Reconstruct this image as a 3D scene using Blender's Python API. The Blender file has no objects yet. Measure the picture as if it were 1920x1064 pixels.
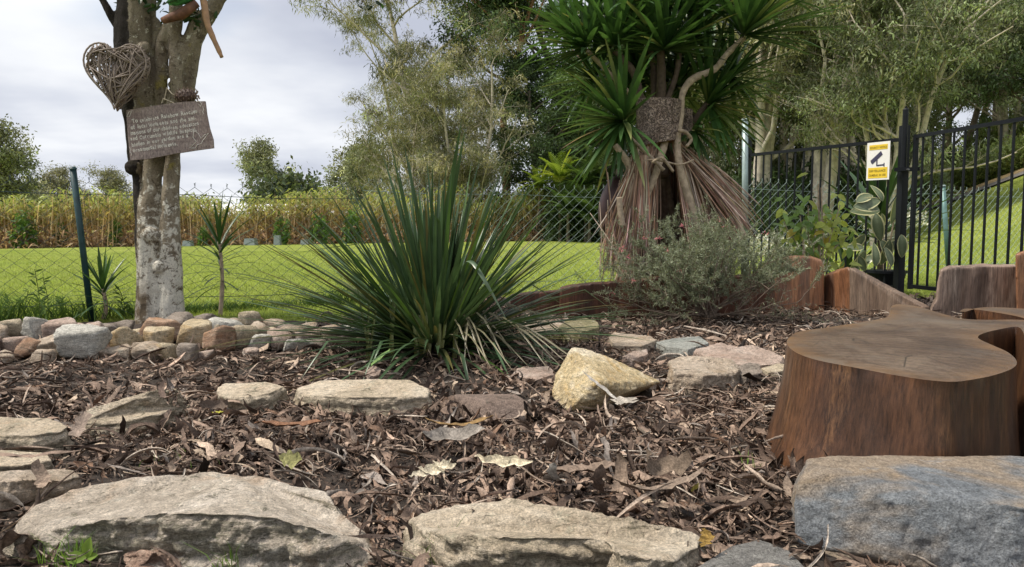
import bpy, bmesh, math, random
import numpy as np
from mathutils import Vector, Matrix, geometry

SC = bpy.context.scene
COL = SC.collection
random.seed(7)
RNG = np.random.default_rng(7)
R = math.radians

# ------------------------------------------------------------------ camera, sky, sun, exposure
F_PX = 1397.0
CAM_Z = 0.5
PITCH = math.atan(107.0 / F_PX)
cam = bpy.data.cameras.new('camera')
cam.sensor_width = 36.0
cam.lens = 36.0 * F_PX / 1920.0
cam.clip_start = 0.02
cam.clip_end = 3000
cam_o = bpy.data.objects.new('camera', cam)
COL.objects.link(cam_o)
cam_o.location = (0, 0, CAM_Z)
cam_o.rotation_euler = (math.pi / 2 - PITCH, 0, 0)
SC.camera = cam_o

SUN_DIR = Vector((-0.50, -0.06, 0.85)).normalized()      # towards the sun
sun = bpy.data.lights.new('sun', 'SUN')
sun.energy = 3.5
sun.angle = R(10.0)
sun.color = (1.0, 0.93, 0.82)
sun_o = bpy.data.objects.new('sun', sun)
COL.objects.link(sun_o)
sun_o.rotation_euler = (-SUN_DIR).to_track_quat('-Z', 'Y').to_euler()
sun_o.location = (-5, 0, 12)

world = bpy.data.worlds.new('World')
SC.world = world
world.use_nodes = True
wn, wl = world.node_tree.nodes, world.node_tree.links
wn.clear()
w_out = wn.new('ShaderNodeOutputWorld')
w_bg = wn.new('ShaderNodeBackground')
w_bg.inputs['Strength'].default_value = 0.1
w_sky = wn.new('ShaderNodeTexSky')
w_sky.sky_type = 'NISHITA'
w_sky.sun_disc = False
w_sky.sun_elevation = math.asin(SUN_DIR.z)
w_sky.sun_rotation = math.atan2(SUN_DIR.x, SUN_DIR.y)
w_tc = wn.new('ShaderNodeTexCoord')
w_sep = wn.new('ShaderNodeSeparateXYZ')
wl.new(w_tc.outputs['Generated'], w_sep.inputs[0])

def wmath(op, a, b=None):
    n = wn.new('ShaderNodeMath'); n.operation = op
    for i, v in enumerate((a, b)):
        if v is None: continue
        if isinstance(v, (int, float)): n.inputs[i].default_value = v
        else: wl.new(v, n.inputs[i])
    return n.outputs[0]
zz = wmath('ADD', wmath('MAXIMUM', w_sep.outputs[2], 0.0), 0.16)
cu = wmath('DIVIDE', w_sep.outputs[0], zz)
cv = wmath('DIVIDE', w_sep.outputs[1], zz)
w_cmb = wn.new('ShaderNodeCombineXYZ')
wl.new(cu, w_cmb.inputs[0]); wl.new(cv, w_cmb.inputs[1])
def wnoise(scale, detail, rough, off):
    m = wn.new('ShaderNodeMapping'); m.inputs['Location'].default_value = off
    wl.new(w_cmb.outputs[0], m.inputs[0])
    n = wn.new('ShaderNodeTexNoise'); n.inputs['Scale'].default_value = scale
    n.inputs['Detail'].default_value = detail; n.inputs['Roughness'].default_value = rough
    wl.new(m.outputs[0], n.inputs['Vector'])
    return n.outputs['Fac']
def wramp(fac, stops):
    r = wn.new('ShaderNodeValToRGB')
    while len(r.color_ramp.elements) < len(stops): r.color_ramp.elements.new(0.5)
    for e, (p, c) in zip(r.color_ramp.elements, stops):
        e.position = p; e.color = (*c, 1)
    wl.new(fac, r.inputs[0]); return r.outputs[0]
n1 = wnoise(0.85, 5, 0.5, (3.1, 1.7, 0))
n2 = wnoise(0.5, 4, 0.5, (9.3, 5.2, 0))
cloud = wramp(n1, [(0.33, (0.46, 0.49, 0.58)), (0.47, (0.61, 0.64, 0.71)), (0.58, (0.76, 0.78, 0.82)), (0.68, (0.86, 0.88, 0.90))])
w_sc = wn.new('ShaderNodeVectorMath'); w_sc.operation = 'SCALE'; w_sc.inputs['Scale'].default_value = 8.4
wl.new(cloud, w_sc.inputs[0])
cover = wramp(n2, [(0.30, (0.35, 0.35, 0.35)), (0.42, (1, 1, 1))])
w_mix = wn.new('ShaderNodeMixRGB')
wl.new(cover, w_mix.inputs[0]); wl.new(w_sky.outputs[0], w_mix.inputs[1]); wl.new(w_sc.outputs[0], w_mix.inputs[2])
wl.new(w_mix.outputs[0], w_bg.inputs['Color'])
wl.new(w_bg.outputs[0], w_out.inputs[0])
SC.view_settings.view_transform = 'Standard'
SC.view_settings.look = 'None'
SC.view_settings.exposure = 0.52
SC.view_settings.gamma = 1.0
SC.view_settings.use_curve_mapping = False

# ------------------------------------------------------------------ placing helpers
_ct, _st = math.cos(PITCH), math.sin(PITCH)
def ray(px, py):
    cx, cy = (px - 960) / F_PX, (532 - py) / F_PX
    return Vector((cx, _ct + cy * _st, -_st + cy * _ct))
def P(px, py, Y):                       # the point at distance Y that shows at this place
    d = ray(px, py); return Vector((0, 0, CAM_Z)) + d * (Y / d.y)
def G(px, py, z=0.0):                   # the point at height z that shows at this place
    d = ray(px, py); return Vector((0, 0, CAM_Z)) + d * ((z - CAM_Z) / d.z)

# ------------------------------------------------------------------ numpy noise
def _hash(ix, iy, iz, seed):
    h = (ix.astype(np.int64) * 374761393 + iy.astype(np.int64) * 668265263 + iz.astype(np.int64) * 2147483647 + seed * 974634777) & 0xffffffff
    h = ((h ^ (h >> 13)) * 1274126177) & 0xffffffff
    h = (h ^ (h >> 16)) & 0xffff
    return h / 65535.0
def vnoise(p, seed=0):
    p = np.asarray(p, float); i = np.floor(p); f = p - i; f = f * f * (3 - 2 * f)
    x, y, z = i[:, 0], i[:, 1], i[:, 2]; r = 0
    for dx in (0, 1):
        for dy in (0, 1):
            for dz in (0, 1):
                w = (f[:, 0] if dx else 1 - f[:, 0]) * (f[:, 1] if dy else 1 - f[:, 1]) * (f[:, 2] if dz else 1 - f[:, 2])
                r = r + w * _hash(x + dx, y + dy, z + dz, seed)
    return r * 2 - 1
def fbm(p, oct=4, seed=0, gain=0.5):
    p = np.asarray(p, float); a, s, t = 1.0, 0, 0
    for k in range(oct):
        s = s + a * vnoise(p * (2.03 ** k), seed + k); t += a; a *= gain
    return s / t

def sstep(a, b, v):
    t = np.clip((v - a) / (b - a), 0, 1); return t * t * (3 - 2 * t)
def bed_z(x, y):
    x = np.asarray(x, float); y = np.asarray(y, float)
    p = np.stack([x, y, x * 0], -1).reshape(-1, 3)
    z = -0.012 + 0.016 * fbm(p * 2.2, 3, 5) + 0.008 * fbm(p * 11, 2, 9)
    return np.maximum(z.reshape(x.shape), -0.04)
def bed_lim(x):            # far edge of the mulch bed: lawn starts behind the border stones, logs on the right
    x = np.asarray(x, float); f = 3.79 + (x + 2.75) / 3.39 * 2.21 - 0.10
    return np.minimum(np.minimum(f, 4.0 + 3.0 * sstep(-0.75, -0.1, x)), 5.36)
def hill_z(x, y):
    h = np.maximum(x - 0.32 * y - 2.96, 0)
    z = 0.49 * (np.sqrt(h * h + 1.0) - 1.0)
    z = 7.5 * np.tanh(z / 7.5) * sstep(6, 11, y)
    return z
def hz(x, y): return float(hill_z(np.array([x]), np.array([y]))[0])
def hedge_Y(x): return 17.6 + (x + 12.2) * 0.70

# fence line (left stretch, then right stretch)
FA = Vector((-2.75, 3.79, 0)); FB = Vector((0.64, 6.0, 0)); FC = Vector((1.88, 6.05, 0)); FD = Vector((6.2, 8.04, 0))

# ------------------------------------------------------------------ object helpers
def tag(o, label=None, cat=None, group=None, kind=None):
    if label: o['label'] = label
    if cat: o['category'] = cat
    if group: o['group'] = group
    if kind: o['kind'] = kind
    return o
def empty(name, loc, label=None, cat=None, group=None):
    o = bpy.data.objects.new(name, None); COL.objects.link(o)
    o.location = loc; o.empty_display_size = 0.05
    return tag(o, label, cat, group)
def link_mesh(name, me, parent=None, loc=None):
    o = bpy.data.objects.new(name, me); COL.objects.link(o)
    if parent is not None: o.parent = parent
    if loc is not None: o.location = loc
    return o
def copy_tree(o, parent=None, keep=True):
    c = o.copy(); COL.objects.link(c)
    if parent is not None: c.parent = parent
    for ch in list(o.children): copy_tree(ch, c)
    return c
def smooth(me, on=True):
    me.polygons.foreach_set('use_smooth', [on] * len(me.polygons))

def mass(name, V, F, mat, cols=None, parent=None, origin=None, sm=False):
    """one mesh object from numpy arrays; F is (M,k)"""
    V = np.asarray(V, np.float32); F = np.asarray(F, np.int32)
    if parent is not None: origin = parent.location
    if origin is None: origin = Vector((float(V[:, 0].mean()), float(V[:, 1].mean()), float(V[:, 2].min())))
    V = V - np.array(origin, np.float32)
    me = bpy.data.meshes.new(name)
    me.vertices.add(len(V)); me.vertices.foreach_set('co', V.ravel())
    M, k = F.shape
    me.loops.add(M * k); me.loops.foreach_set('vertex_index', F.ravel())
    me.polygons.add(M); me.polygons.foreach_set('loop_start', np.arange(M, dtype=np.int32) * k)
    me.update(calc_edges=True)
    if sm: smooth(me)
    if cols is not None:
        a = me.color_attributes.new('Col', 'FLOAT_COLOR', 'POINT')
        c = np.ones((len(V), 4), np.float32); c[:, :3] = cols
        a.data.foreach_set('color', c.ravel())
    me.materials.append(mat)
    o = link_mesh(name, me, parent, None if parent is not None else origin)
    return o

class MB:
    def __init__(s): s.v = []; s.f = []; s.c = []
    def add(s, vs, fs, col=(0.5, 0.5, 0.5)):
        n = len(s.v); s.v += [tuple(v) for v in vs]
        s.c += [col] * len(vs) if not isinstance(col, list) else col
        s.f += [tuple(i + n for i in f) for f in fs]
    def tube(s, pts, rad, n=7, col=(0.5, 0.5, 0.5), cap=True):
        pts = [Vector(p) for p in pts]
        if isinstance(rad, (int, float)): rad = [rad] * len(pts)
        vs, fs = [], []
        prev = None
        for i, p in enumerate(pts):
            t = (pts[min(i + 1, len(pts) - 1)] - pts[max(i - 1, 0)])
            if t.length < 1e-9: t = Vector((0, 0, 1))
            t.normalize()
            if prev is None: a = t.orthogonal().normalized()
            else:
                a = prev - t * prev.dot(t)
                a = a.normalized() if a.length > 1e-6 else t.orthogonal().normalized()
            prev = a; b = t.cross(a)
            for k in range(n):
                q = 2 * math.pi * k / n
                vs.append(p + (a * math.cos(q) + b * math.sin(q)) * rad[i])
        for i in range(len(pts) - 1):
            for k in range(n):
                fs.append((i * n + k, i * n + (k + 1) % n, (i + 1) * n + (k + 1) % n, (i + 1) * n + k))
        if cap:
            fs.append(tuple(range(n - 1, -1, -1))); m = (len(pts) - 1) * n
            fs.append(tuple(range(m, m + n)))
        s.add(vs, fs, col)
    def box(s, c, u, v, w, col=(0.5, 0.5, 0.5)):
        """box centred at c with half vectors u v w"""
        c, u, v, w = map(Vector, (c, u, v, w)); vs = []
        for a in (-1, 1):
            for b in (-1, 1):
                for d in (-1, 1): vs.append(c + u * a + v * b + w * d)
        s.add(vs, [(0, 1, 3, 2), (4, 6, 7, 5), (0, 4, 5, 1), (2, 3, 7, 6), (0, 2, 6, 4), (1, 5, 7, 3)], col)
    def blade(s, p, d, L, w, droop=0.5, segs=7, side=None, col=(0.1, 0.2, 0.05), tip=None, fold=0.25, base_w=0.6, wig=0.0, kink=None, lobes=None):
        p = Vector(p); d = Vector(d).normalized()
        if side is None:
            side = d.cross(Vector((0, 0, 1)))
            if side.length < 0.05: side = Vector((random.uniform(-1, 1), random.uniform(-1, 1), 0))
        side = Vector(side); vs = []; fs = []; cs = []; st = L / segs
        tip = tip or col
        for i in range(segs + 1):
            t = i / segs
            side = (side - d * side.dot(d)).normalized(); nrm = side.cross(d)
            prof = (base_w + (1 - base_w) * min(t / 0.35, 1)) * (1 - max(0, (t - 0.35) / 0.65) ** 2.4)
            if lobes: prof = lobes(t)
            hw = max(w * 0.5 * prof, w * 0.01)
            vs += [p - side * hw + nrm * hw * fold, p, p + side * hw + nrm * hw * fold]
            c = tuple(col[k] * (1 - t) + tip[k] * t for k in range(3)); cs += [c, c, c]
            p = p + d * st
            k = droop / segs * (0.4 + 1.2 * t)
            if kink and abs(t - kink) < 0.5 / segs: k += 0.9
            d = d + Vector((random.gauss(0, 1) * wig, random.gauss(0, 1) * wig, -k)); d.normalize()
        for i in range(segs):
            a = i * 3
            fs += [(a, a + 1, a + 4, a + 3), (a + 1, a + 2, a + 5, a + 4)]
        s.add(vs, fs, cs)
    def build(s, name, mat, parent=None, origin=None, sm=False):
        V = np.array(s.v, np.float32)
        if parent is not None: origin = parent.location
        if origin is None: origin = Vector((float(V[:, 0].mean()), float(V[:, 1].mean()), float(V[:, 2].min())))
        V = V - np.array(origin, np.float32)
        me = bpy.data.meshes.new(name)
        me.from_pydata(V.tolist(), [], s.f)
        a = me.color_attributes.new('Col', 'FLOAT_COLOR', 'POINT')
        c = np.ones((len(V), 4), np.float32); c[:, :3] = np.array(s.c); a.data.foreach_set('color', c.ravel())
        if sm: smooth(me)
        me.materials.append(mat)
        return link_mesh(name, me, parent, None if parent is not None else origin)

def remesh(V, Fs, voxel, sub=0):
    """voxel remesh of closed pieces -> (V, F) arrays"""
    me = bpy.data.meshes.new('tmp'); me.from_pydata([tuple(v) for v in V], [], Fs)
    o = bpy.data.objects.new('tmp', me); COL.objects.link(o)
    m = o.modifiers.new('r', 'REMESH'); m.mode = 'VOXEL'; m.voxel_size = voxel
    if sub:
        m2 = o.modifiers.new('s', 'SMOOTH'); m2.iterations = sub; m2.factor = 0.5
    dg = bpy.context.evaluated_depsgraph_get(); dg.update()
    e = o.evaluated_get(dg); em = e.to_mesh()
    n = len(em.vertices); co = np.empty(n * 3, np.float32); em.vertices.foreach_get('co', co); co = co.reshape(-1, 3)
    no = np.empty(n * 3, np.float32); em.vertex_normals.foreach_get('vector', no); no = no.reshape(-1, 3)
    fc = np.empty(len(em.loops), np.int32); em.loops.foreach_get('vertex_index', fc)
    fc = fc.reshape(-1, 4) if len(em.loops) == 4 * len(em.polygons) else None
    e.to_mesh_clear(); bpy.data.objects.remove(o); bpy.data.meshes.remove(me)
    return co.astype(float), no.astype(float), fc

# ------------------------------------------------------------------ materials
def mat_new(name):
    m = bpy.data.materials.new(name); m.use_nodes = True
    nt = m.node_tree; nt.nodes.clear()
    out = nt.nodes.new('ShaderNodeOutputMaterial'); b = nt.nodes.new('ShaderNodeBsdfPrincipled')
    nt.links.new(b.outputs[0], out.inputs[0])
    return m, nt, b, out
class NT:
    def __init__(s, nt): s.nt = nt
    def n(s, t, **kw):
        x = s.nt.nodes.new(t)
        for k, v in kw.items(): setattr(x, k, v)
        return x
    def l(s, a, b): s.nt.links.new(a, b)
    def coord(s, scale=(1, 1, 1), kind='Object', loc=(0, 0, 0), rot=(0, 0, 0)):
        t = s.n('ShaderNodeTexCoord'); m = s.n('ShaderNodeMapping')
        m.inputs['Scale'].default_value = scale; m.inputs['Location'].default_value = loc; m.inputs['Rotation'].default_value = rot
        s.l(t.outputs[kind], m.inputs[0]); return m.outputs[0]
    def noise(s, vec, scale, detail=4, rough=0.55, dist=0.0):
        x = s.n('ShaderNodeTexNoise'); x.inputs['Scale'].default_value = scale; x.inputs['Detail'].default_value = detail
        x.inputs['Roughness'].default_value = rough; x.inputs['Distortion'].default_value = dist
        s.l(vec, x.inputs['Vector']); return x.outputs['Fac']
    def ramp(s, fac, stops):
        r = s.n('ShaderNodeValToRGB')
        while len(r.color_ramp.elements) < len(stops): r.color_ramp.elements.new(0.5)
        for e, (p, c) in zip(r.color_ramp.elements, stops):
            e.position = p; e.color = (*c, 1) if not isinstance(c, (int, float)) else (c, c, c, 1)
        s.l(fac, r.inputs[0]); return r.outputs[0]
    def mix(s, fac, a, b, mode='MIX'):
        x = s.n('ShaderNodeMixRGB', blend_type=mode)
        for i, v in enumerate((fac, a, b)):
            if isinstance(v, (int, float)): x.inputs[i].default_value = v if i == 0 else (v, v, v, 1)
            elif isinstance(v, tuple): x.inputs[i].default_value = (*v, 1)
            else: s.l(v, x.inputs[i])
        return x.outputs[0]
    def math(s, op, a, b=None, c=None):
        x = s.n('ShaderNodeMath', operation=op)
        for i, v in enumerate((a, b, c)):
            if v is None: continue
            if isinstance(v, (int, float)): x.inputs[i].default_value = v
            else: s.l(v, x.inputs[i])
        return x.outputs[0]
    def bump(s, h, bsdf, strength=0.5, dist=0.01):
        x = s.n('ShaderNodeBump'); x.inputs['Strength'].default_value = strength; x.inputs['Distance'].default_value = dist
        s.l(h, x.inputs['Height']); s.l(x.outputs[0], bsdf.inputs['Normal'])
    def attr(s):
        x = s.n('ShaderNodeVertexColor'); x.layer_name = 'Col'; return x.outputs[0]

def plain(name, col, rough=0.6, var=0.25, scale=30, metal=0.0, bump=0.2, spec=0.5, dist=0.002):
    m, nt, b, o = mat_new(name); k = NT(nt)
    v = k.coord(); f = k.noise(v, scale, 5)
    c0 = tuple(x * (1 - var) for x in col); c1 = tuple(min(1, x * (1 + var)) for x in col)
    k.l(k.ramp(f, [(0.3, c0), (0.7, c1)]), b.inputs['Base Color'])
    b.inputs['Roughness'].default_value = rough; b.inputs['Metallic'].default_value = metal
    b.inputs['Specular IOR Level'].default_value = spec
    k.bump(f, b, bump, dist)
    return m
def leafmat(name, rough=0.45, trans=0.35, var=0.25, scale=60, spec=0.4, streak=None):
    m, nt, b, o = mat_new(name); k = NT(nt)
    v = k.coord(streak or (1, 1, 1)); f = k.noise(v, scale, 4)
    c = k.mix(1.0, k.attr(), k.ramp(f, [(0.3, 1 - var), (0.7, 1 + var * 0.6)]), 'MULTIPLY')
    k.l(c, b.inputs['Base Color']); b.inputs['Roughness'].default_value = rough
    b.inputs['Specular IOR Level'].default_value = spec
    if trans > 0:
        t = k.n('ShaderNodeBsdfTranslucent'); k.l(k.mix(1.0, c, (1.25, 1.2, 0.7), 'MULTIPLY'), t.inputs[0])
        x = k.n('ShaderNodeMixShader'); x.inputs[0].default_value = trans
        k.l(b.outputs[0], x.inputs[1]); k.l(t.outputs[0], x.inputs[2]); k.l(x.outputs[0], o.inputs[0])
    return m
def rockmat(name, c1, c2, c3, stain=(0.30, 0.17, 0.06), lichen=(0.5, 0.5, 0.42), strata=0.6, scale=6, stain_amt=0.5, lich_amt=0.45, dark=(0.07, 0.07, 0.055), grain=0.5, side=None, topstain=0.0, dark_amt=0.8, gain=1.3):
    m, nt, b, o = mat_new(name); k = NT(nt)
    v = k.coord((1, 1, 1 + 4 * strata), loc=(random.random() * 9, random.random() * 9, random.random() * 9))
    vi = k.coord((1, 1, 1), loc=(random.random() * 9, 3, 2))
    big = k.noise(v, scale, 8, 0.7, 0.6)
    c = k.ramp(big, [(0.34, c1), (0.5, c2), (0.64, c3)])
    g = k.n('ShaderNodeNewGeometry'); sp = k.n('ShaderNodeSeparateXYZ'); k.l(g.outputs['True Normal'], sp.inputs[0])
    up = k.math('ADD', sp.outputs[2], k.math('MULTIPLY', k.math('SUBTRACT', k.noise(vi, scale * 2.5, 5, 0.7), 0.5), 1.6))
    if side is not None:                      # broken faces of another mineral colour than the worn top
        c = k.mix(k.ramp(up, [(0.25, 0.9), (0.60, 0.0)]), c, k.mix(k.ramp(k.noise(v, scale * 4, 6, 0.75), [(0.4, 0), (0.6, 1)]), tuple(x * 0.6 for x in side), tuple(x * 1.35 for x in side)))
    st = k.noise(vi, scale * 0.9, 5, 0.6, 1.2)
    st = k.ramp(st, [(0.62 - 0.14 * stain_amt, 0), (0.70, stain_amt)])
    c = k.mix(st, c, stain)
    if topstain:
        c = k.mix(k.math('MULTIPLY', k.ramp(up, [(0.45, 0.0), (0.85, topstain)]), k.ramp(k.noise(vi, scale * 1.4, 4), [(0.42, 0.0), (0.52, 1)])), c, (0.34, 0.27, 0.20))
    lc = k.noise(vi, scale * 4.5, 6, 0.75, 0.4)
    c = k.mix(k.ramp(lc, [(0.62 - 0.1 * lich_amt, 0), (0.66, lich_amt)]), c, lichen)
    dk = k.noise(v, scale * 5.5, 7, 0.8, 0.8)
    c = k.mix(k.ramp(dk, [(0.36, dark_amt), (0.44, 0)]), c, dark)
    med = k.noise(vi, 70, 6, 0.8)
    c = k.mix(1.0, c, k.ramp(med, [(0.35, 0.62), (0.5, 1.0), (0.65, 1.3)]), 'MULTIPLY')
    fine = k.noise(vi, 300, 3, 0.75)
    c = k.mix(1.0, c, k.ramp(fine, [(0.3, 0.55), (0.5, 1.0), (0.7, 1.4)]), 'MULTIPLY')
    c = k.mix(1.0, c, (gain, gain, gain), 'MULTIPLY')
    k.l(c, b.inputs['Base Color']); b.inputs['Roughness'].default_value = 0.85
    b.inputs['Specular IOR Level'].default_value = 0.25
    h = k.math('ADD', k.math('MULTIPLY', k.noise(v, 26, 9, 0.75, 0.3), 1.3), k.math('ADD', k.math('MULTIPLY', fine, 0.3 * grain), k.math('MULTIPLY', med, 0.5)))
    k.bump(h, b, 1.0, 0.018)
    return m
ZONES = [(-999, 'cut off by the left edge'), (0, 'near the left edge'), (60, 'left of the leaning green post'), (150, 'between the leaning post and the tree trunk'), (255, 'at the pale tree trunk'), (350, 'just right of the pale tree trunk'), (440, 'between the young dracaena and the clump'), (530, 'under the left tips of the strappy clump'), (620, 'behind the left half of the strappy clump'), (740, 'behind the middle of the strappy clump'), (860, 'behind the right half of the strappy clump'),
         (960, 'right of the strappy clump'), (1050, 'left of the frond hut'), (1130, 'behind the left side of the frond hut'), (1230, 'behind the dragon tree stems'), (1300, 'behind the right side of the frond hut'), (1380, 'at the tall galvanised pole'), (1430, 'seen through the left fence bars'), (1500, 'above the leafy plant by the fence'), (1580, 'left of the security sign'), (1640, 'behind the security sign'), (1690, 'just right of the latch post'), (1750, 'by the pale pipe post'), (1800, 'right of the pale pipe post'), (1860, 'behind the last gate bars'), (1920, 'beyond the right edge')]
def zone(px):
    z = ZONES[0][1]
    for a_, t_ in ZONES:
        if px >= a_: z = t_
    return z

# ------------------------------------------------------------------ the ground
M_lawn, nt, b_, o_ = mat_new('lawn'); k = NT(nt)
v = k.coord()
f1 = k.noise(v, 0.55, 5, 0.6); f2 = k.noise(v, 14, 6, 0.8); f3 = k.noise(k.coord((1, 0.35, 1)), 90, 4, 0.8)
c = k.ramp(f1, [(0.3, (0.27, 0.35, 0.06)), (0.5, (0.36, 0.43, 0.085)), (0.7, (0.43, 0.49, 0.11))])
c = k.mix(1.0, c, k.ramp(f2, [(0.34, 0.6), (0.5, 1.0), (0.66, 1.3)]), 'MULTIPLY')
c = k.mix(1.0, c, k.ramp(f3, [(0.34, 0.45), (0.5, 1.0), (0.66, 1.5)]), 'MULTIPLY')
k.l(c, b_.inputs['Base Color']); b_.inputs['Roughness'].default_value = 0.9; b_.inputs['Specular IOR Level'].default_value = 0.1
c2_ = k.mix(k.ramp(k.noise(v, 2.6, 6, 0.75), [(0.55, 0), (0.7, 0.55)]), c, (0.30, 0.30, 0.12))
k.l(c2_, b_.inputs['Base Color'])
k.bump(k.math('ADD', f2, f3), b_, 1.0, 0.05)

def grid_mesh(name, xs, ys, zf, mat, kind='structure', attr_cols=None):
    X, Y = np.meshgrid(xs, ys); Z = zf(X, Y)
    V = np.stack([X, Y, Z], -1).reshape(-1, 3); nx, ny = len(xs), len(ys)
    i = np.arange(nx * ny).reshape(ny, nx)
    Fq = np.stack([i[:-1, :-1], i[:-1, 1:], i[1:, 1:], i[1:, :-1]], -1).reshape(-1, 4)
    o = mass(name, V, Fq, mat, parent=None, origin=Vector((0, 0, 0)), sm=True, cols=attr_cols)
    return tag(o, kind=kind)
def terrain(X, Y):
    z = hill_z(X, Y) - 0.075 * sstep(0.0, 0.14, bed_lim(X) - Y)
    far = sstep(60, 200, np.hypot(X, Y)); 
    return z * (1 - 0 * far) + 0.02 * fbm(np.stack([X, Y, X * 0], -1).reshape(-1, 3) * 0.25, 3, 3).reshape(X.shape) * sstep(7, 14, Y)
q = 900 * np.linspace(0, 1, 90) ** 3.0
xs = np.concatenate([-8 - q[:0:-1], np.linspace(-8, 12, 200), 12 + q[1:]]); ys = np.concatenate([-1 - q[:0:-2], np.linspace(-1, 34, 350), 34 + q[1:]])
tag(grid_mesh('ground', xs, ys, terrain, M_lawn), label='bright green lawn rolling up to a grassy slope on the right')

# path up the slope
M_path = plain('path asphalt', (0.17, 0.155, 0.14), 0.9, 0.3, 8)
M_bank = plain('dry grass bank', (0.30, 0.22, 0.11), 0.95, 0.45, 6, bump=0.8, dist=0.03)
def ribbon(name, ctr, wid, mat, lift, n=60, cross=6):
    V = []; 
    for i in range(n + 1):
        t = i / n * (len(ctr) - 1); a = min(int(t), len(ctr) - 2); fr = t - a
        p = Vector(ctr[a]) * (1 - fr) + Vector(ctr[a + 1]) * fr; d = (Vector(ctr[a + 1]) - Vector(ctr[a])).normalized()
        nrm = Vector((-d.y, d.x))
        for j in range(cross + 1):
            q = p + nrm * wid * (j / cross - 0.5); z = hz(q.x, q.y) + lift
            V.append((q.x, q.y, z))
    i = np.arange((n + 1) * (cross + 1)).reshape(n + 1, cross + 1)
    Fq = np.stack([i[:-1, :-1], i[1:, :-1], i[1:, 1:], i[:-1, 1:]], -1).reshape(-1, 4)
    return mass(name, V, Fq, mat, sm=True)
path_c = [(11.0, 40), (13.2, 31.0), (15.0, 26.5), (16.6, 23.4), (18.3, 20.6), (24, 13)]
path_c = [(9.0, 36), (12.4, 29.0), (14.2, 25.2), (15.9, 22.2), (17.6, 19.6), (24, 12)]
tag(ribbon('path', path_c, 1.1, M_path, 0.05), kind='structure')
tag(ribbon('verge', [(x + 1.0, y + 1.1) for x, y in path_c], 1.4, M_bank, 0.035), kind='structure')

# mulch bed: dark soil with lumps
M_soil, nt, b_, o_ = mat_new('soil'); k = NT(nt); v = k.coord()
f1 = k.noise(v, 9, 6, 0.7); f2 = k.noise(v, 120, 5, 0.8)
c = k.ramp(f1, [(0.3, (0.022, 0.015, 0.011)), (0.55, (0.05, 0.036, 0.027)), (0.75, (0.09, 0.065, 0.048))])
c = k.mix(1.0, c, k.ramp(f2, [(0.3, 0.4), (0.5, 1.0), (0.7, 2.0)]), 'MULTIPLY')
k.l(c, b_.inputs['Base Color']); b_.inputs['Roughness'].default_value = 0.95
k.bump(k.math('ADD', f1, k.math('MULTIPLY', f2, 0.5)), b_, 1.0, 0.02)
def bed_front_back(x):        # the bed's far edge (just before the fence, the logs on the right)
    t = (x - FA.x) / (FB.x - FA.x); return FA.y + t * (FB.y - FA.y) - 0.12
def bedf(X, Y):
    z = bed_z(X, Y) + 0.006 * fbm(np.stack([X, Y, X * 0], -1).reshape(-1, 3) * 40, 2, 21).reshape(X.shape)
    lim = bed_lim(X) - 0.01
    return np.maximum(z, -0.05) - 0.09 * sstep(-0.02, 0.10, Y - lim)
grid_mesh('garden_bed', np.linspace(-3.6, 4.2, 391), np.linspace(0.25, 5.6, 300), bedf, M_soil)

# ------------------------------------------------------------------ rocks
SAND = [
 rockmat('sandstone cream', (0.30, 0.25, 0.17), (0.42, 0.35, 0.25), (0.52, 0.44, 0.33), stain_amt=0.35),
 rockmat('sandstone tan', (0.28, 0.22, 0.165), (0.39, 0.315, 0.24), (0.48, 0.40, 0.32), stain=(0.34, 0.2, 0.07)),
 rockmat('sandstone pink', (0.30, 0.22, 0.175), (0.40, 0.305, 0.25), (0.48, 0.39, 0.33), stain=(0.3, 0.15, 0.07)),
 rockmat('sandstone rust', (0.28, 0.17, 0.11), (0.38, 0.25, 0.17), (0.46, 0.34, 0.25), stain=(0.36, 0.16, 0.05)),
 rockmat('stone pale grey', (0.35, 0.34, 0.30), (0.46, 0.44, 0.39), (0.56, 0.54, 0.48), stain_amt=0.15),
 rockmat('stone grey brown', (0.16, 0.13, 0.11), (0.24, 0.20, 0.165), (0.31, 0.26, 0.22), stain_amt=0.2),
 rockmat('stone ochre', (0.36, 0.28, 0.17), (0.46, 0.37, 0.24), (0.54, 0.46, 0.33), stain=(0.40, 0.22, 0.05), stain_amt=0.6),
]
M_slabA = rockmat('slab grey green', (0.32, 0.27, 0.215), (0.47, 0.405, 0.33), (0.58, 0.515, 0.44), gain=1.35, strata=0.9, scale=5, side=(0.30, 0.27, 0.205), stain=(0.36, 0.2, 0.09), stain_amt=0.45, lich_amt=0.6, lichen=(0.50, 0.47, 0.40), dark=(0.10, 0.095, 0.06))
M_slabB = rockmat('slab warm', (0.33, 0.275, 0.195), (0.50, 0.415, 0.31), (0.60, 0.52, 0.41), gain=1.3, strata=0.9, scale=4.5, side=(0.31, 0.265, 0.195), stain=(0.38, 0.24, 0.13), stain_amt=0.4, lich_amt=0.5, lichen=(0.36, 0.36, 0.27), dark=(0.07, 0.068, 0.04))
M_blue = rockmat('blue stone', (0.165, 0.18, 0.195), (0.235, 0.25, 0.265), (0.33, 0.335, 0.345), strata=0.0, scale=3.2, topstain=0.95, stain=(0.40, 0.27, 0.14), stain_amt=1.1, lich_amt=0.4, lichen=(0.36, 0.38, 0.40), dark=(0.08, 0.095, 0.12), dark_amt=0.3, gain=1.2)
M_gold = rockmat('golden stone', (0.34, 0.26, 0.15), (0.46, 0.37, 0.22), (0.56, 0.49, 0.37), strata=0.15, scale=11, gain=1.5, stain=(0.42, 0.25, 0.06), stain_amt=0.65, lich_amt=0.6, lichen=(0.50, 0.46, 0.36), dark=(0.09, 0.075, 0.04))
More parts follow.
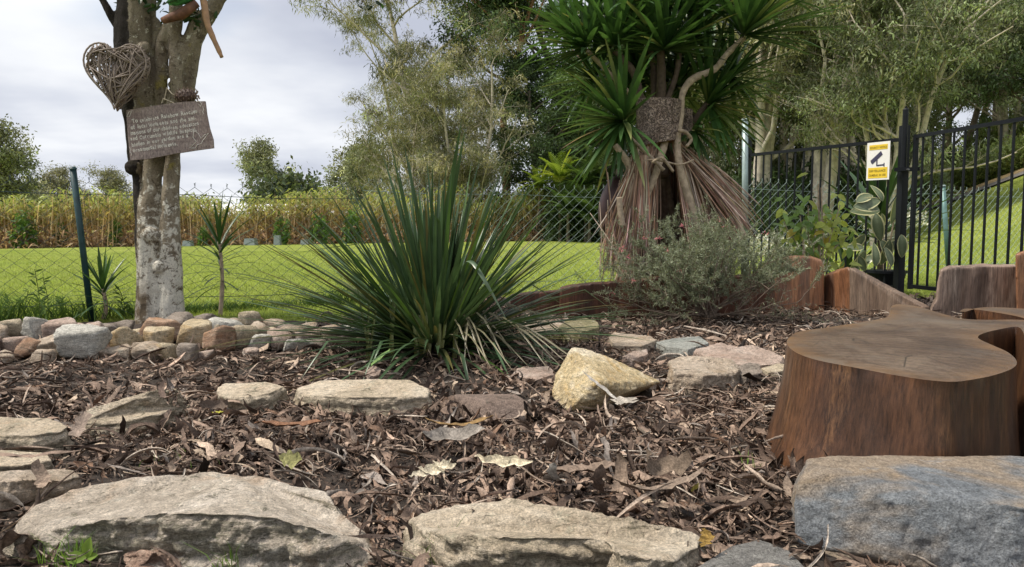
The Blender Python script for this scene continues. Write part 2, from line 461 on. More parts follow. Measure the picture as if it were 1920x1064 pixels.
M_mauve = rockmat('mauve stone', (0.17, 0.125, 0.10), (0.22, 0.165, 0.135), (0.27, 0.21, 0.175), strata=0, scale=4, stain_amt=0.0, lich_amt=0.0)
FOOT = []
def finish_rock(name, co, no, fc, mat, amp, strata, seed, freq=14):
    n1 = fbm(co * freq, 5, seed, 0.55); n2 = fbm(co * freq * 0.35, 3, seed + 40)
    st = co * np.array([3.0, 3.0, 60.0]); st[:, 2] += 2.5 * fbm(co * 6, 3, seed + 7) * 2
    n3 = vnoise(st, seed + 3); ridge = 1 - np.abs(fbm(co * freq * 1.3, 3, seed + 60)) * 2.6
    side = 1 - np.clip(np.abs(no[:, 2]) * 1.1, 0, 1)
    tri = np.abs(((co[:, 2] + 0.35 * amp * 8 * fbm(co * np.array([5, 5, 2.0]), 3, seed + 9)) * 32) % 1 - 0.5) * 2
    cell = vnoise(co * np.array([16, 16, 30.0]) + 0.6 * fbm(co * 20, 2, seed + 2)[:, None], seed + 33)
    d = amp * (0.45 + 0.8 * side) * (0.9 * n1 + 1.3 * n2 - 0.7 * np.clip(ridge, 0, 1) + 0.7 * np.round(cell * 2.2) / 2.2 * side + (0.35 + 0.9 * side) * fbm(co * 48, 4, seed + 71, 0.65)) + strata * (0.7 * n3 + 0.8 * (sstep(0.3, 0.7, tri) - 0.5)) * side
    co = co + no * d[:, None]
    return mass(name, co, fc, mat, sm=True)
def slab(name, top, mat, label, cat='rock', amp=0.008, strata=0.006, voxel=None, seed=1, flare=1.05, base=-0.05, group=None, freq=14):
    W = [G(px, py, z) for px, py, z in top]
    # densify and roughen the outline
    Wd = []
    for i in range(len(W)):
        a, b2 = W[i], W[(i + 1) % len(W)]
        for t in (0, 0.5): Wd.append(a.lerp(b2, t))
    cx = sum((w.x for w in Wd)) / len(Wd); cy = sum((w.y for w in Wd)) / len(Wd)
    n = len(Wd); V = []; Fs = []
    zmax = max(w.z for w in Wd)
    for fl, zt in ((flare, 0.0), (flare * 1.015, 0.5), (1.01, 0.86), (0.985, 1.0)):
        for w in Wd:
            V.append(Vector((cx + (w.x - cx) * fl, cy + (w.y - cy) * fl, base + (w.z - base) * zt)))
    for r in range(3):
        for i in range(n): Fs.append((r * n + i, r * n + (i + 1) % n, (r + 1) * n + (i + 1) % n, (r + 1) * n + i))
    # orientation by sign of area
    Fs.append(tuple(range(n - 1, -1, -1))); Fs.append(tuple(range(3 * n, 4 * n)))
    size = max((a - b2).length for a in Wd for b2 in Wd)
    co, no, fc = remesh(V, Fs, voxel or size / 75, 3)
    o = finish_rock(name, co, no, fc, mat, amp, strata, seed, freq)
    FOOT.append([(cx + (w.x - cx) * 0.97, cy + (w.y - cy) * 0.97) for w in Wd])
    return tag(o, label, cat, group)
def hullrock(name, pts, mat, label, cat='rock', amp=0.006, strata=0.0, voxel=None, seed=1, group=None, freq=16, sm=1, foot=True):
    bm = bmesh.new()
    for p in pts: bm.verts.new(p)
    r = bmesh.ops.convex_hull(bm, input=bm.verts)
    bmesh.ops.delete(bm, geom=list({g for g in r['geom_interior'] + r['geom_unused'] if isinstance(g, bmesh.types.BMVert)}), context='VERTS')
    bm.verts.index_update(); V = [v2.co.copy() for v2 in bm.verts]; Fs = [[v2.index for v2 in f.verts] for f in bm.faces]; bm.free()
    size = max((a - b2).length for a in V for b2 in V)
    co, no, fc = remesh(V, Fs, voxel or size / 65, sm)
    o = finish_rock(name, co, no, fc, mat, amp, strata, seed, freq)
    if foot:
        h = geometry.convex_hull_2d([Vector((a.x, a.y)) for a in V])
        FOOT.append([(V[i].x, V[i].y) for i in h])
    return tag(o, label, cat, group)

slab('sandstone_slab', [(12, 1003, .02), (60, 948, .04), (130, 918, .05), (250, 893, .05), (330, 890, .055), (400, 884, .05), (480, 890, .05), (545, 903, .05), (618, 918, .05), (632, 945, .05), (668, 975, .035), (702, 1008, .015), (680, 1020, .03), (600, 988, .07), (520, 968, .08), (450, 962, .085), (300, 958, .085), (180, 972, .07), (80, 998, .04)],
     M_slabA, 'long layered grey green slab across the left foreground, largest rock of the path edge', amp=0.009, strata=0.006, voxel=0.0043, seed=3)
slab('sandstone_slab', [(768, 972, .03), (850, 942, .05), (955, 934, .055), (1060, 948, .055), (1180, 963, .05), (1290, 988, .035), (1330, 1005, .02), (1312, 1035, .02), (1270, 1052, .05), (1165, 1040, .085), (1130, 1006, .085), (960, 1004, .085), (850, 1002, .07), (785, 995, .045)],
     M_slabB, 'cream sandstone slab with dark undercut front, middle of the bottom edge', amp=0.009, strata=0.008, voxel=0.0043, seed=11)
hullrock('bluestone_boulder', [P(1498, 903, 1.17), P(1562, 889, 1.15), P(1660, 905, 1.12), P(1725, 925, 1.09), P(1900, 950, 1.05), P(2080, 965, 1.05),
     P(1513, 858, 1.23), P(1600, 855, 1.25), P(1800, 856, 1.27), P(1950, 857, 1.27), P(2100, 870, 1.22), P(1490, 905, 1.24), P(1478, 950, 1.25), P(1492, 1020, 1.14), P(1494, 950, 1.155),
     P(1620, 1040, 1.09), P(1668, 940, 1.088), P(1720, 1062, 1.07), P(1900, 1120, 1.02), P(2080, 1120, 1.05), P(1500, 1000, 1.22), P(1800, 985, 1.26), P(2100, 995, 1.24)],
     M_blue, 'large blue grey boulder with ochre stains at the bottom right corner', 'boulder', amp=0.0042, strata=0.0, voxel=0.0042, seed=21, freq=15, sm=0)
hullrock('golden_rock', [P(1073, 652, 2.18), P(1092, 653, 2.2), P(1043, 702, 2.15), P(1034, 742, 2.08), P(1062, 772, 2.02), P(1122, 770, 2.02), P(1128, 742, 1.99), P(1180, 734, 2.06), P(1238, 716, 2.2), P(1130, 664, 2.22), P(1195, 697, 2.24),
     P(1060, 720, 2.42), P(1215, 730, 2.38), P(1125, 715, 1.985)], M_gold, 'upright golden yellow pointed rock in the middle of the mulch', amp=0.005, voxel=0.0036, seed=31, freq=22)
hullrock('brown_rock', [P(850, 740, 2.02), P(905, 742, 2.0), P(965, 738, 2.02), P(992, 754, 1.98), P(980, 782, 1.93), P(925, 796, 1.88), P(878, 774, 1.94), P(915, 752, 1.93), P(860, 750, 2.15), P(980, 752, 2.14), P(850, 790, 2.1), P(990, 795, 2.1)], M_mauve, 'smooth dull mauve brown rock half buried below the strappy clump', amp=0.002, seed=41)
slab('sandstone_slab', [(553, 727, .04), (600, 712, .045), (700, 709, .05), (770, 711, .05), (808, 728, .045), (806, 743, .035), (740, 744, .05), (660, 744, .05), (585, 741, .045), (558, 736, .04)], M_slabB, 'long flat cream stepping slab in front of the strappy clump', amp=0.004, strata=0.005, seed=43)
slab('sandstone_slab', [(405, 726, .04), (420, 717, .045), (500, 715, .045), (534, 725, .04), (505, 737, .045), (470, 744, .04), (425, 745, .035), (408, 738, .035)], M_slabB, 'short pale slab with a dark overhanging right end, left of the long cream stepping slab', amp=0.004, strata=0.004, seed=44)
slab('sandstone_slab', [(143, 782, .035), (165, 765, .05), (240, 742, .07), (300, 728, .085), (333, 725, .085), (355, 745, .06), (335, 764, .03), (280, 778, .03), (230, 792, .02), (160, 803, .01)], M_slabB, 'sloping tan rock rising to the right with a curl of bark over it', amp=0.005, strata=0.004, seed=45)
slab('sandstone_slab', [(-70, 782, .05), (0, 779, .055), (95, 782, .05), (134, 796, .045), (120, 808, .045), (60, 815, .05), (-10, 815, .05), (-80, 815, .05)], M_slabB, 'thick pale slab cut off by the left edge below the row of border stones', amp=0.005, strata=0.005, seed=46)
slab('sandstone_slab', [(-70, 846, .03), (10, 843, .035), (90, 848, .03), (97, 862, .03), (40, 872, .03), (-60, 875, .03)], M_slabB, 'thin pale slab at the left edge between two thicker slabs', amp=0.004, strata=0.004, seed=47)
slab('sandstone_slab', [(-70, 888, .05), (10, 882, .055), (80, 878, .055), (142, 877, .05), (156, 892, .04), (120, 902, .045), (50, 896, .06), (-10, 905, .055), (-80, 910, .05)], SAND[1], 'chunky tan slab at the left edge just behind the big layered slab', amp=0.006, strata=0.005, seed=48)
slab('mossy_rock', [(1045, 612, .045), (1062, 598, .055), (1100, 595, .06), (1124, 603, .05), (1126, 615, .035), (1090, 622, .05), (1056, 622, .045)], rockmat('mossy stone', (0.16, 0.15, 0.08), (0.26, 0.23, 0.13), (0.36, 0.31, 0.2), stain_amt=0.3, scale=9), 'rounded olive brown rock at the foot of the long edging log', amp=0.006, strata=0, seed=49)
slab('tan_rock', [(975, 612, .03), (1020, 600, .035), (1060, 606, .03), (1050, 622, .025), (1000, 626, .02)], SAND[1], 'low tan rock partly hidden behind the right side of the strappy clump', amp=0.005, strata=0.002, seed=50)
slab('tan_rock', [(1138, 632, .03), (1150, 622, .04), (1185, 626, .04), (1220, 629, .04), (1235, 637, .03), (1205, 648, .03), (1150, 648, .03)], SAND[1], 'low tan rock with a wavy top between the golden rock and the long edging log', amp=0.006, strata=0, seed=51)
slab('bluestone_flat', [(1228, 641, .025), (1260, 634, .035), (1312, 630, .04), (1330, 643, .03), (1290, 655, .025), (1250, 650, .02)], rockmat('flat blue grey', (0.22, 0.23, 0.21), (0.28, 0.285, 0.26), (0.34, 0.34, 0.31), stain_amt=0.1, strata=0.2), 'flat grey flagstone behind the blocky tan rock', amp=0.002, strata=0.001, seed=52)
slab('pink_rock', [(1300, 658, .035), (1350, 641, .055), (1380, 650, .045), (1410, 645, .055), (1440, 655, .04), (1472, 668, .03), (1465, 683, .02), (1400, 684, .03), (1330, 672, .035)], SAND[2], 'knobbly pinkish rock reaching to the left side of the big stump seat', amp=0.008, strata=0, seed=53)
slab('block_rock', [(1252, 675, .07), (1275, 666, .075), (1330, 668, .075), (1372, 672, .07), (1388, 690, .045), (1375, 706, .03), (1320, 705, .05), (1262, 698, .055)], SAND[1], 'blocky tan rock with a pale vein, right of the golden rock', amp=0.006, strata=0.002, seed=54)
slab('olive_rock', [(1382, 686, .04), (1405, 678, .05), (1425, 682, .045), (1430, 697, .03), (1400, 708, .02), (1384, 700, .03)], SAND[5], 'small rounded olive rock beside the blocky tan rock', amp=0.004, strata=0, seed=55)
slab('pale_rock', [(1425, 690, .025), (1460, 681, .03), (1490, 684, .03), (1480, 695, .02), (1440, 699, .02)], SAND[0], 'small pale flat rock touching the big stump seat', amp=0.003, strata=0, seed=56)
slab('pink_rock', [(1168, 668, .03), (1185, 658, .04), (1212, 655, .04), (1216, 664, .03), (1195, 672, .02)], SAND[2], 'little crumpled pinkish stone behind the golden rock', amp=0.004, strata=0, seed=57)
slab('flat_rock', [(955, 705, .018), (970, 690, .024), (1030, 686, .026), (1045, 700, .022), (1010, 712, .012)], SAND[2], 'flat pinkish rock nearly buried left of the golden rock', amp=0.003, strata=0.002, seed=58)
slab('tan_rock', [(685, 695, .03), (700, 684, .045), (716, 690, .04), (712, 704, .02), (692, 706, .02)], SAND[2], 'small upright brown stone at the foot of the strappy clump', amp=0.004, strata=0, seed=59)
hullrock('under_rock', [P(1502, 1018, 1.16), P(1590, 1022, 1.13), P(1620, 1045, 1.1), P(1510, 1050, 1.10), P(1600, 1064, 1.08), P(1500, 1035, 1.2), P(1610, 1030, 1.2), P(1510, 1020, 1.22), P(1560, 1075, 1.09)], M_blue, 'small grey rock wedged under the left end of the blue grey boulder', amp=0.003, seed=60)
hullrock('yellow_rock', [P(1520, 1064, 1.07), P(1545, 1054, 1.08), P(1580, 1058, 1.08), P(1600, 1072, 1.06), P(1540, 1090, 1.03), P(1580, 1090, 1.04), P(1560, 1062, 1.12)], M_gold, 'bright yellow stone peeking over the bottom edge under the boulder', amp=0.002, seed=61)
M_pave = rockmat('concrete', (0.17, 0.165, 0.155), (0.235, 0.225, 0.21), (0.30, 0.29, 0.27), strata=0, scale=12, stain_amt=0, lich_amt=0.2, lichen=(0.45, 0.43, 0.4), grain=3)
slab('paver', [(1285, 1075, .012), (1370, 1022, .012), (1425, 1010, .012), (1480, 1030, .010), (1540, 1090, .010), (1420, 1130, .010)], M_pave, 'flat grey concrete paver between the cream slab and the blue grey boulder', 'paver', amp=0.0015, strata=0, seed=62)
hullrock('bark_rock', [P(225, 1040, 1.07), P(250, 1026, 1.10), P(300, 1028, 1.08), P(345, 1045, 1.07), P(340, 1075, 1.03), P(240, 1080, 1.03), P(290, 1034, 1.03), P(280, 1050, 1.12)], rockmat('crumbly pink', (0.25, 0.16, 0.12), (0.42, 0.29, 0.22), (0.52, 0.40, 0.32), strata=0.8, scale=16), 'crumbly pinkish stone at the bottom edge before the big layered slab', amp=0.011, strata=0.006, seed=63, freq=26)

# row of border stones along the fence: (px centre, py base, width px, height px, stone)
border = [
 (18, 628, 40, 34, 0), (58, 634, 62, 40, 4), (108, 634, 56, 36, 2), (20, 660, 46, 30, 2), (48, 664, 42, 34, 3), (90, 662, 96, 36, 1), (72, 676, 50, 26, 1), (146, 672, 84, 58, 4), (160, 640, 60, 36, 2), (130, 652, 40, 30, 1),
 (188, 628, 46, 26, 5), (218, 655, 66, 42, 6), (228, 622, 36, 24, 5), (212, 668, 60, 26, 1), (270, 668, 56, 34, 1), (285, 650, 52, 36, 6), (290, 638, 70, 42, 3), (322, 622, 64, 34, 5), (312, 668, 34, 30, 6), (352, 652, 66, 48, 6), (346, 672, 38, 32, 5),
 (402, 658, 72, 48, 3), (375, 612, 40, 26, 5), (420, 628, 58, 34, 4), (443, 652, 50, 44, 0), (460, 616, 36, 34, 0), (480, 640, 50, 36, 1), (474, 614, 30, 22, 3), (486, 652, 44, 32, 4), (520, 650, 50, 34, 2), (512, 618, 34, 22, 1), (545, 640, 50, 30, 1), (556, 656, 50, 26, 4), (535, 620, 30, 20, 5), (575, 646, 44, 28, 2), (575, 622, 34, 22, 1), (600, 652, 40, 24, 5), (612, 630, 40, 24, 1), (640, 648, 40, 24, 2), (655, 628, 40, 22, 4), (-24, 640, 50, 36, 1), (-40, 664, 60, 34, 2), (2, 672, 34, 20, 1), (40, 622, 26, 22, 6), (85, 624, 40, 20, 1), (128, 620, 32, 18, 2), (255, 628, 30, 18, 6), (240, 646, 30, 26, 4), (334, 664, 26, 20, 0), (380, 668, 30, 18, 2), (468, 664, 30, 18, 2), (186, 658, 30, 24, 3), (110, 668, 32, 18, 0), (500, 630, 28, 20, 6), (428, 612, 34, 18, 1), (395, 630, 34, 26, 0), (260, 656, 26, 20, 1), (690, 640, 40, 22, 1),
]
hero = {7: 'white angular pointed stone, biggest pale one in the border row',
        11: 'rough yellow cream stone in the border row just left of the pale tree trunk',
        16: 'dull red rounded stone leaning at the base of the pale tree trunk',
        19: 'broad ochre stone with pale face at the right foot of the tree',
        21: 'smooth rusty orange stone, tallest in the border row right of the tree',
        5: 'wide flat brown stone in the border row near the left edge',
        1: 'pale grey triangular stone at the left end of the border row',
        4: 'small round orange stone low in the border row near the left edge',
        17: 'long grey brown stone touching the right side of the tree foot'}
cname = ['cream', 'tan', 'pinkish', 'rusty', 'pale grey', 'grey brown', 'yellowish']
def clip_rock(name, loc, w, d, h, mat, seed, yaw, sub=3, parent=None):
    rg = np.random.default_rng(seed)
    bm = bmesh.new(); bmesh.ops.create_icosphere(bm, subdivisions=sub, radius=1.0)
    co = np.array([v2.co[:] for v2 in bm.verts]); Fq = np.array([[v2.index for v2 in f.verts] for f in bm.faces]); bm.free()
    nrm = co.copy(); r = np.full(len(co), 1.35)
    axes = [(1, 0, 0), (-1, 0, 0), (0, 1, 0), (0, -1, 0), (0, 0, 1), (0, 0, -1)]
    for q in range(11):
        nn = (np.array(axes[q]) + rg.normal(size=3) * 0.26) if q < 6 else rg.normal(size=3); nn = nn / np.linalg.norm(nn); dd = rg.uniform(0.55, 0.75) if q < 6 else rg.uniform(0.62, 0.88)
        dt = nrm @ nn; r = np.where(dt > 0.05, np.minimum(r, dd / np.maximum(dt, 0.05)), r)
    r = np.minimum(r, 1.2)
    co = nrm * r[:, None]; co *= (1 + 0.02 * fbm(nrm * 2.2 + seed, 4, seed))[:, None]
    co += 0.03 * fbm(nrm * 7 + seed, 4, seed)[:, None] * nrm
    co /= np.abs(co).max(0)
    co = co * np.array([w / 2, d / 2, h / 2]); co[:, 2] += h / 2
    cs, sn = math.cos(yaw), math.sin(yaw); co[:, :2] = co[:, :2] @ np.array([[cs, sn], [-sn, cs]])
    return mass(name, co + np.array(loc), Fq, mat, origin=Vector(loc), sm=False, parent=parent)
for i, (cx, by, w, h, ci) in enumerate(border):
    p = G(cx, by, 0.01); sc_ = p.y / F_PX
    lift = 0.0
    o = clip_rock('border_stone', (p.x, p.y + w * sc_ * 0.35, -0.015 + lift), w * sc_ * (1.1 if w > 60 else 1.3), w * sc_ * 0.95, h * sc_ * 1.28, SAND[ci], 100 + i, random.uniform(-0.5, 0.5), 4 if w > 50 else 3)
    tag(o, hero.get(i, '%s %s border stone, %s row, %s' % ('large' if w > 54 else ('middling' if w > 38 else 'little'), cname[ci], 'back' if by < 635 else ('middle' if by < 656 else 'front'), zone(cx))), 'rock', 'stones of the border row along the fence')
    # smooth shading off keeps the chipped facets

# ------------------------------------------------------------------ wood: stump seat and edging logs
def woodmat(name, cols, dark=(0.03, 0.018, 0.012), light=(0.42, 0.28, 0.17), rough=0.38, zs=0.12, scale=9, light_amt=0.5):
    m, nt, b, o = mat_new(name); k = NT(nt)
    v = k.coord((1, 1, zs)); vi = k.coord((1, 1, 0.22), loc=(random.random() * 5, 1, 2))
    big = k.noise(v, scale, 6, 0.65, 0.25); fine = k.noise(k.coord((1, 1, min(zs, 1) * 0.45)), scale * 16, 8, 0.8, 0.25)
    c = k.ramp(big, [(0.30, cols[0]), (0.5, cols[1]), (0.70, cols[2])])
    c = k.mix(1.0, c, k.ramp(fine, [(0.34, 0.35), (0.5, 1.0), (0.66, 1.7)]), 'MULTIPLY')
    c = k.mix(k.ramp(k.noise(vi, scale * 0.75, 5, 0.6, 1.0), [(0.50, 0), (0.68, 0.75)]), c, dark)
    c = k.mix(k.math('MULTIPLY', k.ramp(k.noise(vi, scale * 1.3, 4, 0.6, 0.5), [(0.54, 0), (0.7, light_amt)]), k.ramp(fine, [(0.45, 0), (0.62, 1)])), c, light)
    k.l(c, b.inputs['Base Color'])
    b.inputs['Roughness'].default_value = rough; b.inputs['Specular IOR Level'].default_value = 0.45
    k.bump(k.math('ADD', fine, k.math('MULTIPLY', big, 0.8)), b, 0.4, 0.004)
    return m
M_wood = woodmat('varnished wood', ((0.026, 0.014, 0.009), (0.068, 0.031, 0.016), (0.135, 0.062, 0.028)), dark=(0.035, 0.025, 0.021), light=(0.40, 0.21, 0.09), rough=0.36, light_amt=0.45, scale=8, zs=0.22)
M_wood2 = woodmat('edging wood', ((0.13, 0.06, 0.035), (0.26, 0.12, 0.06), (0.38, 0.19, 0.095)), dark=(0.09, 0.065, 0.055), light=(0.38, 0.28, 0.22), scale=11)
M_woodgrey = woodmat('weathered log', ((0.12, 0.085, 0.065), (0.22, 0.155, 0.12), (0.34, 0.25, 0.2)), dark=(0.06, 0.042, 0.035), light=(0.5, 0.42, 0.36), rough=0.6, scale=8)
M_wooddark = woodmat('dark log', ((0.035, 0.014, 0.009), (0.085, 0.032, 0.018), (0.14, 0.055, 0.03)), light_amt=0.15)
M_top, nt, b_, o_ = mat_new('cut wood top'); k = NT(nt)
v = k.coord(loc=(0, 0, 0)); t = k.n('ShaderNodeTexWave', wave_type='RINGS', rings_direction='Z')
t.inputs['Scale'].default_value = 9; t.inputs['Distortion'].default_value = 3.5; t.inputs['Detail'].default_value = 4; t.inputs['Detail Scale'].default_value = 1.5
k.l(k.coord(loc=(0.42, 0.45, 0)), t.inputs['Vector'])
big = k.noise(v, 5, 5, 0.6, 0.6); fine = k.noise(v, 130, 6, 0.75)
c = k.ramp(big, [(0.32, (0.050, 0.030, 0.020)), (0.5, (0.088, 0.056, 0.037)), (0.66, (0.135, 0.095, 0.066))])
c = k.mix(1.0, c, k.ramp(t.outputs['Fac'], [(0, 0.84), (1, 1.10)]), 'MULTIPLY')
c = k.mix(1.0, c, k.ramp(fine, [(0.34, 0.6), (0.5, 1.0), (0.66, 1.35)]), 'MULTIPLY')
cr = k.n('ShaderNodeTexVoronoi'); cr.feature = 'DISTANCE_TO_EDGE'; cr.inputs['Scale'].default_value = 9; k.l(k.coord((1, .45, 1)), cr.inputs['Vector'])
c = k.mix(k.math('MULTIPLY', k.ramp(cr.outputs['Distance'], [(0.004, 0.8), (0.014, 0)]), k.ramp(k.noise(v, 6, 3), [(0.52, 0), (0.6, 1)])), c, (0.02, 0.014, 0.01))
rim = k.attr(); c = k.mix(k.mix(1.0, rim, k.ramp(k.noise(v, 9, 5, 0.7), [(0.38, 0.12), (0.62, 0.8)]), 'MULTIPLY'), c, (0.17, 0.09, 0.036))
c = k.mix(k.ramp(k.noise(v, 3.5, 6, 0.65, 1.5), [(0.5, 0), (0.66, 0.55)]), c, (0.14, 0.115, 0.092))
k.l(c, b_.inputs['Base Color']); b_.inputs['Roughness'].default_value = 0.42; b_.inputs['Specular IOR Level'].default_value = 0.45
k.bump(k.math('ADD', k.math('MULTIPLY', t.outputs['Fac'], 0.25), fine), b_, 0.35, 0.003)

def catmull(pts, sub=6, closed=True):
    out = []; n = len(pts)
    for i in range(n if closed else n - 1):
        p0, p1, p2, p3 = (pts[(i + d) % n] if closed else pts[min(max(i + d, 0), n - 1)] for d in (-1, 0, 1, 2))
        for j in range(sub):
            t = j / sub
            out.append(0.5 * ((2 * p1) + (p2 - p0) * t + (2 * p0 - 5 * p1 + 4 * p2 - p3) * t * t + (3 * p1 - p0 - 3 * p2 + p3) * t ** 3))
    if not closed: out.append(pts[-1])
    return out
def stump(name, px_top, z, mat_side, mat_top, label, cat, flare=0.08, hollow=0.0):
    ring = catmull([G(px, py, z) for px, py in px_top], 7)
    n = len(ring); area = sum(ring[i].x * ring[(i + 1) % n].y - ring[(i + 1) % n].x * ring[i].y for i in range(n))
    if area < 0: ring.reverse()
    cen = sum(ring, Vector()) / n; base = Vector((cen.x, cen.y, 0))
    root = empty(name, base, label, cat)
    nr = []
    for i in range(n):
        d = ring[(i + 1) % n] - ring[i - 1]; nr.append(Vector((d.y, -d.x, 0)).normalized())
    V = []; rows = 26
    for r in range(rows + 1):
        t = r / rows
        for i in range(n):
            fl = (flare * (0.6 + 0.4 * math.sin(i / n * 2 * math.pi * 3 + 1)) + flare * 1.5 * max(0.0, nr[i].dot(Vector((-0.93, -0.36, 0)))) ** 1.5) * (0.35 * t + 0.65 * t ** 2.2)
            if r == 0: fl = 0.0
            elif r == 1: fl = 0.0
            p = ring[i] + nr[i] * fl; p.z = z - (z + 0.04) * (r / rows) 
            V.append(p)
    V = np.array([q[:] for q in V]); nv = np.tile(np.array([q[:] for q in nr]), (rows + 1, 1))
    tt = np.repeat(np.arange(rows + 1) / rows, n)
    dsp = 0.010 * fbm(V * np.array([7, 7, 3.0]), 4, 77) + 0.004 * fbm(V * np.array([40, 40, 6.0]), 3, 78)
    V += nv * (dsp * sstep(0.0, 0.06, tt))[:, None]
    i = np.arange((rows + 1) * n).reshape(rows + 1, n); j = np.roll(i, -1, 1)
    Fq = np.stack([i[:-1], i[1:], j[1:], j[:-1]], -1).reshape(-1, 4)
    mass('side', V, Fq, mat_side, parent=root, sm=True)
    # cut face: inset rings near the rim, then a triangulated middle
    me = bpy.data.meshes.new('cut_face'); vs = []; cols = []
    ins = [0.0, 0.006]
    for s_i, s_ in enumerate(ins):
        for q in range(n):
            p = ring[q] - nr[q] * s_; vs.append((p.x - base.x, p.y - base.y, z + (0.0 if s_i == 0 else 0.0006))); cols.append(1.0)
    fs = []
    for s_i in range(1):
        for q in range(n): fs.append((s_i * n + q, s_i * n + (q + 1) % n, (s_i + 1) * n + (q + 1) % n, (s_i + 1) * n + q))
    poly = [Vector((vs[n + q][0], vs[n + q][1])) for q in range(n)]
    inner = []
    cellx = [q.x for q in poly]; celly = [q.y for q in poly]
    gx = np.arange(min(cellx), max(cellx), 0.03); gy = np.arange(min(celly), max(celly), 0.03)
    XX, YY = np.meshgrid(gx, gy); pts = np.stack([XX.ravel(), YY.ravel()], 1)
    poly_a = np.array([[q.x, q.y] for q in poly])
    ok = inpoly(pts, poly_a); dmin = np.min(np.linalg.norm(pts[:, None, :] - poly_a[None, ::2, :], axis=2), axis=1)
    pts = pts[ok & (dmin > 0.014)]; dm = dmin[ok & (dmin > 0.014)]
    allp = poly + [Vector(q) for q in pts]
    r = geometry.delaunay_2d_cdt(allp, [], [list(range(n))], 1, 1e-5)
    off = len(vs) - 0
    base_n = len(vs)
    for q, orig in zip(r[0], r[3]):
        o0 = orig[0] if orig else 0
        cval = 1.0 if o0 < n else float(max(0, 1 - (dm[o0 - n] - 0.01) / 0.05))
        vs.append((q.x, q.y, z + 0.0006)); cols.append(cval)
    fs += [tuple(base_n + a for a in f) for f in r[2]]
    me.from_pydata(vs, [], fs)
    a = me.color_attributes.new('Col', 'FLOAT_COLOR', 'POINT')
    a.data.foreach_set('color', np.repeat(np.array(cols, np.float32)[:, None], 4, 1).ravel())
    me.materials.append(mat_top); link_mesh('cut_face', me, root)
    FOOT.append([(q.x, q.y) for q in ring])
    return root
def inpoly(pts, poly):
    x, y = pts[:, 0], pts[:, 1]; res = np.zeros(len(pts), bool); n = len(poly)
    for i in range(n):
        x1, y1 = poly[i]; x2, y2 = poly[(i + 1) % n]
        c = (y1 > y) != (y2 > y)
        with np.errstate(divide='ignore', invalid='ignore'):
            xx = (x2 - x1) * (y - y1) / (y2 - y1 if y2 != y1 else 1e-9) + x1
        res ^= c & (x < xx)
    return res
stump('stump_seat', [(1479, 634), (1476, 646), (1492, 661), (1530, 675), (1600, 689), (1680, 704), (1740, 713), (1790, 716), (1835, 710), (1870, 702), (1900, 690), (1906, 677), (1890, 661), (1862, 648), (1838, 637), (1834, 631), (1845, 625), (1868, 619), (1905, 613), (1918, 622), (1925, 645), (1960, 672), (2040, 690), (2130, 680), (2160, 650), (2110, 622), (2000, 606), (1910, 600), (1850, 600), (1800, 597), (1752, 584), (1716, 574), (1682, 571), (1670, 577), (1664, 594), (1630, 602), (1560, 613), (1500, 622)],
      0.225, M_wood, M_top, 'big varnished low stump seat with a round front lobe at the right', 'stump', flare=0.028)
stump('stump_seat', [(1806, 585), (1812, 580), (1840, 582), (1900, 592), (1960, 606), (2060, 612), (2140, 606), (2100, 590), (1980, 584), (1900, 578), (1840, 577)],
      0.195, M_wood, M_top, 'lower flat log seat showing its rounded end behind the big stump seat', 'stump', flare=0.03)

def prism(name, front, Y, thick, mat, label, cat='log', group='upright logs edging the garden bed', amp=0.006, Ys=None, voxel=0.008, lean=0.0, seed=5, sx=0.0):
    """front outline given in the picture at distance Y (or one distance per corner), extruded away by thick"""
    Ys = Ys or [Y] * len(front)
    A = [P(px, py, y) for (px, py), y in zip(front, Ys)]; n = len(A)
    B = [a + Vector((a.x / a.y * thick + sx, thick, 0)) for a in A]
    Fs = [tuple(range(n)), tuple(range(2 * n - 1, n - 1, -1))] + [(i, i + n, (i + 1) % n + n, (i + 1) % n) for i in range(n)]
    co, no, fc = remesh(A + B, Fs, voxel, 1)
    d = amp * fbm(co * np.array([9, 9, 4.0]), 4, seed) + 0.0025 * fbm(co * np.array([60, 60, 8.0]), 3, seed + 1)
    o = mass(name, co + no * d[:, None], fc, mat, sm=True)
    return tag(o, label, cat, group)
prism('edging_log', [(1448, 590), (1450, 500), (1456, 488), (1480, 481), (1520, 482), (1540, 489), (1545, 500), (1545, 592)], 4.45, 0.16, M_wood2, 'rounded upright orange brown log slab behind the grey green shrub, left of the sloping plank')
prism('edging_log', [(1546, 588), (1546, 519), (1570, 507), (1590, 502), (1597, 508), (1600, 590)], 4.35, 0.14, M_wood2, 'reddish wedge log with a peaked top, between the rounded slab and the sloping plank', Ys=[4.55, 4.55, 4.45, 4.3, 4.28, 4.28])
M_plank = woodmat('plank wood', ((0.08, 0.052, 0.036), (0.15, 0.10, 0.07), (0.23, 0.165, 0.12)), dark=(0.05, 0.036, 0.03), light=(0.30, 0.22, 0.17), rough=0.6, scale=10, light_amt=0.15)
prism('edging_plank', [(1592, 592), (1592, 502), (1604, 507), (1660, 538), (1734, 577), (1734, 600)], 4.2, 0.045, M_plank, 'thick plank on edge sloping down from the wedge log to the gate', 'plank', Ys=[4.28, 4.28, 4.27, 4.15, 4.0, 4.0], sx=0.03, amp=0.002, voxel=0.006)
prism('edging_log', [(1738, 604), (1746, 580), (1756, 560), (1759, 530), (1764, 508), (1775, 503), (1840, 499), (1900, 498), (1908, 500), (1910, 605)], 4.1, 0.22, M_woodgrey, 'wide pale weathered log with a flared root foot, right of the gate post', amp=0.014)
prism('edging_log', [(1906, 615), (1905, 478), (1925, 470), (1975, 470), (1990, 480), (1990, 620)], 3.9, 0.2, M_wood2, 'tall reddish log cut off by the right edge of the picture')
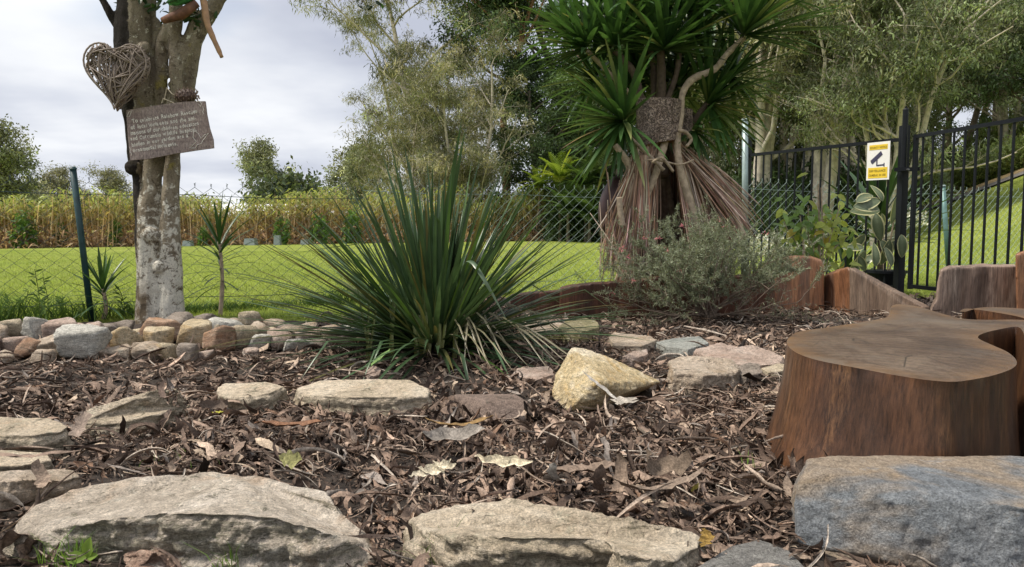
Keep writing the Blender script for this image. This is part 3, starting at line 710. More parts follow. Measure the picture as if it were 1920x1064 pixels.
prism('edging_log', [(1048, 604), (1050, 541), (1100, 533), (1180, 527), (1236, 521), (1242, 524), (1246, 608)], 4.0, 0.12, M_wooddark, 'long dark red brown log laid on edge between the strappy clump and the grey shrub')
prism('edging_log', [(1230, 606), (1232, 535), (1290, 528), (1360, 520), (1450, 512), (1456, 600)], 4.2, 0.12, M_wooddark, 'dark log seen through the twigs of the grey green shrub')
prism('edging_log', [(955, 598), (957, 554), (1000, 549), (1052, 545), (1054, 600)], 4.15, 0.1, M_wooddark, 'low dark log end showing between the strappy leaves, left of the long dark log')

# ------------------------------------------------------------------ mulch
M_mulch, nt, b_, o_ = mat_new('bark and leaf mulch'); k = NT(nt)
v = k.coord(); fine = k.noise(v, 260, 4, 0.75); med = k.noise(v, 60, 4, 0.7)
c = k.mix(1.0, k.attr(), k.ramp(fine, [(0.3, 0.5), (0.5, 1.0), (0.7, 1.5)]), 'MULTIPLY')
c = k.mix(1.0, c, k.ramp(med, [(0.3, 0.6), (0.55, 1.0), (0.7, 1.3)]), 'MULTIPLY')
k.l(c, b_.inputs['Base Color']); b_.inputs['Roughness'].default_value = 0.75; b_.inputs['Specular IOR Level'].default_value = 0.3
k.bump(fine, b_, 0.8, 0.003)
FOOT.append([(P(-6, 1030, 1.1).x, 1.04), (P(86, 1030, 1.08).x, 1.04), (P(86, 1030, 1.12).x, 1.125), (P(-6, 1030, 1.12).x, 1.125)])      # room for the two bark rings
PAL = np.array([(0.08, 0.055, 0.042), (0.14, 0.098, 0.075), (0.21, 0.15, 0.116), (0.29, 0.212, 0.165), (0.38, 0.285, 0.225), (0.47, 0.37, 0.29), (0.20, 0.125, 0.085), (0.28, 0.245, 0.22), (0.52, 0.42, 0.32), (0.04, 0.03, 0.024)])
PW = np.array([0.14, 0.18, 0.19, 0.15, 0.12, 0.06, 0.05, 0.05, 0.02, 0.04]); PW = PW / PW.sum()
def strips(x, y, z, L, W, curl, twist, cup, yaw, pit, rol, cols, rg, ns=6, jag=0.25, leaf=None):
    """many curled strips as arrays: returns V, F, C"""
    N = len(x); s = np.linspace(-0.5, 0.5, ns)[None, :, None]; t = np.array([-1, 0, 1.0])[None, None, :]
    L_, W_, k_, tw, cp = (a[:, None, None] for a in (L, W, curl, twist, cup))
    k_ = np.where(np.abs(k_) < 0.05, 0.05, k_)
    ex = rg.uniform(1.5, 6, (N, 1, 1)) if leaf is None else leaf
    prof = np.clip(1 - np.abs(2 * s) ** ex, 0.12, 1) * (1 + jag * rg.normal(size=(N, ns, 1)) * 0.6)
    cc = t * W_ * 0.5 * prof
    X = np.sin(k_ * s) / k_ * L_ + 0 * t; Z0 = (1 - np.cos(k_ * s)) / k_ * L_ + cp * (t ** 2) * W_ * prof
    X = X + rg.normal(size=(N, ns, 3)) * L_ * 0.012
    th = tw * s; Yc = cc * np.cos(th); Zc = Z0 + cc * np.sin(th) + rg.normal(size=(N, ns, 3)) * W_ * 0.05
    Yc = Yc + rg.normal(size=(N, ns, 1)) * W_ * 0.12 + (s ** 2) * L_ * rg.normal(size=(N, 1, 1)) * 0.5
    Vl = np.stack([X, Yc, Zc], -1).reshape(N, -1, 3)
    cr, sr, cpi, sp, cy, sy = np.cos(rol), np.sin(rol), np.cos(pit), np.sin(pit), np.cos(yaw), np.sin(yaw)
    one, zero = np.ones(N), np.zeros(N)
    Rx = np.stack([one, zero, zero, zero, cr, -sr, zero, sr, cr], -1).reshape(N, 3, 3)
    Ry = np.stack([cpi, zero, sp, zero, one, zero, -sp, zero, cpi], -1).reshape(N, 3, 3)
    Rz = np.stack([cy, -sy, zero, sy, cy, zero, zero, zero, one], -1).reshape(N, 3, 3)
    M = Rz @ Ry @ Rx; Vw = Vl @ M.transpose(0, 2, 1) 
    zmin = Vw[:, :, 2].min(1)
    Vw[:, :, 0] += x[:, None]; Vw[:, :, 1] += y[:, None]; Vw[:, :, 2] += (z - zmin * 0.75)[:, None]
    nv = ns * 3; i = np.arange(nv).reshape(ns, 3)
    f = np.stack([i[:-1, :-1], i[:-1, 1:], i[1:, 1:], i[1:, :-1]], -1).reshape(-1, 4)
    Fq = (f[None] + (np.arange(N) * nv)[:, None, None]).reshape(-1, 4)
    C = np.repeat(cols[:, None, :], nv, 1) * (1 + 0.12 * rg.normal(size=(N, nv, 1)))
    return Vw.reshape(-1, 3), Fq, np.clip(C, 0, 1).reshape(-1, 3)
def scatter(n, y0, y1, power=1.0):
    rg = RNG; y = y0 + (y1 - y0) * rg.random(n) ** power
    x = (rg.random(n) * 2 - 1) * (0.80 * y + 0.42)
    keep = y < bed_lim(x) - 0.03
    keep &= ~((y > 3.05) & (x < -0.95 - (y - 3.05) * 0.1) & (y > 3.0))      # border stones
    pts = np.stack([x, y], 1)
    for fp in FOOT:
        a = np.array(fp)
        bb = (x > a[:, 0].min()) & (x < a[:, 0].max()) & (y > a[:, 1].min()) & (y < a[:, 1].max()) & keep
        idx = np.nonzero(bb)[0]
        if len(idx): keep[idx[inpoly(pts[idx], a)]] = False
    return x[keep], y[keep]
def mulch_layer(name, n, y0, y1, Lr, power, ns, lift, standing=0.08, big=False, label='curled brown bark strips and dry leaves covering the garden bed'):
    rg = RNG; x, y = scatter(n, y0, y1, power); N = len(x)
    p3 = np.stack([x, y, 0 * x], 1)
    keep = rg.random(N) < np.clip(0.74 + 1.4 * fbm(p3 * 1.6, 3, 55), 0.10, 1.0)
    x, y, p3 = x[keep], y[keep], p3[keep]; N = len(x)
    L = Lr[0] * np.exp(rg.normal(size=N) * 0.45); L = np.clip(L, Lr[0] * 0.35, Lr[1])
    W = L * (0.05 + 0.24 * rg.random(N) ** 1.6)
    
    if big: W = L * rg.uniform(0.05, 0.17, N)
    curl = rg.normal(size=N) * 1.5; st = rg.random(N) < 0.18; curl[st] = rg.uniform(2.5, 5.5, st.sum())
    twist = rg.normal(size=N) * 0.9; cup = rg.normal(size=N) * 0.35
    yaw = rg.uniform(0, 2 * np.pi, N); flow = 0.6 * fbm(p3 * 0.9, 2, 66) * np.pi; al = rg.random(N) < 0.62; yaw[al] = flow[al] + rg.normal(size=al.sum()) * 0.5
    pit = rg.normal(size=N) * 0.28; rol = rg.normal(size=N) * 0.45
    up = rg.random(N) < standing; pit[up] = rg.uniform(0.5, 1.2, up.sum()) * rg.choice([-1, 1], up.sum()); L[up] *= 0.75
    z = bed_z(x, y) + rg.random(N) ** 1.5 * lift - 0.002
    idx = rg.choice(len(PAL), N, p=PW); cols = PAL[idx] * np.exp(rg.normal(size=(N, 1)) * 0.22)
    tone = 1.0 + 0.35 * fbm(p3 * 1.3, 3, 88); cols = cols * tone[:, None] * np.array([[0.90, 0.87, 0.84]])
    V, Fq, C = strips(x, y, z, L, W, curl, twist, cup, yaw, pit, rol, cols, rg, ns)
    o = mass(name, V, Fq, M_mulch, C, sm=False)
    return tag(o, label, 'mulch', kind='stuff')
mulch_layer('bark_mulch', 29000, 0.85, 2.1, (0.034, 0.10), 0.8, 7, 0.014)
mulch_layer('bark_mulch', 30000, 0.85, 2.2, (0.010, 0.03), 0.8, 4, 0.016, label='small chips between the bark strips of the garden bed')
mulch_layer('bark_mulch', 29000, 2.0, 3.4, (0.038, 0.11), 0.9, 6, 0.018, label='curled bark strips around the middle rocks of the garden bed')
mulch_layer('bark_mulch', 29000, 3.2, 5.3, (0.038, 0.10), 1.0, 4, 0.022, label='bark strips at the back of the garden bed by the logs')
mulch_layer('bark_mulch', 6800, 0.9, 3.2, (0.058, 0.14), 0.8, 10, 0.018, standing=0.05, big=True, label='long curled bark strips lying on top of the mulch')

def long_twigs(n):
    rg = RNG; x, y = scatter(n, 0.9, 4.6, 0.8); N = len(x); L = rg.uniform(0.05, 0.17, N)
    V, Fq, C = strips(x, y, bed_z(x, y) + rg.random(N) * 0.022 + 0.006, L, L * rg.uniform(0.018, 0.05, N), rg.normal(size=N) * 1.1, rg.normal(size=N) * 2, rg.normal(size=N) * 0.5 + 0.8, rg.uniform(0, 6.28, N), rg.normal(size=N) * 0.16, rg.normal(size=N) * 0.6, np.array([(0.42, 0.33, 0.26), (0.24, 0.17, 0.13), (0.13, 0.09, 0.07), (0.5, 0.43, 0.36)])[rg.integers(0, 4, N)], rg, 10, 0.1)
    return tag(mass('twig_litter', V, Fq, M_mulch, C), 'thin twigs and fibres strewn over the mulch', 'twigs', kind='stuff')
long_twigs(3200)
def curl_piece(name, px, py, L, W, curl, yaw, col, label, cat='bark curl', pit=0.0, rol=0.0, z=0.02, twist=0.3, cup=0.2, leaf=None, ns=14, jag=0.12, group=None, Y=None):
    p = G(px, py, z) if Y is None else P(px, py, Y); rg = np.random.default_rng(int(px * 7 + py))
    A = lambda q: np.array([float(q)])
    if leaf is not None: jag = 0.03
    V, Fq, C = strips(A(p.x), A(p.y), A(p.z), A(L), A(W), A(curl), A(twist), A(cup), A(yaw), A(pit), A(rol), np.array([col]), rg, ns, jag, leaf)
    return tag(mass(name, V, Fq, M_mulch, C, sm=True), label, cat, group)
CREAM = (0.66, 0.58, 0.42)
curl_piece('fallen_leaf', 945, 873, 0.115, 0.022, 0.6, -0.25, CREAM, 'long pointed cream leaf, right of the other cream leaves on the mulch', 'leaf', leaf=2.0, rol=0.75, z=0.05, cup=0.5)
curl_piece('fallen_leaf', 820, 885, 0.075, 0.024, 0.5, 0.5, CREAM, 'broad cream leaf at the centre of the pale leaves on the mulch', 'leaf', leaf=2.0, rol=0.75, z=0.045)
curl_piece('fallen_leaf', 795, 890, 0.055, 0.014, 0.4, 0.1, (0.6, 0.53, 0.4), 'narrow cream leaf on the left of the pale leaves', 'leaf', leaf=2.0, rol=0.75, z=0.045)
curl_piece('fallen_leaf', 830, 876, 0.035, 0.012, 0.2, 0.2, CREAM, 'smallest cream leaf just above the broad cream one', 'leaf', leaf=2.2, rol=0.75, z=0.055)
curl_piece('fallen_leaf', 545, 872, 0.045, 0.032, 0.8, 0.1, (0.26, 0.25, 0.10), 'rounded olive green leaf lying behind the big layered slab', 'leaf', leaf=2.2, rol=0.75, z=0.045)
curl_piece('fallen_leaf', 1305, 925, 0.032, 0.011, 0.3, 1.7, (0.42, 0.38, 0.09), 'small yellow green leaf standing in the mulch left of the blue grey boulder', 'leaf', leaf=2.0, z=0.05, pit=0.8)
curl_piece('fallen_leaf', 407, 775, 0.03, 0.014, 0.3, 0.2, (0.45, 0.42, 0.06), 'yellow leaf inside a bark curl right of the sloping tan rock', 'leaf', leaf=2.0, z=0.03)
curl_piece('fallen_leaf', 1325, 1018, 0.03, 0.02, 1.2, 1.3, (0.30, 0.19, 0.05), 'curled amber leaf at the right end of the cream sandstone slab', 'leaf', leaf=2.0, z=0.03, pit=-0.9)
curl_piece('fallen_leaf', 712, 682, 0.10, 0.022, 0.4, 0.9, (0.20, 0.32, 0.10), 'fresh pale green leaf tilted in the mulch under the strappy clump', 'leaf', leaf=2.0, z=0.05, pit=-0.5)
def bark_ring(px, py, Y, r, w, turn, label, tilt=(0.15, -0.75, 0.65), seed=1):
    c0 = P(px, py, Y); ax = Vector(tilt).normalized(); e1 = ax.orthogonal().normalized(); e2 = ax.cross(e1); rnd = random.Random(seed); vs, cs, n = [], [], 40
    for i in range(n + 1):
        a = turn * i / n; rr = r * (1 - 0.28 * i / n + 0.05 * math.sin(a * 2.3 + seed)); u_ = e1 * math.cos(a) + e2 * math.sin(a)
        for j in range(6):
            h = (j / 5 - 0.5) * w * (1 + 0.15 * math.sin(a * 3 + seed)); g_ = 0.7 + 0.45 * rnd.random()
            vs.append(c0 + u_ * (rr + 0.003 * math.sin(j * 1.3 + a * 5)) + ax * h); cs.append((0.26 * g_, 0.195 * g_, 0.15 * g_))
    i = np.arange((n + 1) * 6).reshape(n + 1, 6); Fq = np.stack([i[:-1, :-1], i[1:, :-1], i[1:, 1:], i[:-1, 1:]], -1).reshape(-1, 4)
    V = np.array([q[:] for q in vs]); V2 = V - (V - np.array(c0[:])) * 0.07
    return tag(mass('bark_curl', np.concatenate([V, V2]), np.concatenate([Fq, Fq[:, ::-1] + len(V)]), M_mulch, np.array(cs + cs), sm=True), label, 'bark curl')
bark_ring(26, 1030, 1.10, .026, .035, 6.9, 'large ring shaped bark curl in the bottom left corner', seed=2)
bark_ring(60, 1034, 1.085, .018, .03, 7.2, 'smaller ring shaped bark curl right of the large one in the corner', seed=5)
curl_piece('bark_curl', 1160, 912, 0.11, 0.024, 2.6, 1.3, (0.26, 0.19, 0.14), 'bark curl arching upright behind the cream sandstone slab', rol=0.2, pit=-0.6, z=0.05)
curl_piece('bark_curl', 1120, 925, 0.07, 0.022, 1.2, 1.5, (0.13, 0.09, 0.07), 'dark twisted bark piece standing behind the middle of the cream slab', pit=1.1, z=0.04)
curl_piece('bark_strip', 1230, 920, 0.19, 0.022, 1.4, 0.25, (0.22, 0.165, 0.125), 'long arched bark strip running right from behind the cream slab', z=0.05)
curl_piece('bark_strip', 1090, 885, 0.16, 0.036, 0.4, 0.3, (0.22, 0.16, 0.12), 'broad flat bark strip behind the cream slab', z=0.04)
curl_piece('bark_curl', 1240, 885, 0.16, 0.03, 4.0, 0.2, (0.20, 0.15, 0.11), 'looped bark strip left of the blue grey boulder', rol=1.0, z=0.04)
curl_piece('bark_curl', 1035, 905, 0.07, 0.02, 1.6, 1.0, (0.40, 0.37, 0.33), 'silvery twisted bark piece on the back rim of the cream slab', pit=0.8, z=0.05)
curl_piece('bark_strip', 545, 800, 0.16, 0.03, 0.5, 0.08, (0.20, 0.10, 0.055), 'reddish bark strip lying below the long cream stepping slab', z=0.04)
curl_piece('bark_curl', 305, 745, 0.12, 0.014, 1.9, -0.9, (0.16, 0.11, 0.085), 'thin bark curl hooked over the top of the sloping tan rock', z=0.09, pit=0.2)
curl_piece('bark_curl', 150, 810, 0.10, 0.026, 1.3, -1.3, (0.26, 0.20, 0.16), 'pinkish grey bark strip draped on the left end of the sloping tan rock', z=0.04, pit=0.4)
curl_piece('bark_curl', 408, 765, 0.15, 0.022, 4.3, 0.1, (0.15, 0.11, 0.085), 'round bark loop on the mulch right of the sloping tan rock', rol=1.2, z=0.03)
curl_piece('bark_strip', 1125, 742, 0.16, 0.016, 0.4, -0.7, (0.45, 0.42, 0.38), 'pale forked bark sliver leaning on the golden rock', pit=0.5, z=0.05)
curl_piece('bark_strip', 1170, 760, 0.09, 0.05, 0.8, 0.9, (0.38, 0.34, 0.29), 'shredded silvery bark piece in front of the golden rock', z=0.04, jag=0.5)
curl_piece('bark_strip', 860, 800, 0.16, 0.018, 0.9, 0.1, (0.24, 0.15, 0.06), 'bent amber strip in the mulch in front of the brown rock', z=0.06)
curl_piece('bark_curl', 845, 822, 0.15, 0.035, 1.6, 0.4, (0.25, 0.22, 0.19), 'bulky grey bark curl in front of the brown rock', z=0.05, rol=0.5)
curl_piece('bark_strip', 40, 858, 0.20, 0.018, 0.2, 0.02, (0.24, 0.17, 0.13), 'long flat bark strip lying on the thin slab at the left edge', z=0.055)
curl_piece('bark_curl', 78, 905, 0.08, 0.022, 1.8, -0.9, (0.27, 0.20, 0.15), 'arched bark piece standing before the chunky tan slab', pit=0.5, z=0.05)
tw = MB(); tw.tube([G(1283, 612, .02), G(1325, 620, .03), G(1362, 630, .02)], [0.004, 0.0045, 0.003], 6, (0.5, 0.42, 0.35))
tag(tw.build('twig', M_mulch), 'straight pale twig on the mulch under the grey green shrub', 'twig')
tw = MB(); tw.tube([G(100, 785, .02), G(160, 765, .09), G(200, 745, .06)], [0.003, 0.003, 0.002], 5, (0.18, 0.13, 0.1))

# ------------------------------------------------------------------ chain-link fence
M_coat = plain('green coated wire', (0.022, 0.05, 0.05), 0.5, 0.2, 40)
M_galv = plain('weathered light green wire', (0.30, 0.38, 0.36), 0.45, 0.15, 60, 0.3)
M_postg = plain('dark green steel post', (0.012, 0.045, 0.05), 0.45, 0.35, 25)
M_pipe = plain('galvanised pipe', (0.30, 0.38, 0.38), 0.45, 0.3, 12, 0.35)
M_pipegreen = plain('blue green pipe', (0.12, 0.22, 0.21), 0.45, 0.25, 14, 0.2)
CELL_W, CELL_H = 0.088, 0.0705
def zig(height, amp_w, r, phase):
    mb = MB(); n = int(height / (CELL_H / 2)); pts = []
    for i in range(n + 1):
        s = 1 if (i + phase) % 2 else -1
        pts.append(Vector((s * amp_w * 0.54, s * 0.0018, height * i / n - 0.0)))
    s = 1 if (n + phase) % 2 else -1
    pts.append(pts[-1] + Vector((-s * 0.004, 0, 0.016))); pts.append(pts[-1] + Vector((s * 0.008, 0, 0.008)))
    mb.tube(pts, r, 4, (0.3, 0.3, 0.3)); return mb
def chain_fence(name, A, B, zlo, zhi, mat, label, r=0.0016, wires=(0.93, 0.10), group='chain link fence'):
    L = (B - A).length; ang = math.atan2((B - A).y, (B - A).x)
    root = empty(name, A, label, 'fence', group)
    h = zhi - zlo; half = CELL_W / 2
    protos = []
    for ph in (0, 1):
        o = zig(h, half, r, ph).build('mesh_wire', mat, origin=Vector((0, 0, 0))); protos.append(o)
    n = int(L / half)
    for i in range(n):
        s = protos[i % 2] if i < 2 else protos[i % 2].copy()
        if i >= 2: COL.objects.link(s)
        s.parent = root; t = (i + 0.5) / n; q = (B - A) * t
        sag = 0.006 * math.sin(t * 9) + 0.004 * math.sin(t * 31)
        s.location = (q.x, q.y, zlo + sag); s.rotation_euler = (0, 0, ang)
        if i % 2 == 1: s.scale = (1, 1, 1)
    for w in wires:
        mb = MB(); pts = []
        for i in range(41):
            t = i / 40; q = A + (B - A) * t; pts.append((q.x, q.y - 0.004, zlo + h * w - 0.012 * math.sin(math.pi * ((t * 2) % 1)) ))
        mb.tube(pts, 0.0019, 5, (0.3, 0.3, 0.3)); mb.build('line_wire', mat, root)
    return root
FM = FA.lerp(FB, 0.52)
chain_fence('chain_link_fence', FA, FM, 0.015, 0.735, M_coat, 'thin dark wire diamond mesh fence left of and behind the pale tree trunk', r=0.0017)
chain_fence('chain_link_fence', FM, FB + Vector((0.35, 0.0, 0)), 0.02, 0.79, M_galv, 'bright silvery diamond mesh fence right of the strappy clump')
chain_fence('chain_link_fence', FC, FD, 0.06, 0.86, M_galv, 'light green diamond mesh fence seen through the black pool fence')
def pipe_post(name, base, top, r, mat, label, cap=True, mat_cap=None):
    root = empty(name, base, label, 'post')
    mb = MB(); d = (Vector(top) - Vector(base)); mb.tube([base, Vector(base) + d * 0.5, top], [r, r, r], 14); mb.build('pipe', mat, root, sm=True)
    mb = MB(); u_ = d.normalized(); mb.tube([Vector(top), Vector(top) + u_ * 0.006, Vector(top) + u_ * 0.014], [r * 1.18, r * 1.18, r * 0.7], 14); mb.build('cap', mat_cap or mat, root)
    return root
pipe_post('fence_post', P(172, 604, 4.0), P(137, 318, 3.86), 0.016, M_postg, 'dark green steel fence post leaning left, beside the border row')
pipe_post('fence_post', P(1397, 480, 6.02), P(1397, 226, 6.02), 0.024, M_pipe, 'tall pale galvanised pole standing next to the left post of the black fence')
pipe_post('fence_post', P(1779, 512, 6.93), P(1768, 350, 6.93), 0.021, M_pipegreen, 'leaning pale green pipe post behind the black gate bars', mat_cap=M_pipe)

# ------------------------------------------------------------------ black pool fence with gate
M_black = plain('black powder coat', (0.006, 0.0075, 0.011), 0.5, 0.2, 30, 0.0, 0.05, 0.25)
M_steel = plain('steel hinge', (0.25, 0.25, 0.25), 0.35, 0.2, 40, 0.8)
def zof(py, Y): return P(960, py, Y).z
F0 = Vector((P(1405, 400, 6.62).x, 6.62, 0)); F1 = Vector((P(1678, 400, 5.46).x, 5.46, 0))
G0 = Vector((P(1712, 400, 5.30).x, 5.30, 0)); G1 = Vector((P(1965, 400, 4.25).x, 4.25, 0))
ZL, ZH = 0.055, 1.125
def vbar(mb, p, z0, z1, w, d, dirv):
    u_ = dirv.normalized(); n_ = Vector((-u_.y, u_.x, 0))
    mb.box((p.x, p.y, (z0 + z1) / 2), u_ * w / 2, n_ * d / 2, Vector((0, 0, (z1 - z0) / 2)))
def hbar(mb, a, b, z, w, h):
    u_ = (b - a).normalized(); n_ = Vector((-u_.y, u_.x, 0)); c = (a + b) / 2
    mb.box((c.x, c.y, z), (b - a) / 2, n_ * w / 2, Vector((0, 0, h / 2)))
def panel(name, A, B, nb, label, zl, zh, stile=0.0):
    root = empty(name, A, label, 'fence' if name == 'pool_fence' else 'gate')
    d = B - A
    for z in (zl, zh):
        mb = MB(); hbar(mb, A, B, z, 0.024, 0.026); mb.build('rail', M_black, root)
    proto = None
    for i in range(nb):
        p = A + d * ((i + 0.75) / (nb + 0.5))
        if proto is None:
            mb = MB(); vbar(mb, A, zl + 0.0135, zh - 0.0135, 0.0115, 0.0115, d); proto = mb.build('picket', M_black, root); s = proto
        else: s = proto.copy(); COL.objects.link(s)
        s.location = (p.x - A.x, p.y - A.y, 0)
    return root
pf = panel('pool_fence', F0, F1, 16, 'black upright bar fence panel carrying the security sign', ZL, ZH)
mb = MB(); vbar(mb, F0 - (F1 - F0).normalized() * 0.035, 0.0, zof(262, 6.64), 0.05, 0.05, F1 - F0); mb.build('post', M_black, pf)
mb = MB(); vbar(mb, F0 - (F1 - F0).normalized() * 0.035, zof(262, 6.64) + 0.001, zof(262, 6.64) + 0.008, 0.054, 0.054, F1 - F0); mb.build('post_cap', M_black, pf)
gt = panel('pool_gate', G0, G1, 11, 'black upright bar gate to the right of the latch post', ZL + 0.02, ZH + 0.005)
for q in (G0, G1):
    mb = MB(); vbar(mb, q, ZL, ZH + 0.02, 0.026, 0.026, G1 - G0); mb.build('stile', M_black, gt)
# latch post between them
pc = P(1687, 400, 5.40); gp = empty('gate_post', (pc.x, pc.y, 0), 'tall black gate post with a magnetic latch tube, right of the security sign', 'post')
mb = MB(); vbar(mb, Vector((pc.x + 0.012, pc.y, 0)), 0.0, zof(236, 5.4), 0.055, 0.05, G1 - G0); mb.build('post', M_black, gp)
mb = MB(); mb.tube([(pc.x - 0.012, pc.y - 0.05, zof(316, 5.35)), (pc.x - 0.012, pc.y - 0.05, zof(206, 5.35)), (pc.x - 0.012, pc.y - 0.05, zof(204, 5.35))], [0.019, 0.019, 0.014], 16); mb.build('latch_tube', M_black, gp, sm=False)
mb = MB(); mb.tube([(pc.x - 0.012, pc.y - 0.05, zof(206, 5.35)), (pc.x - 0.012, pc.y - 0.05, zof(200, 5.35))], [0.008, 0.008], 10); mb.build('latch_knob', M_black, gp)
for zz_ in (316,):
    mb = MB(); mb.box((pc.x + 0.01, pc.y - 0.055, zof(zz_ + 2, 5.35)), (0.075, -0.03, 0), (0.01, 0.02, 0), (0, 0, 0.013)); mb.build('latch_bracket', M_black, gp)
    mb = MB(); mb.tube([(pc.x + 0.0, pc.y - 0.10, zof(zz_ + 2, 5.3)), (pc.x + 0.002, pc.y - 0.07, zof(zz_ + 2, 5.3))], [0.007, 0.007], 10); mb.build('bolt', M_steel, gp)

# ------------------------------------------------------------------ text
_CH = {}
def char_mesh(ch):
    if ch in _CH: return _CH[ch]
    c = bpy.data.curves.new('t', 'FONT'); c.body = ch; c.size = 1.0; c.resolution_u = 3; c.offset = 0.022
    o = bpy.data.objects.new('t', c); COL.objects.link(o)
    dg = bpy.context.evaluated_depsgraph_get(); dg.update()
    me = bpy.data.meshes.new_from_object(o.evaluated_get(dg))
    V = [v_.co.copy() for v_ in me.vertices]; Fs = [tuple(p.vertices) for p in me.polygons]
    w = max([v_.x for v_ in V]) if V else 0.25
    bpy.data.objects.remove(o); bpy.data.meshes.remove(me)
    _CH[ch] = (V, Fs, w); return _CH[ch]
def write(mb, text, org, u, v, n, width, height, jit=0.0, col=(0.8, 0.8, 0.8), lift=0.0012, depth=0.0):
    x = 0; items = []
    for ch in text:
        if ch == ' ': x += 0.42; continue
        V, Fs, w = char_mesh(ch); items.append((x, V, Fs)); x += w + 0.10
    sc = width / max(x, 0.1)
    for x0, V, Fs in items:
        j = random.uniform(-1, 1) * jit; rot = random.uniform(-1, 1) * jit * 1.6; ssc = 1 + random.uniform(-1, 1) * jit
        q = []
        for p in V:
            a, b2 = p.x * ssc, p.y * ssc
            a, b2 = a * math.cos(rot) - b2 * math.sin(rot), a * math.sin(rot) + b2 * math.cos(rot)
            q.append(org + u * ((x0 + a) * sc) + v * ((b2 + j * 0.4) * height) + n * lift)
        mb.add(q, Fs, col)
def stroke(mb, pts, r, col, org, u, v, n, lift=0.0015):
    mb.tube([org + u * a + v * b2 + n * lift for a, b2 in pts], r, 5, col)
M_paint = plain('white paint pen', (0.72, 0.68, 0.62), 0.7, 0.3, 150)
# security sign hung on the pool fence
M_signw = plain('sign white', (0.80, 0.79, 0.77), 0.4, 0.04, 10, 0, 0.02)
M_signy = plain('sign yellow', (0.78, 0.55, 0.04), 0.45, 0.06, 20, 0, 0.02)
M_signk = plain('sign ink', (0.045, 0.042, 0.09), 0.5, 0.1, 20, 0, 0.02)
M_signo = plain('sign brown ink', (0.28, 0.20, 0.02), 0.5, 0.1, 20, 0, 0.02)
YS = 5.46
tl, tr, bl = P(1630, 269, 5.62), P(1673, 267, 5.44), P(1629, 339, 5.62)
tr.z = tl.z + (P(1673, 266, 5.44).z - tl.z) * 1.0; bl.x, bl.y = tl.x, tl.y
su = (tr - tl).normalized(); sv = Vector((0, 0, 1)); sw = (tr - tl).length; sh = tl.z - bl.z
sn = su.cross(sv).normalized(); sn = sn if sn.y < 0 else -sn
su = (Vector((su.x, su.y, 0))).normalized() + Vector((0, 0, (tr.z - tl.z) / sw * 0.35)); so = bl + sn * 0.018
sg = empty('security_sign', so, 'white and yellow surveillance camera warning sign wired to the black fence', 'sign')
def rect(mb, a0, b0, a1, b1, lift, th=0.0006):
    c = so + su * ((a0 + a1) / 2 * sw) + sv * ((b0 + b1) / 2 * sh) + sn * lift
    mb.box(c, su * (a1 - a0) / 2 * sw, sv * (b1 - b0) / 2 * sh, sn * th)
mb = MB(); rect(mb, 0, 0, 1, 1, 0.0, 0.0015); mb.build('sign_board', M_signw, sg)
mb = MB(); rect(mb, 0.08, 0.05, 0.92, 0.33, 0.0025); rect(mb, 0.10, 0.80, 0.90, 0.93, 0.0025); mb.build('yellow_panel', M_signy, sg)
mb = MB(); write(mb, 'SECURITY NOTICE', so + su * 0.13 * sw + sv * 0.832 * sh, su, sv, sn, 0.74 * sw, 0.075 * sh, lift=0.0045)
mb.build('lettering', M_signo, sg); mb = MB()
write(mb, 'SURVEILLANCE', so + su * 0.13 * sw + sv * 0.215 * sh, su, sv, sn, 0.72 * sw, 0.082 * sh, lift=0.0045)
mb.build('lettering', M_signo, sg); mb = MB()
write(mb, 'CAMERAS IN USE', so + su * 0.12 * sw + sv * 0.10 * sh, su, sv, sn, 0.74 * sw, 0.082 * sh, lift=0.0045); mb.build('lettering', M_signo, sg)
mb = MB()
def poly2(mb, pts, lift):
    q = [so + su * a * sw + sv * b2 * sh + sn * lift for a, b2 in pts]; mb.add(q, [tuple(range(len(q)))], (0, 0, 0))
poly2(mb, [(0.17, 0.52), (0.62, 0.76), (0.70, 0.66), (0.26, 0.42), (0.20, 0.46)], 0.003)
poly2(mb, [(0.43, 0.53), (0.48, 0.55), (0.48, 0.40), (0.76, 0.41), (0.76, 0.37), (0.43, 0.365)], 0.0033)
poly2(mb, [(0.75, 0.44), (0.79, 0.44), (0.79, 0.34), (0.75, 0.34)], 0.0036); mb.build('camera_symbol', M_signk, sg)

# ------------------------------------------------------------------ pale multi-stemmed tree at the left
YT = 3.95
def T(px, py, dy=0.0): return P(px, py, YT + dy)
px2m = YT / F_PX
M_bark, nt, b_, o_ = mat_new('lichen bark'); k = NT(nt)
v = k.coord((1, 1, 0.45)); vi = k.coord()
big = k.noise(v, 11, 6, 0.65, 0.5); med = k.noise(vi, 26, 6, 0.7, 0.3); fine = k.noise(vi, 150, 5, 0.75)
sep = k.n('ShaderNodeSeparateXYZ'); k.l(k.coord(), sep.inputs[0])
c = k.ramp(big, [(0.3, (0.13, 0.10, 0.07)), (0.5, (0.26, 0.215, 0.155)), (0.68, (0.36, 0.31, 0.235))])
low = k.math('MULTIPLY', k.ramp(sep.outputs[2], [(0.0, 1.0), (1.0, 1.0)]), 1.0)
zr = k.n('ShaderNodeMapRange'); k.l(sep.outputs[2], zr.inputs[0]); zr.inputs[1].default_value = 0.85; zr.inputs[2].default_value = 0.1
zr.inputs[3].default_value = 0.0; zr.inputs[4].default_value = 0.24
wl_ = k.math('ADD', med, zr.outputs[0])
c = k.mix(k.ramp(wl_, [(0.60, 0), (0.66, 0.9)]), c, (0.76, 0.72, 0.62))
c = k.mix(k.ramp(k.noise(vi, 7, 4, 0.6), [(0.62, 0), (0.68, 0.6)]), c, (0.36, 0.30, 0.06))
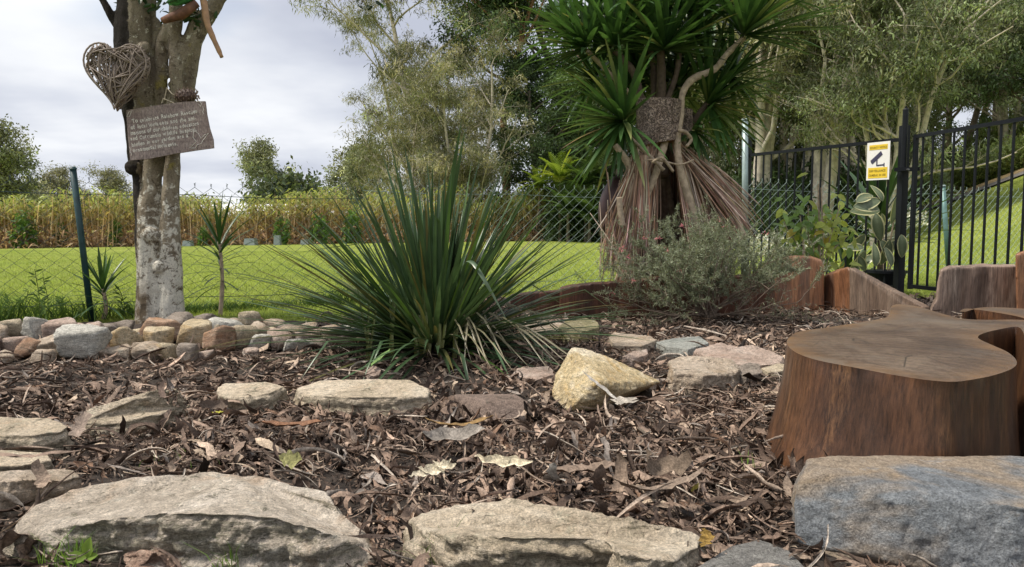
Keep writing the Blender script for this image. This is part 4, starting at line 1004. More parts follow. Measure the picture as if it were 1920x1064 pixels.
c = k.mix(k.ramp(k.noise(vi, 17, 6, 0.75, 0.8), [(0.56, 0), (0.60, 0.8)]), c, (0.10, 0.075, 0.05))
c = k.mix(k.ramp(k.noise(vi, 60, 4, 0.6), [(0.66, 0), (0.69, 0.8)]), c, (0.42, 0.42, 0.36))
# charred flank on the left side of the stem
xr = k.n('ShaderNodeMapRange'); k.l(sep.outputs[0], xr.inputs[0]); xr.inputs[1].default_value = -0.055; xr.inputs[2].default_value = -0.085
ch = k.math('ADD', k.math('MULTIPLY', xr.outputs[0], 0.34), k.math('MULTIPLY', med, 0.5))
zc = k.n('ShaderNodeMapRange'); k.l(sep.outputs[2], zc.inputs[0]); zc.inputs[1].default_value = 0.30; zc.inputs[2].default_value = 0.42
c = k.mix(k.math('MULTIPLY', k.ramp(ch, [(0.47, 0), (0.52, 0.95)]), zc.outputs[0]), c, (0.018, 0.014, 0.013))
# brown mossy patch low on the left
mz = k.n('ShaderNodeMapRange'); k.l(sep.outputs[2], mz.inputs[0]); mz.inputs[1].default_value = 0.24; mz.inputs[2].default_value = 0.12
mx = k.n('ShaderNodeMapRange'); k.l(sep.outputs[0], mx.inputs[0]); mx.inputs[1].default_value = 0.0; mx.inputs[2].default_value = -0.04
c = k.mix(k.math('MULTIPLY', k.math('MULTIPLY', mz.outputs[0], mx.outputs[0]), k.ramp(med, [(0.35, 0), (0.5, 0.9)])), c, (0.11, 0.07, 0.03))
c = k.mix(1.0, c, k.ramp(fine, [(0.3, 0.6), (0.5, 1), (0.7, 1.3)]), 'MULTIPLY')
k.l(c, b_.inputs['Base Color']); b_.inputs['Roughness'].default_value = 0.85; b_.inputs['Specular IOR Level'].default_value = 0.2
k.bump(k.math('ADD', k.math('MULTIPLY', med, 1.2), k.math('MULTIPLY', fine, 0.6)), b_, 1.0, 0.012)
tree_base = P(300, 606, YT); tree_base.z = 0
tr_o = empty('multi_stem_tree', tree_base, 'pale lichen covered multi stemmed tree trunk behind the border row, carrying heart and board', 'tree')
stems = [   # (points (px, py, dy), radii px)
 [[(284, 640, .0), (282, 560, 0), (281, 480, 0), (280, 420, 0), (286, 340, .0), (292, 250, .02), (292, 180, .03), (300, 110, .02)], [31, 26, 24, 23, 17, 15, 15, 16]],
 [[(322, 640, .0), (320, 540, .0), (319, 450, -.01), (320, 380, -.01), (323, 300, -.01), (322, 230, .0), (330, 170, .01)], [26, 22, 19, 17, 14, 14, 14]],
 [[(276, 470, .03), (271, 400, .03), (264, 330, .04), (260, 300, .05), (262, 230, .04), (256, 150, .03), (252, 80, .03), (256, 0, .03), (262, -120, .03)], [16, 17, 17, 19, 26, 34, 36, 34, 32]],
 [[(300, 330, .04), (300, 230, .03), (303, 150, .0), (305, 90, -.02), (318, 50, -.02), (330, 35, -.02)], [16, 15, 12, 12, 13, 10]],
 [[(325, 260, 0), (332, 190, -.01), (330, 130, -.03), (326, 80, -.03), (330, 30, -.03), (326, -60, -.02)], [14, 14, 13, 11, 12, 11]],
 [[(338, 250, .04), (346, 180, .05), (356, 110, .05), (370, 60, .04), (400, 15, .03), (430, -40, .02), (470, -120, .02)], [15, 18, 17, 17, 15, 14, 12]],
 [[(325, 150, .02), (345, 100, .0), (365, 55, .02), (368, 20, .02)], [12, 13, 14, 10]],
 [[(246, 130, .02), (232, 75, .0), (215, 40, 0), (192, 0, 0), (160, -60, 0)], [8, 9, 8, 7, 7]],
 [[(240, 90, .0), (238, 45, -.01), (243, 0, -.01), (240, -60, -.01)], [6, 6, 6, 6]],
 [[(270, 110, .05), (300, 60, .05), (270, 20, .08), (255, -20, .08)], [12, 10, 8, 8]],
]
tt_ = [[(262, -120, .03), (300, -300, .0), (330, -520, -.1)], [20, 14, 6]], [[(470, -120, .02), (560, -260, .0), (640, -330, -.3)], [12, 9, 5]], [[(262, -100, .03), (180, -260, .1), (90, -330, .3)], [18, 12, 5]], [[(326, -60, -.02), (380, -250, .1), (420, -420, .3)], [11, 9, 5]], [[(160, -60, 0), (90, -150, .0), (20, -260, .0)], [7, 5, 4]]
stems += tt_
V, Fs = [], []
for pts, rr in stems:
    mb = MB(); q = catmull([T(*p) for p in pts], 4, closed=False)
    rad = np.interp(np.linspace(0, len(rr) - 1, len(q)), range(len(rr)), rr) * px2m
    mb.tube(q, list(rad), 12); n0 = len(V); V += mb.v; Fs += [tuple(i + n0 for i in f) for f in mb.f]
for (px, py, dy, r) in [(284, 440, -.06, 16), (275, 425, -.05, 12), (337, 185, -.045, 11), (322, 160, -.04, 9), (250, 315, -.02, 16), (330, 140, -.04, 8), (300, 500, -.06, 14), (268, 90, -.07, 12), (322, 400, -.05, 7)]:
    bm = bmesh.new(); bmesh.ops.create_icosphere(bm, subdivisions=2, radius=r * px2m); n0 = len(V); c0 = T(px, py, dy + 0.015)
    V += [c0 + v_.co for v_ in bm.verts]; Fs += [tuple(v_.index + n0 for v_ in f.verts) for f in bm.faces]; bm.free()
co, no, fc = remesh(V, Fs, 0.0055, 2)
d = 0.007 * fbm(co * np.array([22, 22, 9.0]), 4, 91) + 0.009 * fbm(co * np.array([8, 8, 4.0]), 3, 92) - 0.006 * np.clip(vnoise(co * np.array([30, 30, 14.0]), 97) - 0.4, 0, 1) * 2
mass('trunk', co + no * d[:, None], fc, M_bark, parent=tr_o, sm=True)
M_leafd = leafmat('dark leaves', 0.4, 0.25)
def leafcard(mb, p, d, L, w, nrm=None, col=(0.05, 0.1, 0.03), bend=0.2):
    """broad leaf of six faces with a folded middle"""
    p = Vector(p); d = Vector(d).normalized()
    s = d.cross(nrm if nrm is not None else Vector((random.gauss(0, 1), random.gauss(0, 1), random.gauss(0, 1))))
    if s.length < 1e-3: s = d.orthogonal()
    s.normalize(); n = s.cross(d)
    ts = [0, 0.2, 0.5, 0.8, 1.0]; ws = [0.05, 0.75, 1.0, 0.6, 0.0]; vs = []
    for t, ww in zip(ts, ws):
        c0 = p + d * (L * t) - n * (bend * L * t * t)
        vs += [c0 - s * (w * 0.5 * ww) + n * (w * 0.15 * ww), c0, c0 + s * (w * 0.5 * ww) + n * (w * 0.15 * ww)]
    fs = []
    for i in range(4): a = i * 3; fs += [(a, a + 1, a + 4, a + 3), (a + 1, a + 2, a + 5, a + 4)]
    mb.add(vs, fs, col)
random.seed(3)
mb = MB()
for cx, cy, n, s_ in [(250, 12, 26, 14), (290, 8, 30, 20), (352, 35, 34, 16), (372, 30, 14, 12), (240, 25, 8, 8), (330, 30, 20, 14)]:
    for i in range(n):
        p = T(cx + random.gauss(0, s_), cy + random.gauss(0, s_ * 0.6), random.uniform(-.06, .1))
        leafcard(mb, p, (random.gauss(0, 1), random.gauss(0, .6), random.gauss(-.2, .7)), 0.045, 0.020, col=(0.02 + random.random() * .02, 0.05 + random.random() * .03, 0.015))
mb.build('foliage', M_leafd, tr_o)
# crown above the frame (gives the dappled look to what stands under it)
mb = MB()
for i in range(2600):
    p = tree_base + Vector((random.gauss(0.0, 0.55), random.gauss(0.3, 0.5), 2.15 + abs(random.gauss(0, 0.35))))
    leafcard(mb, p, (random.gauss(0, 1), random.gauss(0, 1), random.gauss(-.2, .7)), 0.07, 0.03, col=(0.03, 0.07 + random.random() * .04, 0.02))
tag(mb.build('crown', M_leafd, tr_o), kind='stuff')
# overhanging twig at the top of the picture
mb = MB()
tg = empty('overhanging_twig', P(680, -60, 3.4), 'small dark leafy twig tip hanging in at the top edge above the sky', 'twig')
tw = MB(); tw.tube(catmull([T(560, -260, 0), T(640, -330, -.3), P(720, -260, 3.5), P(712, -140, 3.4), P(690, -30, 3.4), P(678, 8, 3.4)], 5, False), 0.0035, 5, (0.06, 0.05, 0.04)); tw.build('stem', M_mulch, tg)
for i in range(16): leafcard(mb, P(680 + random.gauss(0, 12), 0 + random.gauss(0, 9), 3.4 + random.uniform(-.05, .05)), (random.gauss(0, 1), random.gauss(0, 1), -0.5), 0.035, 0.016, col=(0.02, 0.035, 0.018))
mb.build('foliage', M_leafd, tg)

# wicker heart
M_cane = plain('wicker cane', (0.25, 0.195, 0.16), 0.6, 0.3, 60)
YH = YT - 0.17
hc = P(221, 146, YH); pm = YH / F_PX
ht = empty('wicker_heart', hc, 'woven wicker heart hanging on the left side of the pale tree', 'heart')
def heart(t, s=1.0):
    x = 16 * math.sin(t) ** 3; y = 13 * math.cos(t) - 5 * math.cos(2 * t) - 2 * math.cos(3 * t) - math.cos(4 * t)
    a = R(-3); x, y = x * 59 / 16 * s, (y + 2.5) * 61 / 14.5 * s
    return (x * math.cos(a) - y * math.sin(a)) * pm, (x * math.sin(a) + y * math.cos(a)) * pm
random.seed(11)
def inside_heart(x, z):
    n = 40; P_ = [heart(2 * math.pi * i / n) for i in range(n)]
    return bool(inpoly(np.array([[x, z]]), np.array(P_))[0])
cnt = 0
for q in range(3):
    mb = MB(); s_ = 0.97 - 0.07 * q; mb.tube([hc + Vector((heart(2 * math.pi * i / 48, s_)[0], (-0.03, 0.03, 0.0)[q], heart(2 * math.pi * i / 48, s_)[1])) for i in range(49)], 0.0045, 6, cap=False); mb.build('frame_cane', M_cane, ht, sm=True)
while cnt < 150:
    a = random.uniform(0, 2 * math.pi); b2 = a + random.choice([-1, 1]) * random.uniform(0.5, 2.9)
    xa, za = heart(a, random.uniform(.93, 1.02)); xb, zb = heart(b2, random.uniform(.93, 1.02))
    if math.hypot(xa - xb, za - zb) < 0.05: continue
    if not inside_heart((xa + xb) / 2, (za + zb) / 2): continue
    if not inside_heart(xa * .72 + xb * .28, za * .72 + zb * .28) or not inside_heart(xa * .28 + xb * .72, za * .28 + zb * .72): continue
    side = -1 if cnt % 3 else 1; bul = random.uniform(0.02, 0.05) * side
    jx, jz = random.gauss(0, .006), random.gauss(0, .006)
    pts = []
    for i in range(7):
        t = i / 6; s_ = math.sin(math.pi * t); pts.append(hc + Vector((xa + (xb - xa) * t + jx * s_, bul * s_ ** 0.6, za + (zb - za) * t + jz * s_)))
    mb = MB(); mb.tube(pts, random.uniform(0.0028, 0.0042), 5); o = mb.build('cane', M_cane, ht, sm=True); cnt += 1

# hand-lettered board
YB = YT - 0.13
bo = [P(237, 207, YB), P(262, 203, YB), P(300, 197, YB), P(345, 191, YB), P(384, 190, YB), P(387, 215, YB), P(392, 240, YB), P(399, 262, YB), P(400, 278, YB), P(370, 282, YB), P(325, 289, YB), P(280, 298, YB), P(244, 301, YB), P(241, 270, YB), P(238, 235, YB)]
M_board = woodmat('sign board', ((0.19, 0.14, 0.13), (0.27, 0.21, 0.195), (0.34, 0.275, 0.25)), dark=(0.17, 0.11, 0.10), light=(0.42, 0.36, 0.33), rough=0.75, zs=5, scale=7)
bd = empty('message_board', bo[12], 'slanted brown wooden board with white handwriting tied across the pale tree', 'sign')
mb = MB(); n = len(bo); mb.add([p for p in bo] + [p + Vector((0, 0.014, 0)) for p in bo], [tuple(range(n)), tuple(range(2 * n - 1, n - 1, -1))] + [(i, i + n, (i + 1) % n + n, (i + 1) % n) for i in range(n)]); mb.build('board', M_board, bd)
bu = (P(384, 190, YB) - P(237, 207, YB)).normalized(); bv = Vector((0, 0, 1)); bn = Vector((0, -1, 0)); px = YB / F_PX
bu = Vector((bu.x, 0, bu.z)).normalized(); bv = Vector((-bu.z, 0, bu.x))
random.seed(5)
lines = [('To celebrate Rainbow Rescues', 249, 232, 371, 212), ('of local lorikeets and the ani-', 246, 243, 369, 225), ('mations of our children, educators', 246, 254, 374, 235), ('and Currumbin wildlife hospital,', 246, 264, 370, 246), ('hidden in our garden are a', 248, 276, 354, 257), ('ornamental lorikeets.', 250, 286, 334, 272)]
mb = MB()
for s_, x0, y0, x1, y1 in lines:
    o0 = P(x0, y0, YB); o1 = P(x1, y1, YB); uu = (o1 - o0); w_ = uu.length; uu.normalize(); vv = Vector((-uu.z, 0, uu.x))
    mb = MB(); write(mb, s_, o0, uu, vv, bn, w_, 10 * px, jit=0.12, lift=0.002); mb.build('handwriting', M_paint, bd)
mb = MB(); pz = lambda pts: [P(a, b2, YB - 0.003) for a, b2 in pts]
mb.tube(pz([(363, 248), (362, 258), (368, 266), (362, 272), (355, 278), (366, 278), (370, 272), (377, 270), (381, 263), (391, 250), (384, 253), (377, 260), (372, 251), (366, 246), (363, 248)]), 0.0016, 5)
for loop in ([(240, 214), (238, 219), (243, 219), (246, 211), (248, 208), (242, 210), (240, 214)], [(368, 191), (374, 190), (378, 195), (376, 200), (373, 196)], [(380, 200), (382, 206), (380, 210), (382, 214)], [(243, 277), (245, 281), (244, 285), (247, 289), (246, 292)]):
    mb.tube(pz(loop), 0.0013, 5)
mb.build('bird_drawing', M_paint, bd)
# twine and pine cone
M_twine = plain('raffia', (0.50, 0.43, 0.33), 0.8, 0.2, 80)
mb = MB(); mb.tube([T(308, 188, -.10), T(313, 165, -.11), T(322, 176, -.12), T(334, 182, -.11), T(340, 180, -.10)], 0.0028, 5); mb.tube([T(303, 194, -.11), T(306, 185, -.11), T(316, 189, -.12), T(326, 193, -.12)], 0.0028, 5)
tag(mb.build('twine', M_twine), 'pale raffia tie knotted above the handwritten board', 'twine')
M_cone = plain('pine cone', (0.085, 0.05, 0.04), 0.6, 0.5, 90); M_cone2 = plain('pine cone tips', (0.26, 0.19, 0.15), 0.7, 0.3, 90)
pcn = empty('pine_cone', T(350, 180, -.10), 'brown pine cone tucked between trunk and handwritten board', 'pine cone')
mb = MB(); ax = Vector((1, 0, 0.12)).normalized(); c0 = T(349, 181, -.10)
mb.tube([c0 - ax * .055, c0 - ax * .03, c0, c0 + ax * .03, c0 + ax * .05], [.014, .032, .038, .032, .014], 10); mb.build('core', M_cone, pcn)
mb = MB()
for i in range(96):
    t = (i + .5) / 96; a = i * 2.39996; r_ = 0.044 * math.sin(math.pi * (0.12 + 0.8 * t)) ** 0.7; y_ = Vector((0, 1, 0)); z_ = ax.cross(y_).normalized()
    rd = y_ * math.cos(a) + z_ * math.sin(a); p = c0 + ax * (0.11 * (t - .5)) + rd * r_ * 0.8; tn = rd.cross(ax).normalized(); out = (rd + ax * 0.5).normalized()
    mb.add([p - tn * .004, p + tn * .004, p + out * .012 + tn * .0065, p + out * .016, p + out * .012 - tn * .0065, p + out * .009 - ax * 0.003], [(0, 1, 2, 3, 4), (0, 4, 5), (5, 4, 3), (5, 3, 2), (5, 2, 1), (0, 5, 1)])
mb.build('scale', M_cone2, pcn)
# green bird ornament, split branch and peeled stick at the fork
M_green = plain('painted green', (0.06, 0.26, 0.09), 0.5, 0.6, 45); M_rust = plain('split branch', (0.17, 0.075, 0.045), 0.7, 0.5, 30, bump=0.6); M_orange = plain('peeled stick', (0.34, 0.19, 0.10), 0.6, 0.35, 22)
bi = empty('bird_ornament', T(345, -15, -.16), 'green painted bird ornament sitting in the fork, cut by the top edge', 'ornament')
mb = MB(); mb.tube([T(316, 8, -.16), T(325, 4, -.16), T(340, -6, -.16), T(356, -16, -.16), T(366, -34, -.16), T(372, -48, -.16), T(376, -56, -.16)], [0.006, 0.022, 0.042, 0.042, 0.030, 0.026, 0.008], 14); mb.build('body', M_green, bi, sm=True)
mb = MB(); mb.tube([T(312, 6, -.17), T(330, -6, -.21), T(352, -16, -.205)], [0.004, 0.018, 0.020], 8); mb.build('wing', plain('wing green', (0.04, 0.16, 0.06), 0.5, 0.6, 60), bi, sm=True)
mb = MB(); mb.tube([T(377, -52, -.165), T(383, -48, -.17), T(383, -42, -.17)], [0.009, 0.007, 0.002], 8); mb.build('beak', M_orange, bi, sm=True)
mb = MB(); mb.tube([T(306, 40, -.13), T(322, 34, -.15), T(340, 27, -.16), T(356, 18, -.16), T(370, 6, -.15)], [0.016, 0.021, 0.024, 0.026, 0.022], 9); V_ = np.array([tuple(a) for a in mb.v])
V_ += 0.007 * np.stack([vnoise(V_ * 30, 5), vnoise(V_ * 30, 6), vnoise(V_ * 30, 7)], -1); mb.v = [tuple(a) for a in V_]
tag(mb.build('split_branch', M_rust, sm=True), 'reddish brown split branch piece wedged below the green ornament', 'branch')
mb = MB(); mb.tube(catmull([T(376, -30, -.15), T(384, 15, -.16), T(388, 42, -.17), T(398, 68, -.17), T(408, 90, -.17), T(416, 108, -.17)], 3, False), [0.017] * 6 + [0.0145] * 4 + [0.012] * 4 + [0.009] * 2, 10)
tag(mb.build('peeled_stick', M_orange, sm=True), 'orange brown peeled stick hanging down right of the tree fork', 'stick')

# ------------------------------------------------------------------ strappy clump
M_strap = leafmat('strappy leaf', 0.32, 0.18, 0.35, 18, 0.5, streak=(1, 1, 0.2))
random.seed(21)
LC = P(815, 662, 2.97); LC = Vector((LC.x, 2.98, 0.012))
cl = empty('strappy_clump', LC, 'big fountain shaped clump of dark green strappy leaves in the centre of the bed', 'plant')
rest = MB(); count = 0
def strap(ang, tilt, L, w, droop, base_r, mb, col, tip, dead=False, kink=None, wig=0.012):
    a = ang; d = Vector((math.cos(a) * math.sin(tilt), math.sin(a) * math.sin(tilt), math.cos(tilt)))
    p = LC + Vector((math.cos(a) * base_r, math.sin(a) * base_r * 0.6, 0))
    mb.blade(p, d, L, w, droop, 9, None, col, tip, fold=0.45, base_w=0.75, wig=wig, kink=kink)
for i in range(600):
    ang = random.uniform(0, 2 * math.pi); t = random.random()
    tilt = R(3 + 84 * t ** 1.25); L = random.uniform(0.50, 0.84) * (0.86 if t < 0.22 else 1.0) * (1.0 if t < 0.6 else 0.95 + random.random() * 0.12)
    if random.random() < 0.15: L *= 0.6
    w = random.uniform(0.011, 0.022)
    g_ = random.uniform(0.65, 1.3)
    col = (0.052 * g_, 0.098 * g_, 0.042 * g_); tip = (0.075 * g_, 0.130 * g_, 0.062 * g_)
    if random.random() < 0.06: col = (0.12, 0.20, 0.04); tip = (0.06, 0.13, 0.03)
    if random.random() < 0.10: tip = (0.17, 0.14, 0.05)
    droop = random.uniform(0.05, 0.35) + 0.5 * (tilt / R(85)) ** 2 * random.random()
    br = random.uniform(0.01, 0.13) * (0.4 + 0.6 * t)
    if count < 265:
        mb = MB(); strap(ang, tilt, L, w, droop, br, mb, col, tip, kink=random.choice((.55, .7)) if random.random() < .07 else None); mb.build('leaf', M_strap, cl, sm=True)
    else: strap(ang, tilt, L, w, droop, br, rest, col, tip)
    count += 1
# named long leaves of the outline
def strap_to(p0, p1, w, droop, col=(0.035, 0.08, 0.026), tip=(0.05, 0.10, 0.035)):
    p0, p1 = Vector(p0), Vector(p1); d = p1 - p0; L = d.length * (1 + droop * 0.1); d = d.normalized() + Vector((0, 0, droop * 0.5))
    mb = MB(); mb.blade(p0, d, L, w, droop, 12, Vector((1, 0.2, 0)) if abs(d.normalized().x) < 0.5 else None, col, tip, fold=0.4, base_w=0.7); mb.build('leaf', M_strap, cl, sm=True)
for (x1, y1, Y1, w, dr) in [(866, 222, 2.85, .019, 0), (873, 240, 2.9, .018, 0), (757, 268, 3.0, .014, 0), (765, 290, 3.1, .012, .02), (730, 262, 3.0, .010, .1), (716, 290, 3.1, .013, .1), (800, 300, 3.1, .013, 0), (838, 300, 3.0, .014, 0), (812, 290, 2.85, .009, 0), (655, 350, 2.9, .013, .15),
    (575, 395, 2.7, .013, .2), (1000, 345, 2.9, .014, .1), (990, 370, 2.8, .013, .15), (1020, 400, 3.0, .012, .2), (1045, 460, 2.7, .013, .2), (1040, 480, 2.8, .013, .2), (500, 548, 2.6, .012, .2), (530, 505, 2.7, .012, .2), (440, 566, 2.45, .012, .15), (550, 448, 2.8, .012, .2), (1120, 600, 2.5, .012, .3), (1180, 640, 2.5, .012, .5), (1115, 560, 2.7, .012, .3), (480, 668, 2.5, .011, .7), (620, 380, 3.1, .012, .15), (700, 330, 3.0, .013, .08), (900, 300, 3.1, .012, .1), (940, 330, 3.1, .012, .1), (1060, 440, 3.1, .011, .25), (400, 640, 2.6, .010, .25)]:
    strap_to(LC + Vector((random.uniform(-.05, .05), random.uniform(-.03, .03), 0)), P(x1, y1, Y1), w * 1.5, dr)
# kinked grey green leaf and the pale dry fringe at the right foot
mb = MB(); pts = [LC + Vector((.04, -.1, .05)), P(860, 560, 2.75), P(870, 500, 2.6), P(885, 492, 2.55), P(905, 520, 2.5), P(925, 555, 2.5), P(950, 600, 2.5)]
def ribbonleaf(pts, w, mb, col, tip, side=Vector((1, 0.3, 0.35))):
    q = catmull(pts, 4, False); n = len(q)
    for i in range(n):
        t = i / (n - 1); hw = w / 2 * (0.7 + 0.3 * min(1, t * 3)) * (1 - max(0, (t - .5) / .5) ** 2); s = side.normalized(); d = (q[min(i + 1, n - 1)] - q[max(i - 1, 0)]).normalized(); s = (s - d * s.dot(d)).normalized(); nn = s.cross(d)
        mb.v += [tuple(q[i] - s * hw), tuple(q[i] - nn * hw * .3), tuple(q[i] + s * hw)]; c = tuple(col[j] * (1 - t) + tip[j] * t for j in range(3)); mb.c += [c] * 3
        if i: a = len(mb.v) - 6; mb.f += [(a, a + 1, a + 4, a + 3), (a + 1, a + 2, a + 5, a + 4)]
ribbonleaf(pts, .015, mb, (0.05, 0.10, 0.04), (0.16, 0.22, 0.14)); tag(mb.build('leaf', M_strap, cl, sm=True), 'bent over leaf with a pale grey green face')
for i in range(34):
    x1, y1 = random.uniform(860, 1130), random.uniform(640, 700); x0 = random.uniform(850, 930); Y1 = 0.5 * F_PX / (y1 - 425) * 0.93
    mb = MB(); a0 = LC + Vector((random.uniform(0, .16), -random.uniform(0, .08), .02)); p1 = P(x1, y1, Y1); mid = a0.lerp(p1, .5) + Vector((0, 0, random.uniform(.06, .16)))
    g_ = random.uniform(.6, 1.2); ribbonleaf([a0, mid, p1], random.uniform(.005, .008), mb, (0.13 * g_, 0.14 * g_, 0.075 * g_), (0.30 * g_, 0.26 * g_, 0.17 * g_)); o = mb.build('dry_leaf', M_strap, cl, sm=True)
for i in range(60):
    ang = random.uniform(math.pi * 1.1, math.pi * 1.9); mb2 = rest; strap(ang, R(random.uniform(15, 50)), random.uniform(.1, .35), .008, .3, random.uniform(.04, .15), rest, (0.22, 0.20, 0.07), (0.10, 0.15, 0.05))
# yellowish sheaths at the foot
for x0, w_ in ((795, .022), (785, .016), (823, .014), (735, .012), (800, .02), (852, .012), (690, .010)):
    for j in range(4):
        p0 = P(x0 + random.uniform(-5, 5), 672, 2.82); p1 = P(x0 + random.uniform(-24, 24), 520, 2.86); mb = MB(); mb.blade(p0, p1 - p0, (p1 - p0).length, w_ * .8, .02, 8, Vector((1, .2, 0)), (0.30, 0.30, 0.08), (0.05, 0.11, 0.03), fold=.4, base_w=.9); mb.build('leaf_base', M_strap, cl, sm=True)
tag(rest.build('foliage', M_strap, cl, sm=True), kind='stuff')

# ------------------------------------------------------------------ dragon tree with its bark hut
M_drac = leafmat('dracaena leaf', 0.38, 0.28, 0.25, 12, 0.6, streak=(1, 1, 1))
M_stem = plain('dracaena stem', (0.36, 0.28, 0.20), 0.8, 0.35, 40, bump=0.8, dist=0.004)
M_stemd = plain('dracaena dark stem', (0.12, 0.085, 0.065), 0.8, 0.35, 40, bump=0.8, dist=0.004)
YD = 4.9
def D(px, py, dy=0.0): return P(px, py, YD + dy)
dm = YD / F_PX
db = D(1245, 535); db.z = 0.0
dr = empty('dragon_tree', db, 'many stemmed dragon tree with dark rosettes above the dry frond hut', 'tree')
def dstem(pts, rr, mat, col=(0.3, 0.25, 0.18)):
    q = catmull([D(*p) for p in pts], 5, False); rad = np.interp(np.linspace(0, len(rr) - 1, len(q)), range(len(rr)), rr) * dm * 0.84
    rad = [r_ * (1 + 0.07 * math.sin(i * 2.1)) for i, r_ in enumerate(rad)]
    mb = MB(); mb.tube(q, rad, 10, col); return mb.build('stem', mat, dr, sm=True)
for pts, rr, m_ in [
 ([(1330, 500, -.30), (1310, 440, -.32), (1290, 370, -.32), (1274, 310, -.30), (1271, 260, -.25), (1277, 215, -.22), (1280, 175, -.2), (1300, 148, -.18), (1340, 130, -.15), (1365, 100, -.12), (1395, 72, -.1)], [10, 9, 8.5, 7.5, 7, 6.5, 7, 8, 7, 6.5, 6], M_stem),
 ([(1185, 470, -.40), (1192, 420, -.42), (1190, 370, -.42), (1188, 335, -.42), (1178, 308, -.42), (1165, 288, -.42), (1153, 272, -.42)], [9, 9, 8, 8, 8, 7, 6], M_stem),
 ([(1182, 500, -.38), (1196, 440, -.36), (1208, 380, -.36), (1228, 330, -.34), (1240, 290, -.28), (1246, 265, -.2), (1250, 230, 0)], [8, 7.5, 7, 7.5, 8, 9, 9], M_stem),
 ([(1200, 440, -.30), (1212, 380, -.28), (1225, 330, -.25), (1238, 280, -.2)], [6, 6, 6, 6], M_stemd),
 ([(1240, 330, -.1), (1245, 260, 0), (1240, 200, .02), (1240, 140, .0), (1238, 90, 0)], [16, 14, 12, 10, 8], M_stemd),
 ([(1215, 210, 0), (1200, 180, -.05), (1190, 140, -.05), (1170, 115, -.05), (1152, 95, -.05)], [10, 9, 9, 8, 7], M_stemd),
 ([(1212, 200, -.05), (1180, 175, -.1), (1150, 145, -.1), (1125, 120, -.1), (1100, 95, -.1)], [6, 5.5, 5, 5, 5], M_stem),
 ([(1250, 190, .0), (1268, 140, .0), (1275, 90, 0)], [7, 6, 6], M_stemd), ([(1225, 190, .05), (1225, 130, .1), (1215, 70, .1)], [8, 7, 6], M_stemd),
 ([(1275, 260, .1), (1310, 215, .1), (1330, 190, .1)], [8, 7, 6], M_stemd), ([(1230, 300, -.1), (1195, 260, -.15), (1165, 235, -.2)], [6, 5, 5], M_stemd),
 ([(1245, 320, -.38), (1215, 290, -.36), (1185, 262, -.3), (1175, 250, -.25)], [4, 4, 4, 4], M_stem),
 ([(1240, 520, .2), (1245, 420, .15), (1245, 330, .05)], [14, 13, 14], M_stemd), ([(1275, 520, .1), (1262, 420, .1), (1252, 340, .05)], [8, 8, 7], M_stemd), ([(1215, 520, .15), (1228, 420, .1), (1240, 340, .05)], [8, 8, 7], M_stemd),
 ([(1168, 425, -.5), (1163, 395, -.5), (1161, 370, -.5)], [6, 6, 6], M_stem), ([(1395, 445, -.3), (1375, 395, -.25), (1352, 350, -.2)], [6, 6, 5], M_stem),
 ([(1287, 275, -.28), (1296, 262, -.25), (1285, 248, -.28), (1272, 245, -.3)], [3, 4, 4, 4], M_stem)]:
    dstem(pts, rr, m_)
random.seed(33)
restd = MB(); nleaf = 0
ros = [  # px, py, dy, axis (x,y,z), radius px, leaves, spread deg
 (1245, 95, -.12, (.05, -.25, 1), 118, 62, 95), (1150, 88, -.10, (-.35, -.2, 1), 112, 56, 95), (1395, 68, -.15, (.45, -.2, .8), 145, 60, 80), (1098, 92, -.15, (-.7, -.2, .7), 92, 42, 80),
 (1168, 228, -.25, (-.8, -.3, .0), 122, 58, 95), (1328, 196, .08, (.8, -.2, .25), 122, 56, 95), (1215, 62, .2, (0, .1, 1), 105, 40, 95), (1300, 70, .1, (.3, .2, 1), 105, 44, 95),
 (1270, 110, .2, (.3, .5, .5), 90, 34, 110), (1200, 150, .2, (-.4, .5, .3), 95, 36, 110), (1290, 20, -.1, (.1, -.2, 1), 110, 34, 95), (1190, 10, -.05, (-.2, -.2, 1), 110, 34, 95), (1430, -10, -.1, (.3, 0, 1), 120, 26, 90), (1345, 10, .1, (.1, .1, 1), 110, 30, 95), (1240, 190, .2, (.1, .6, -.2), 95, 34, 120), (1060, 60, .0, (-.5, .1, .6), 85, 22, 85), (1300, 245, -.1, (.5, -.4, -.5), 70, 18, 80), (1240, 150, .35, (0, .6, .3), 120, 40, 120), (1330, 130, .3, (.4, .5, .2), 110, 36, 120), (1190, 90, .3, (-.2, .5, .4), 110, 36, 120), (1115, 150, .15, (-.7, .2, .3), 100, 32, 100), (1180, 170, .15, (-.3, .3, .3), 100, 32, 110), (1370, 145, .15, (.7, .2, .4), 110, 34, 100), (1275, 165, .25, (.2, .4, .3), 100, 30, 120), (1130, 30, .1, (-.2, .2, 1), 100, 26, 95)]
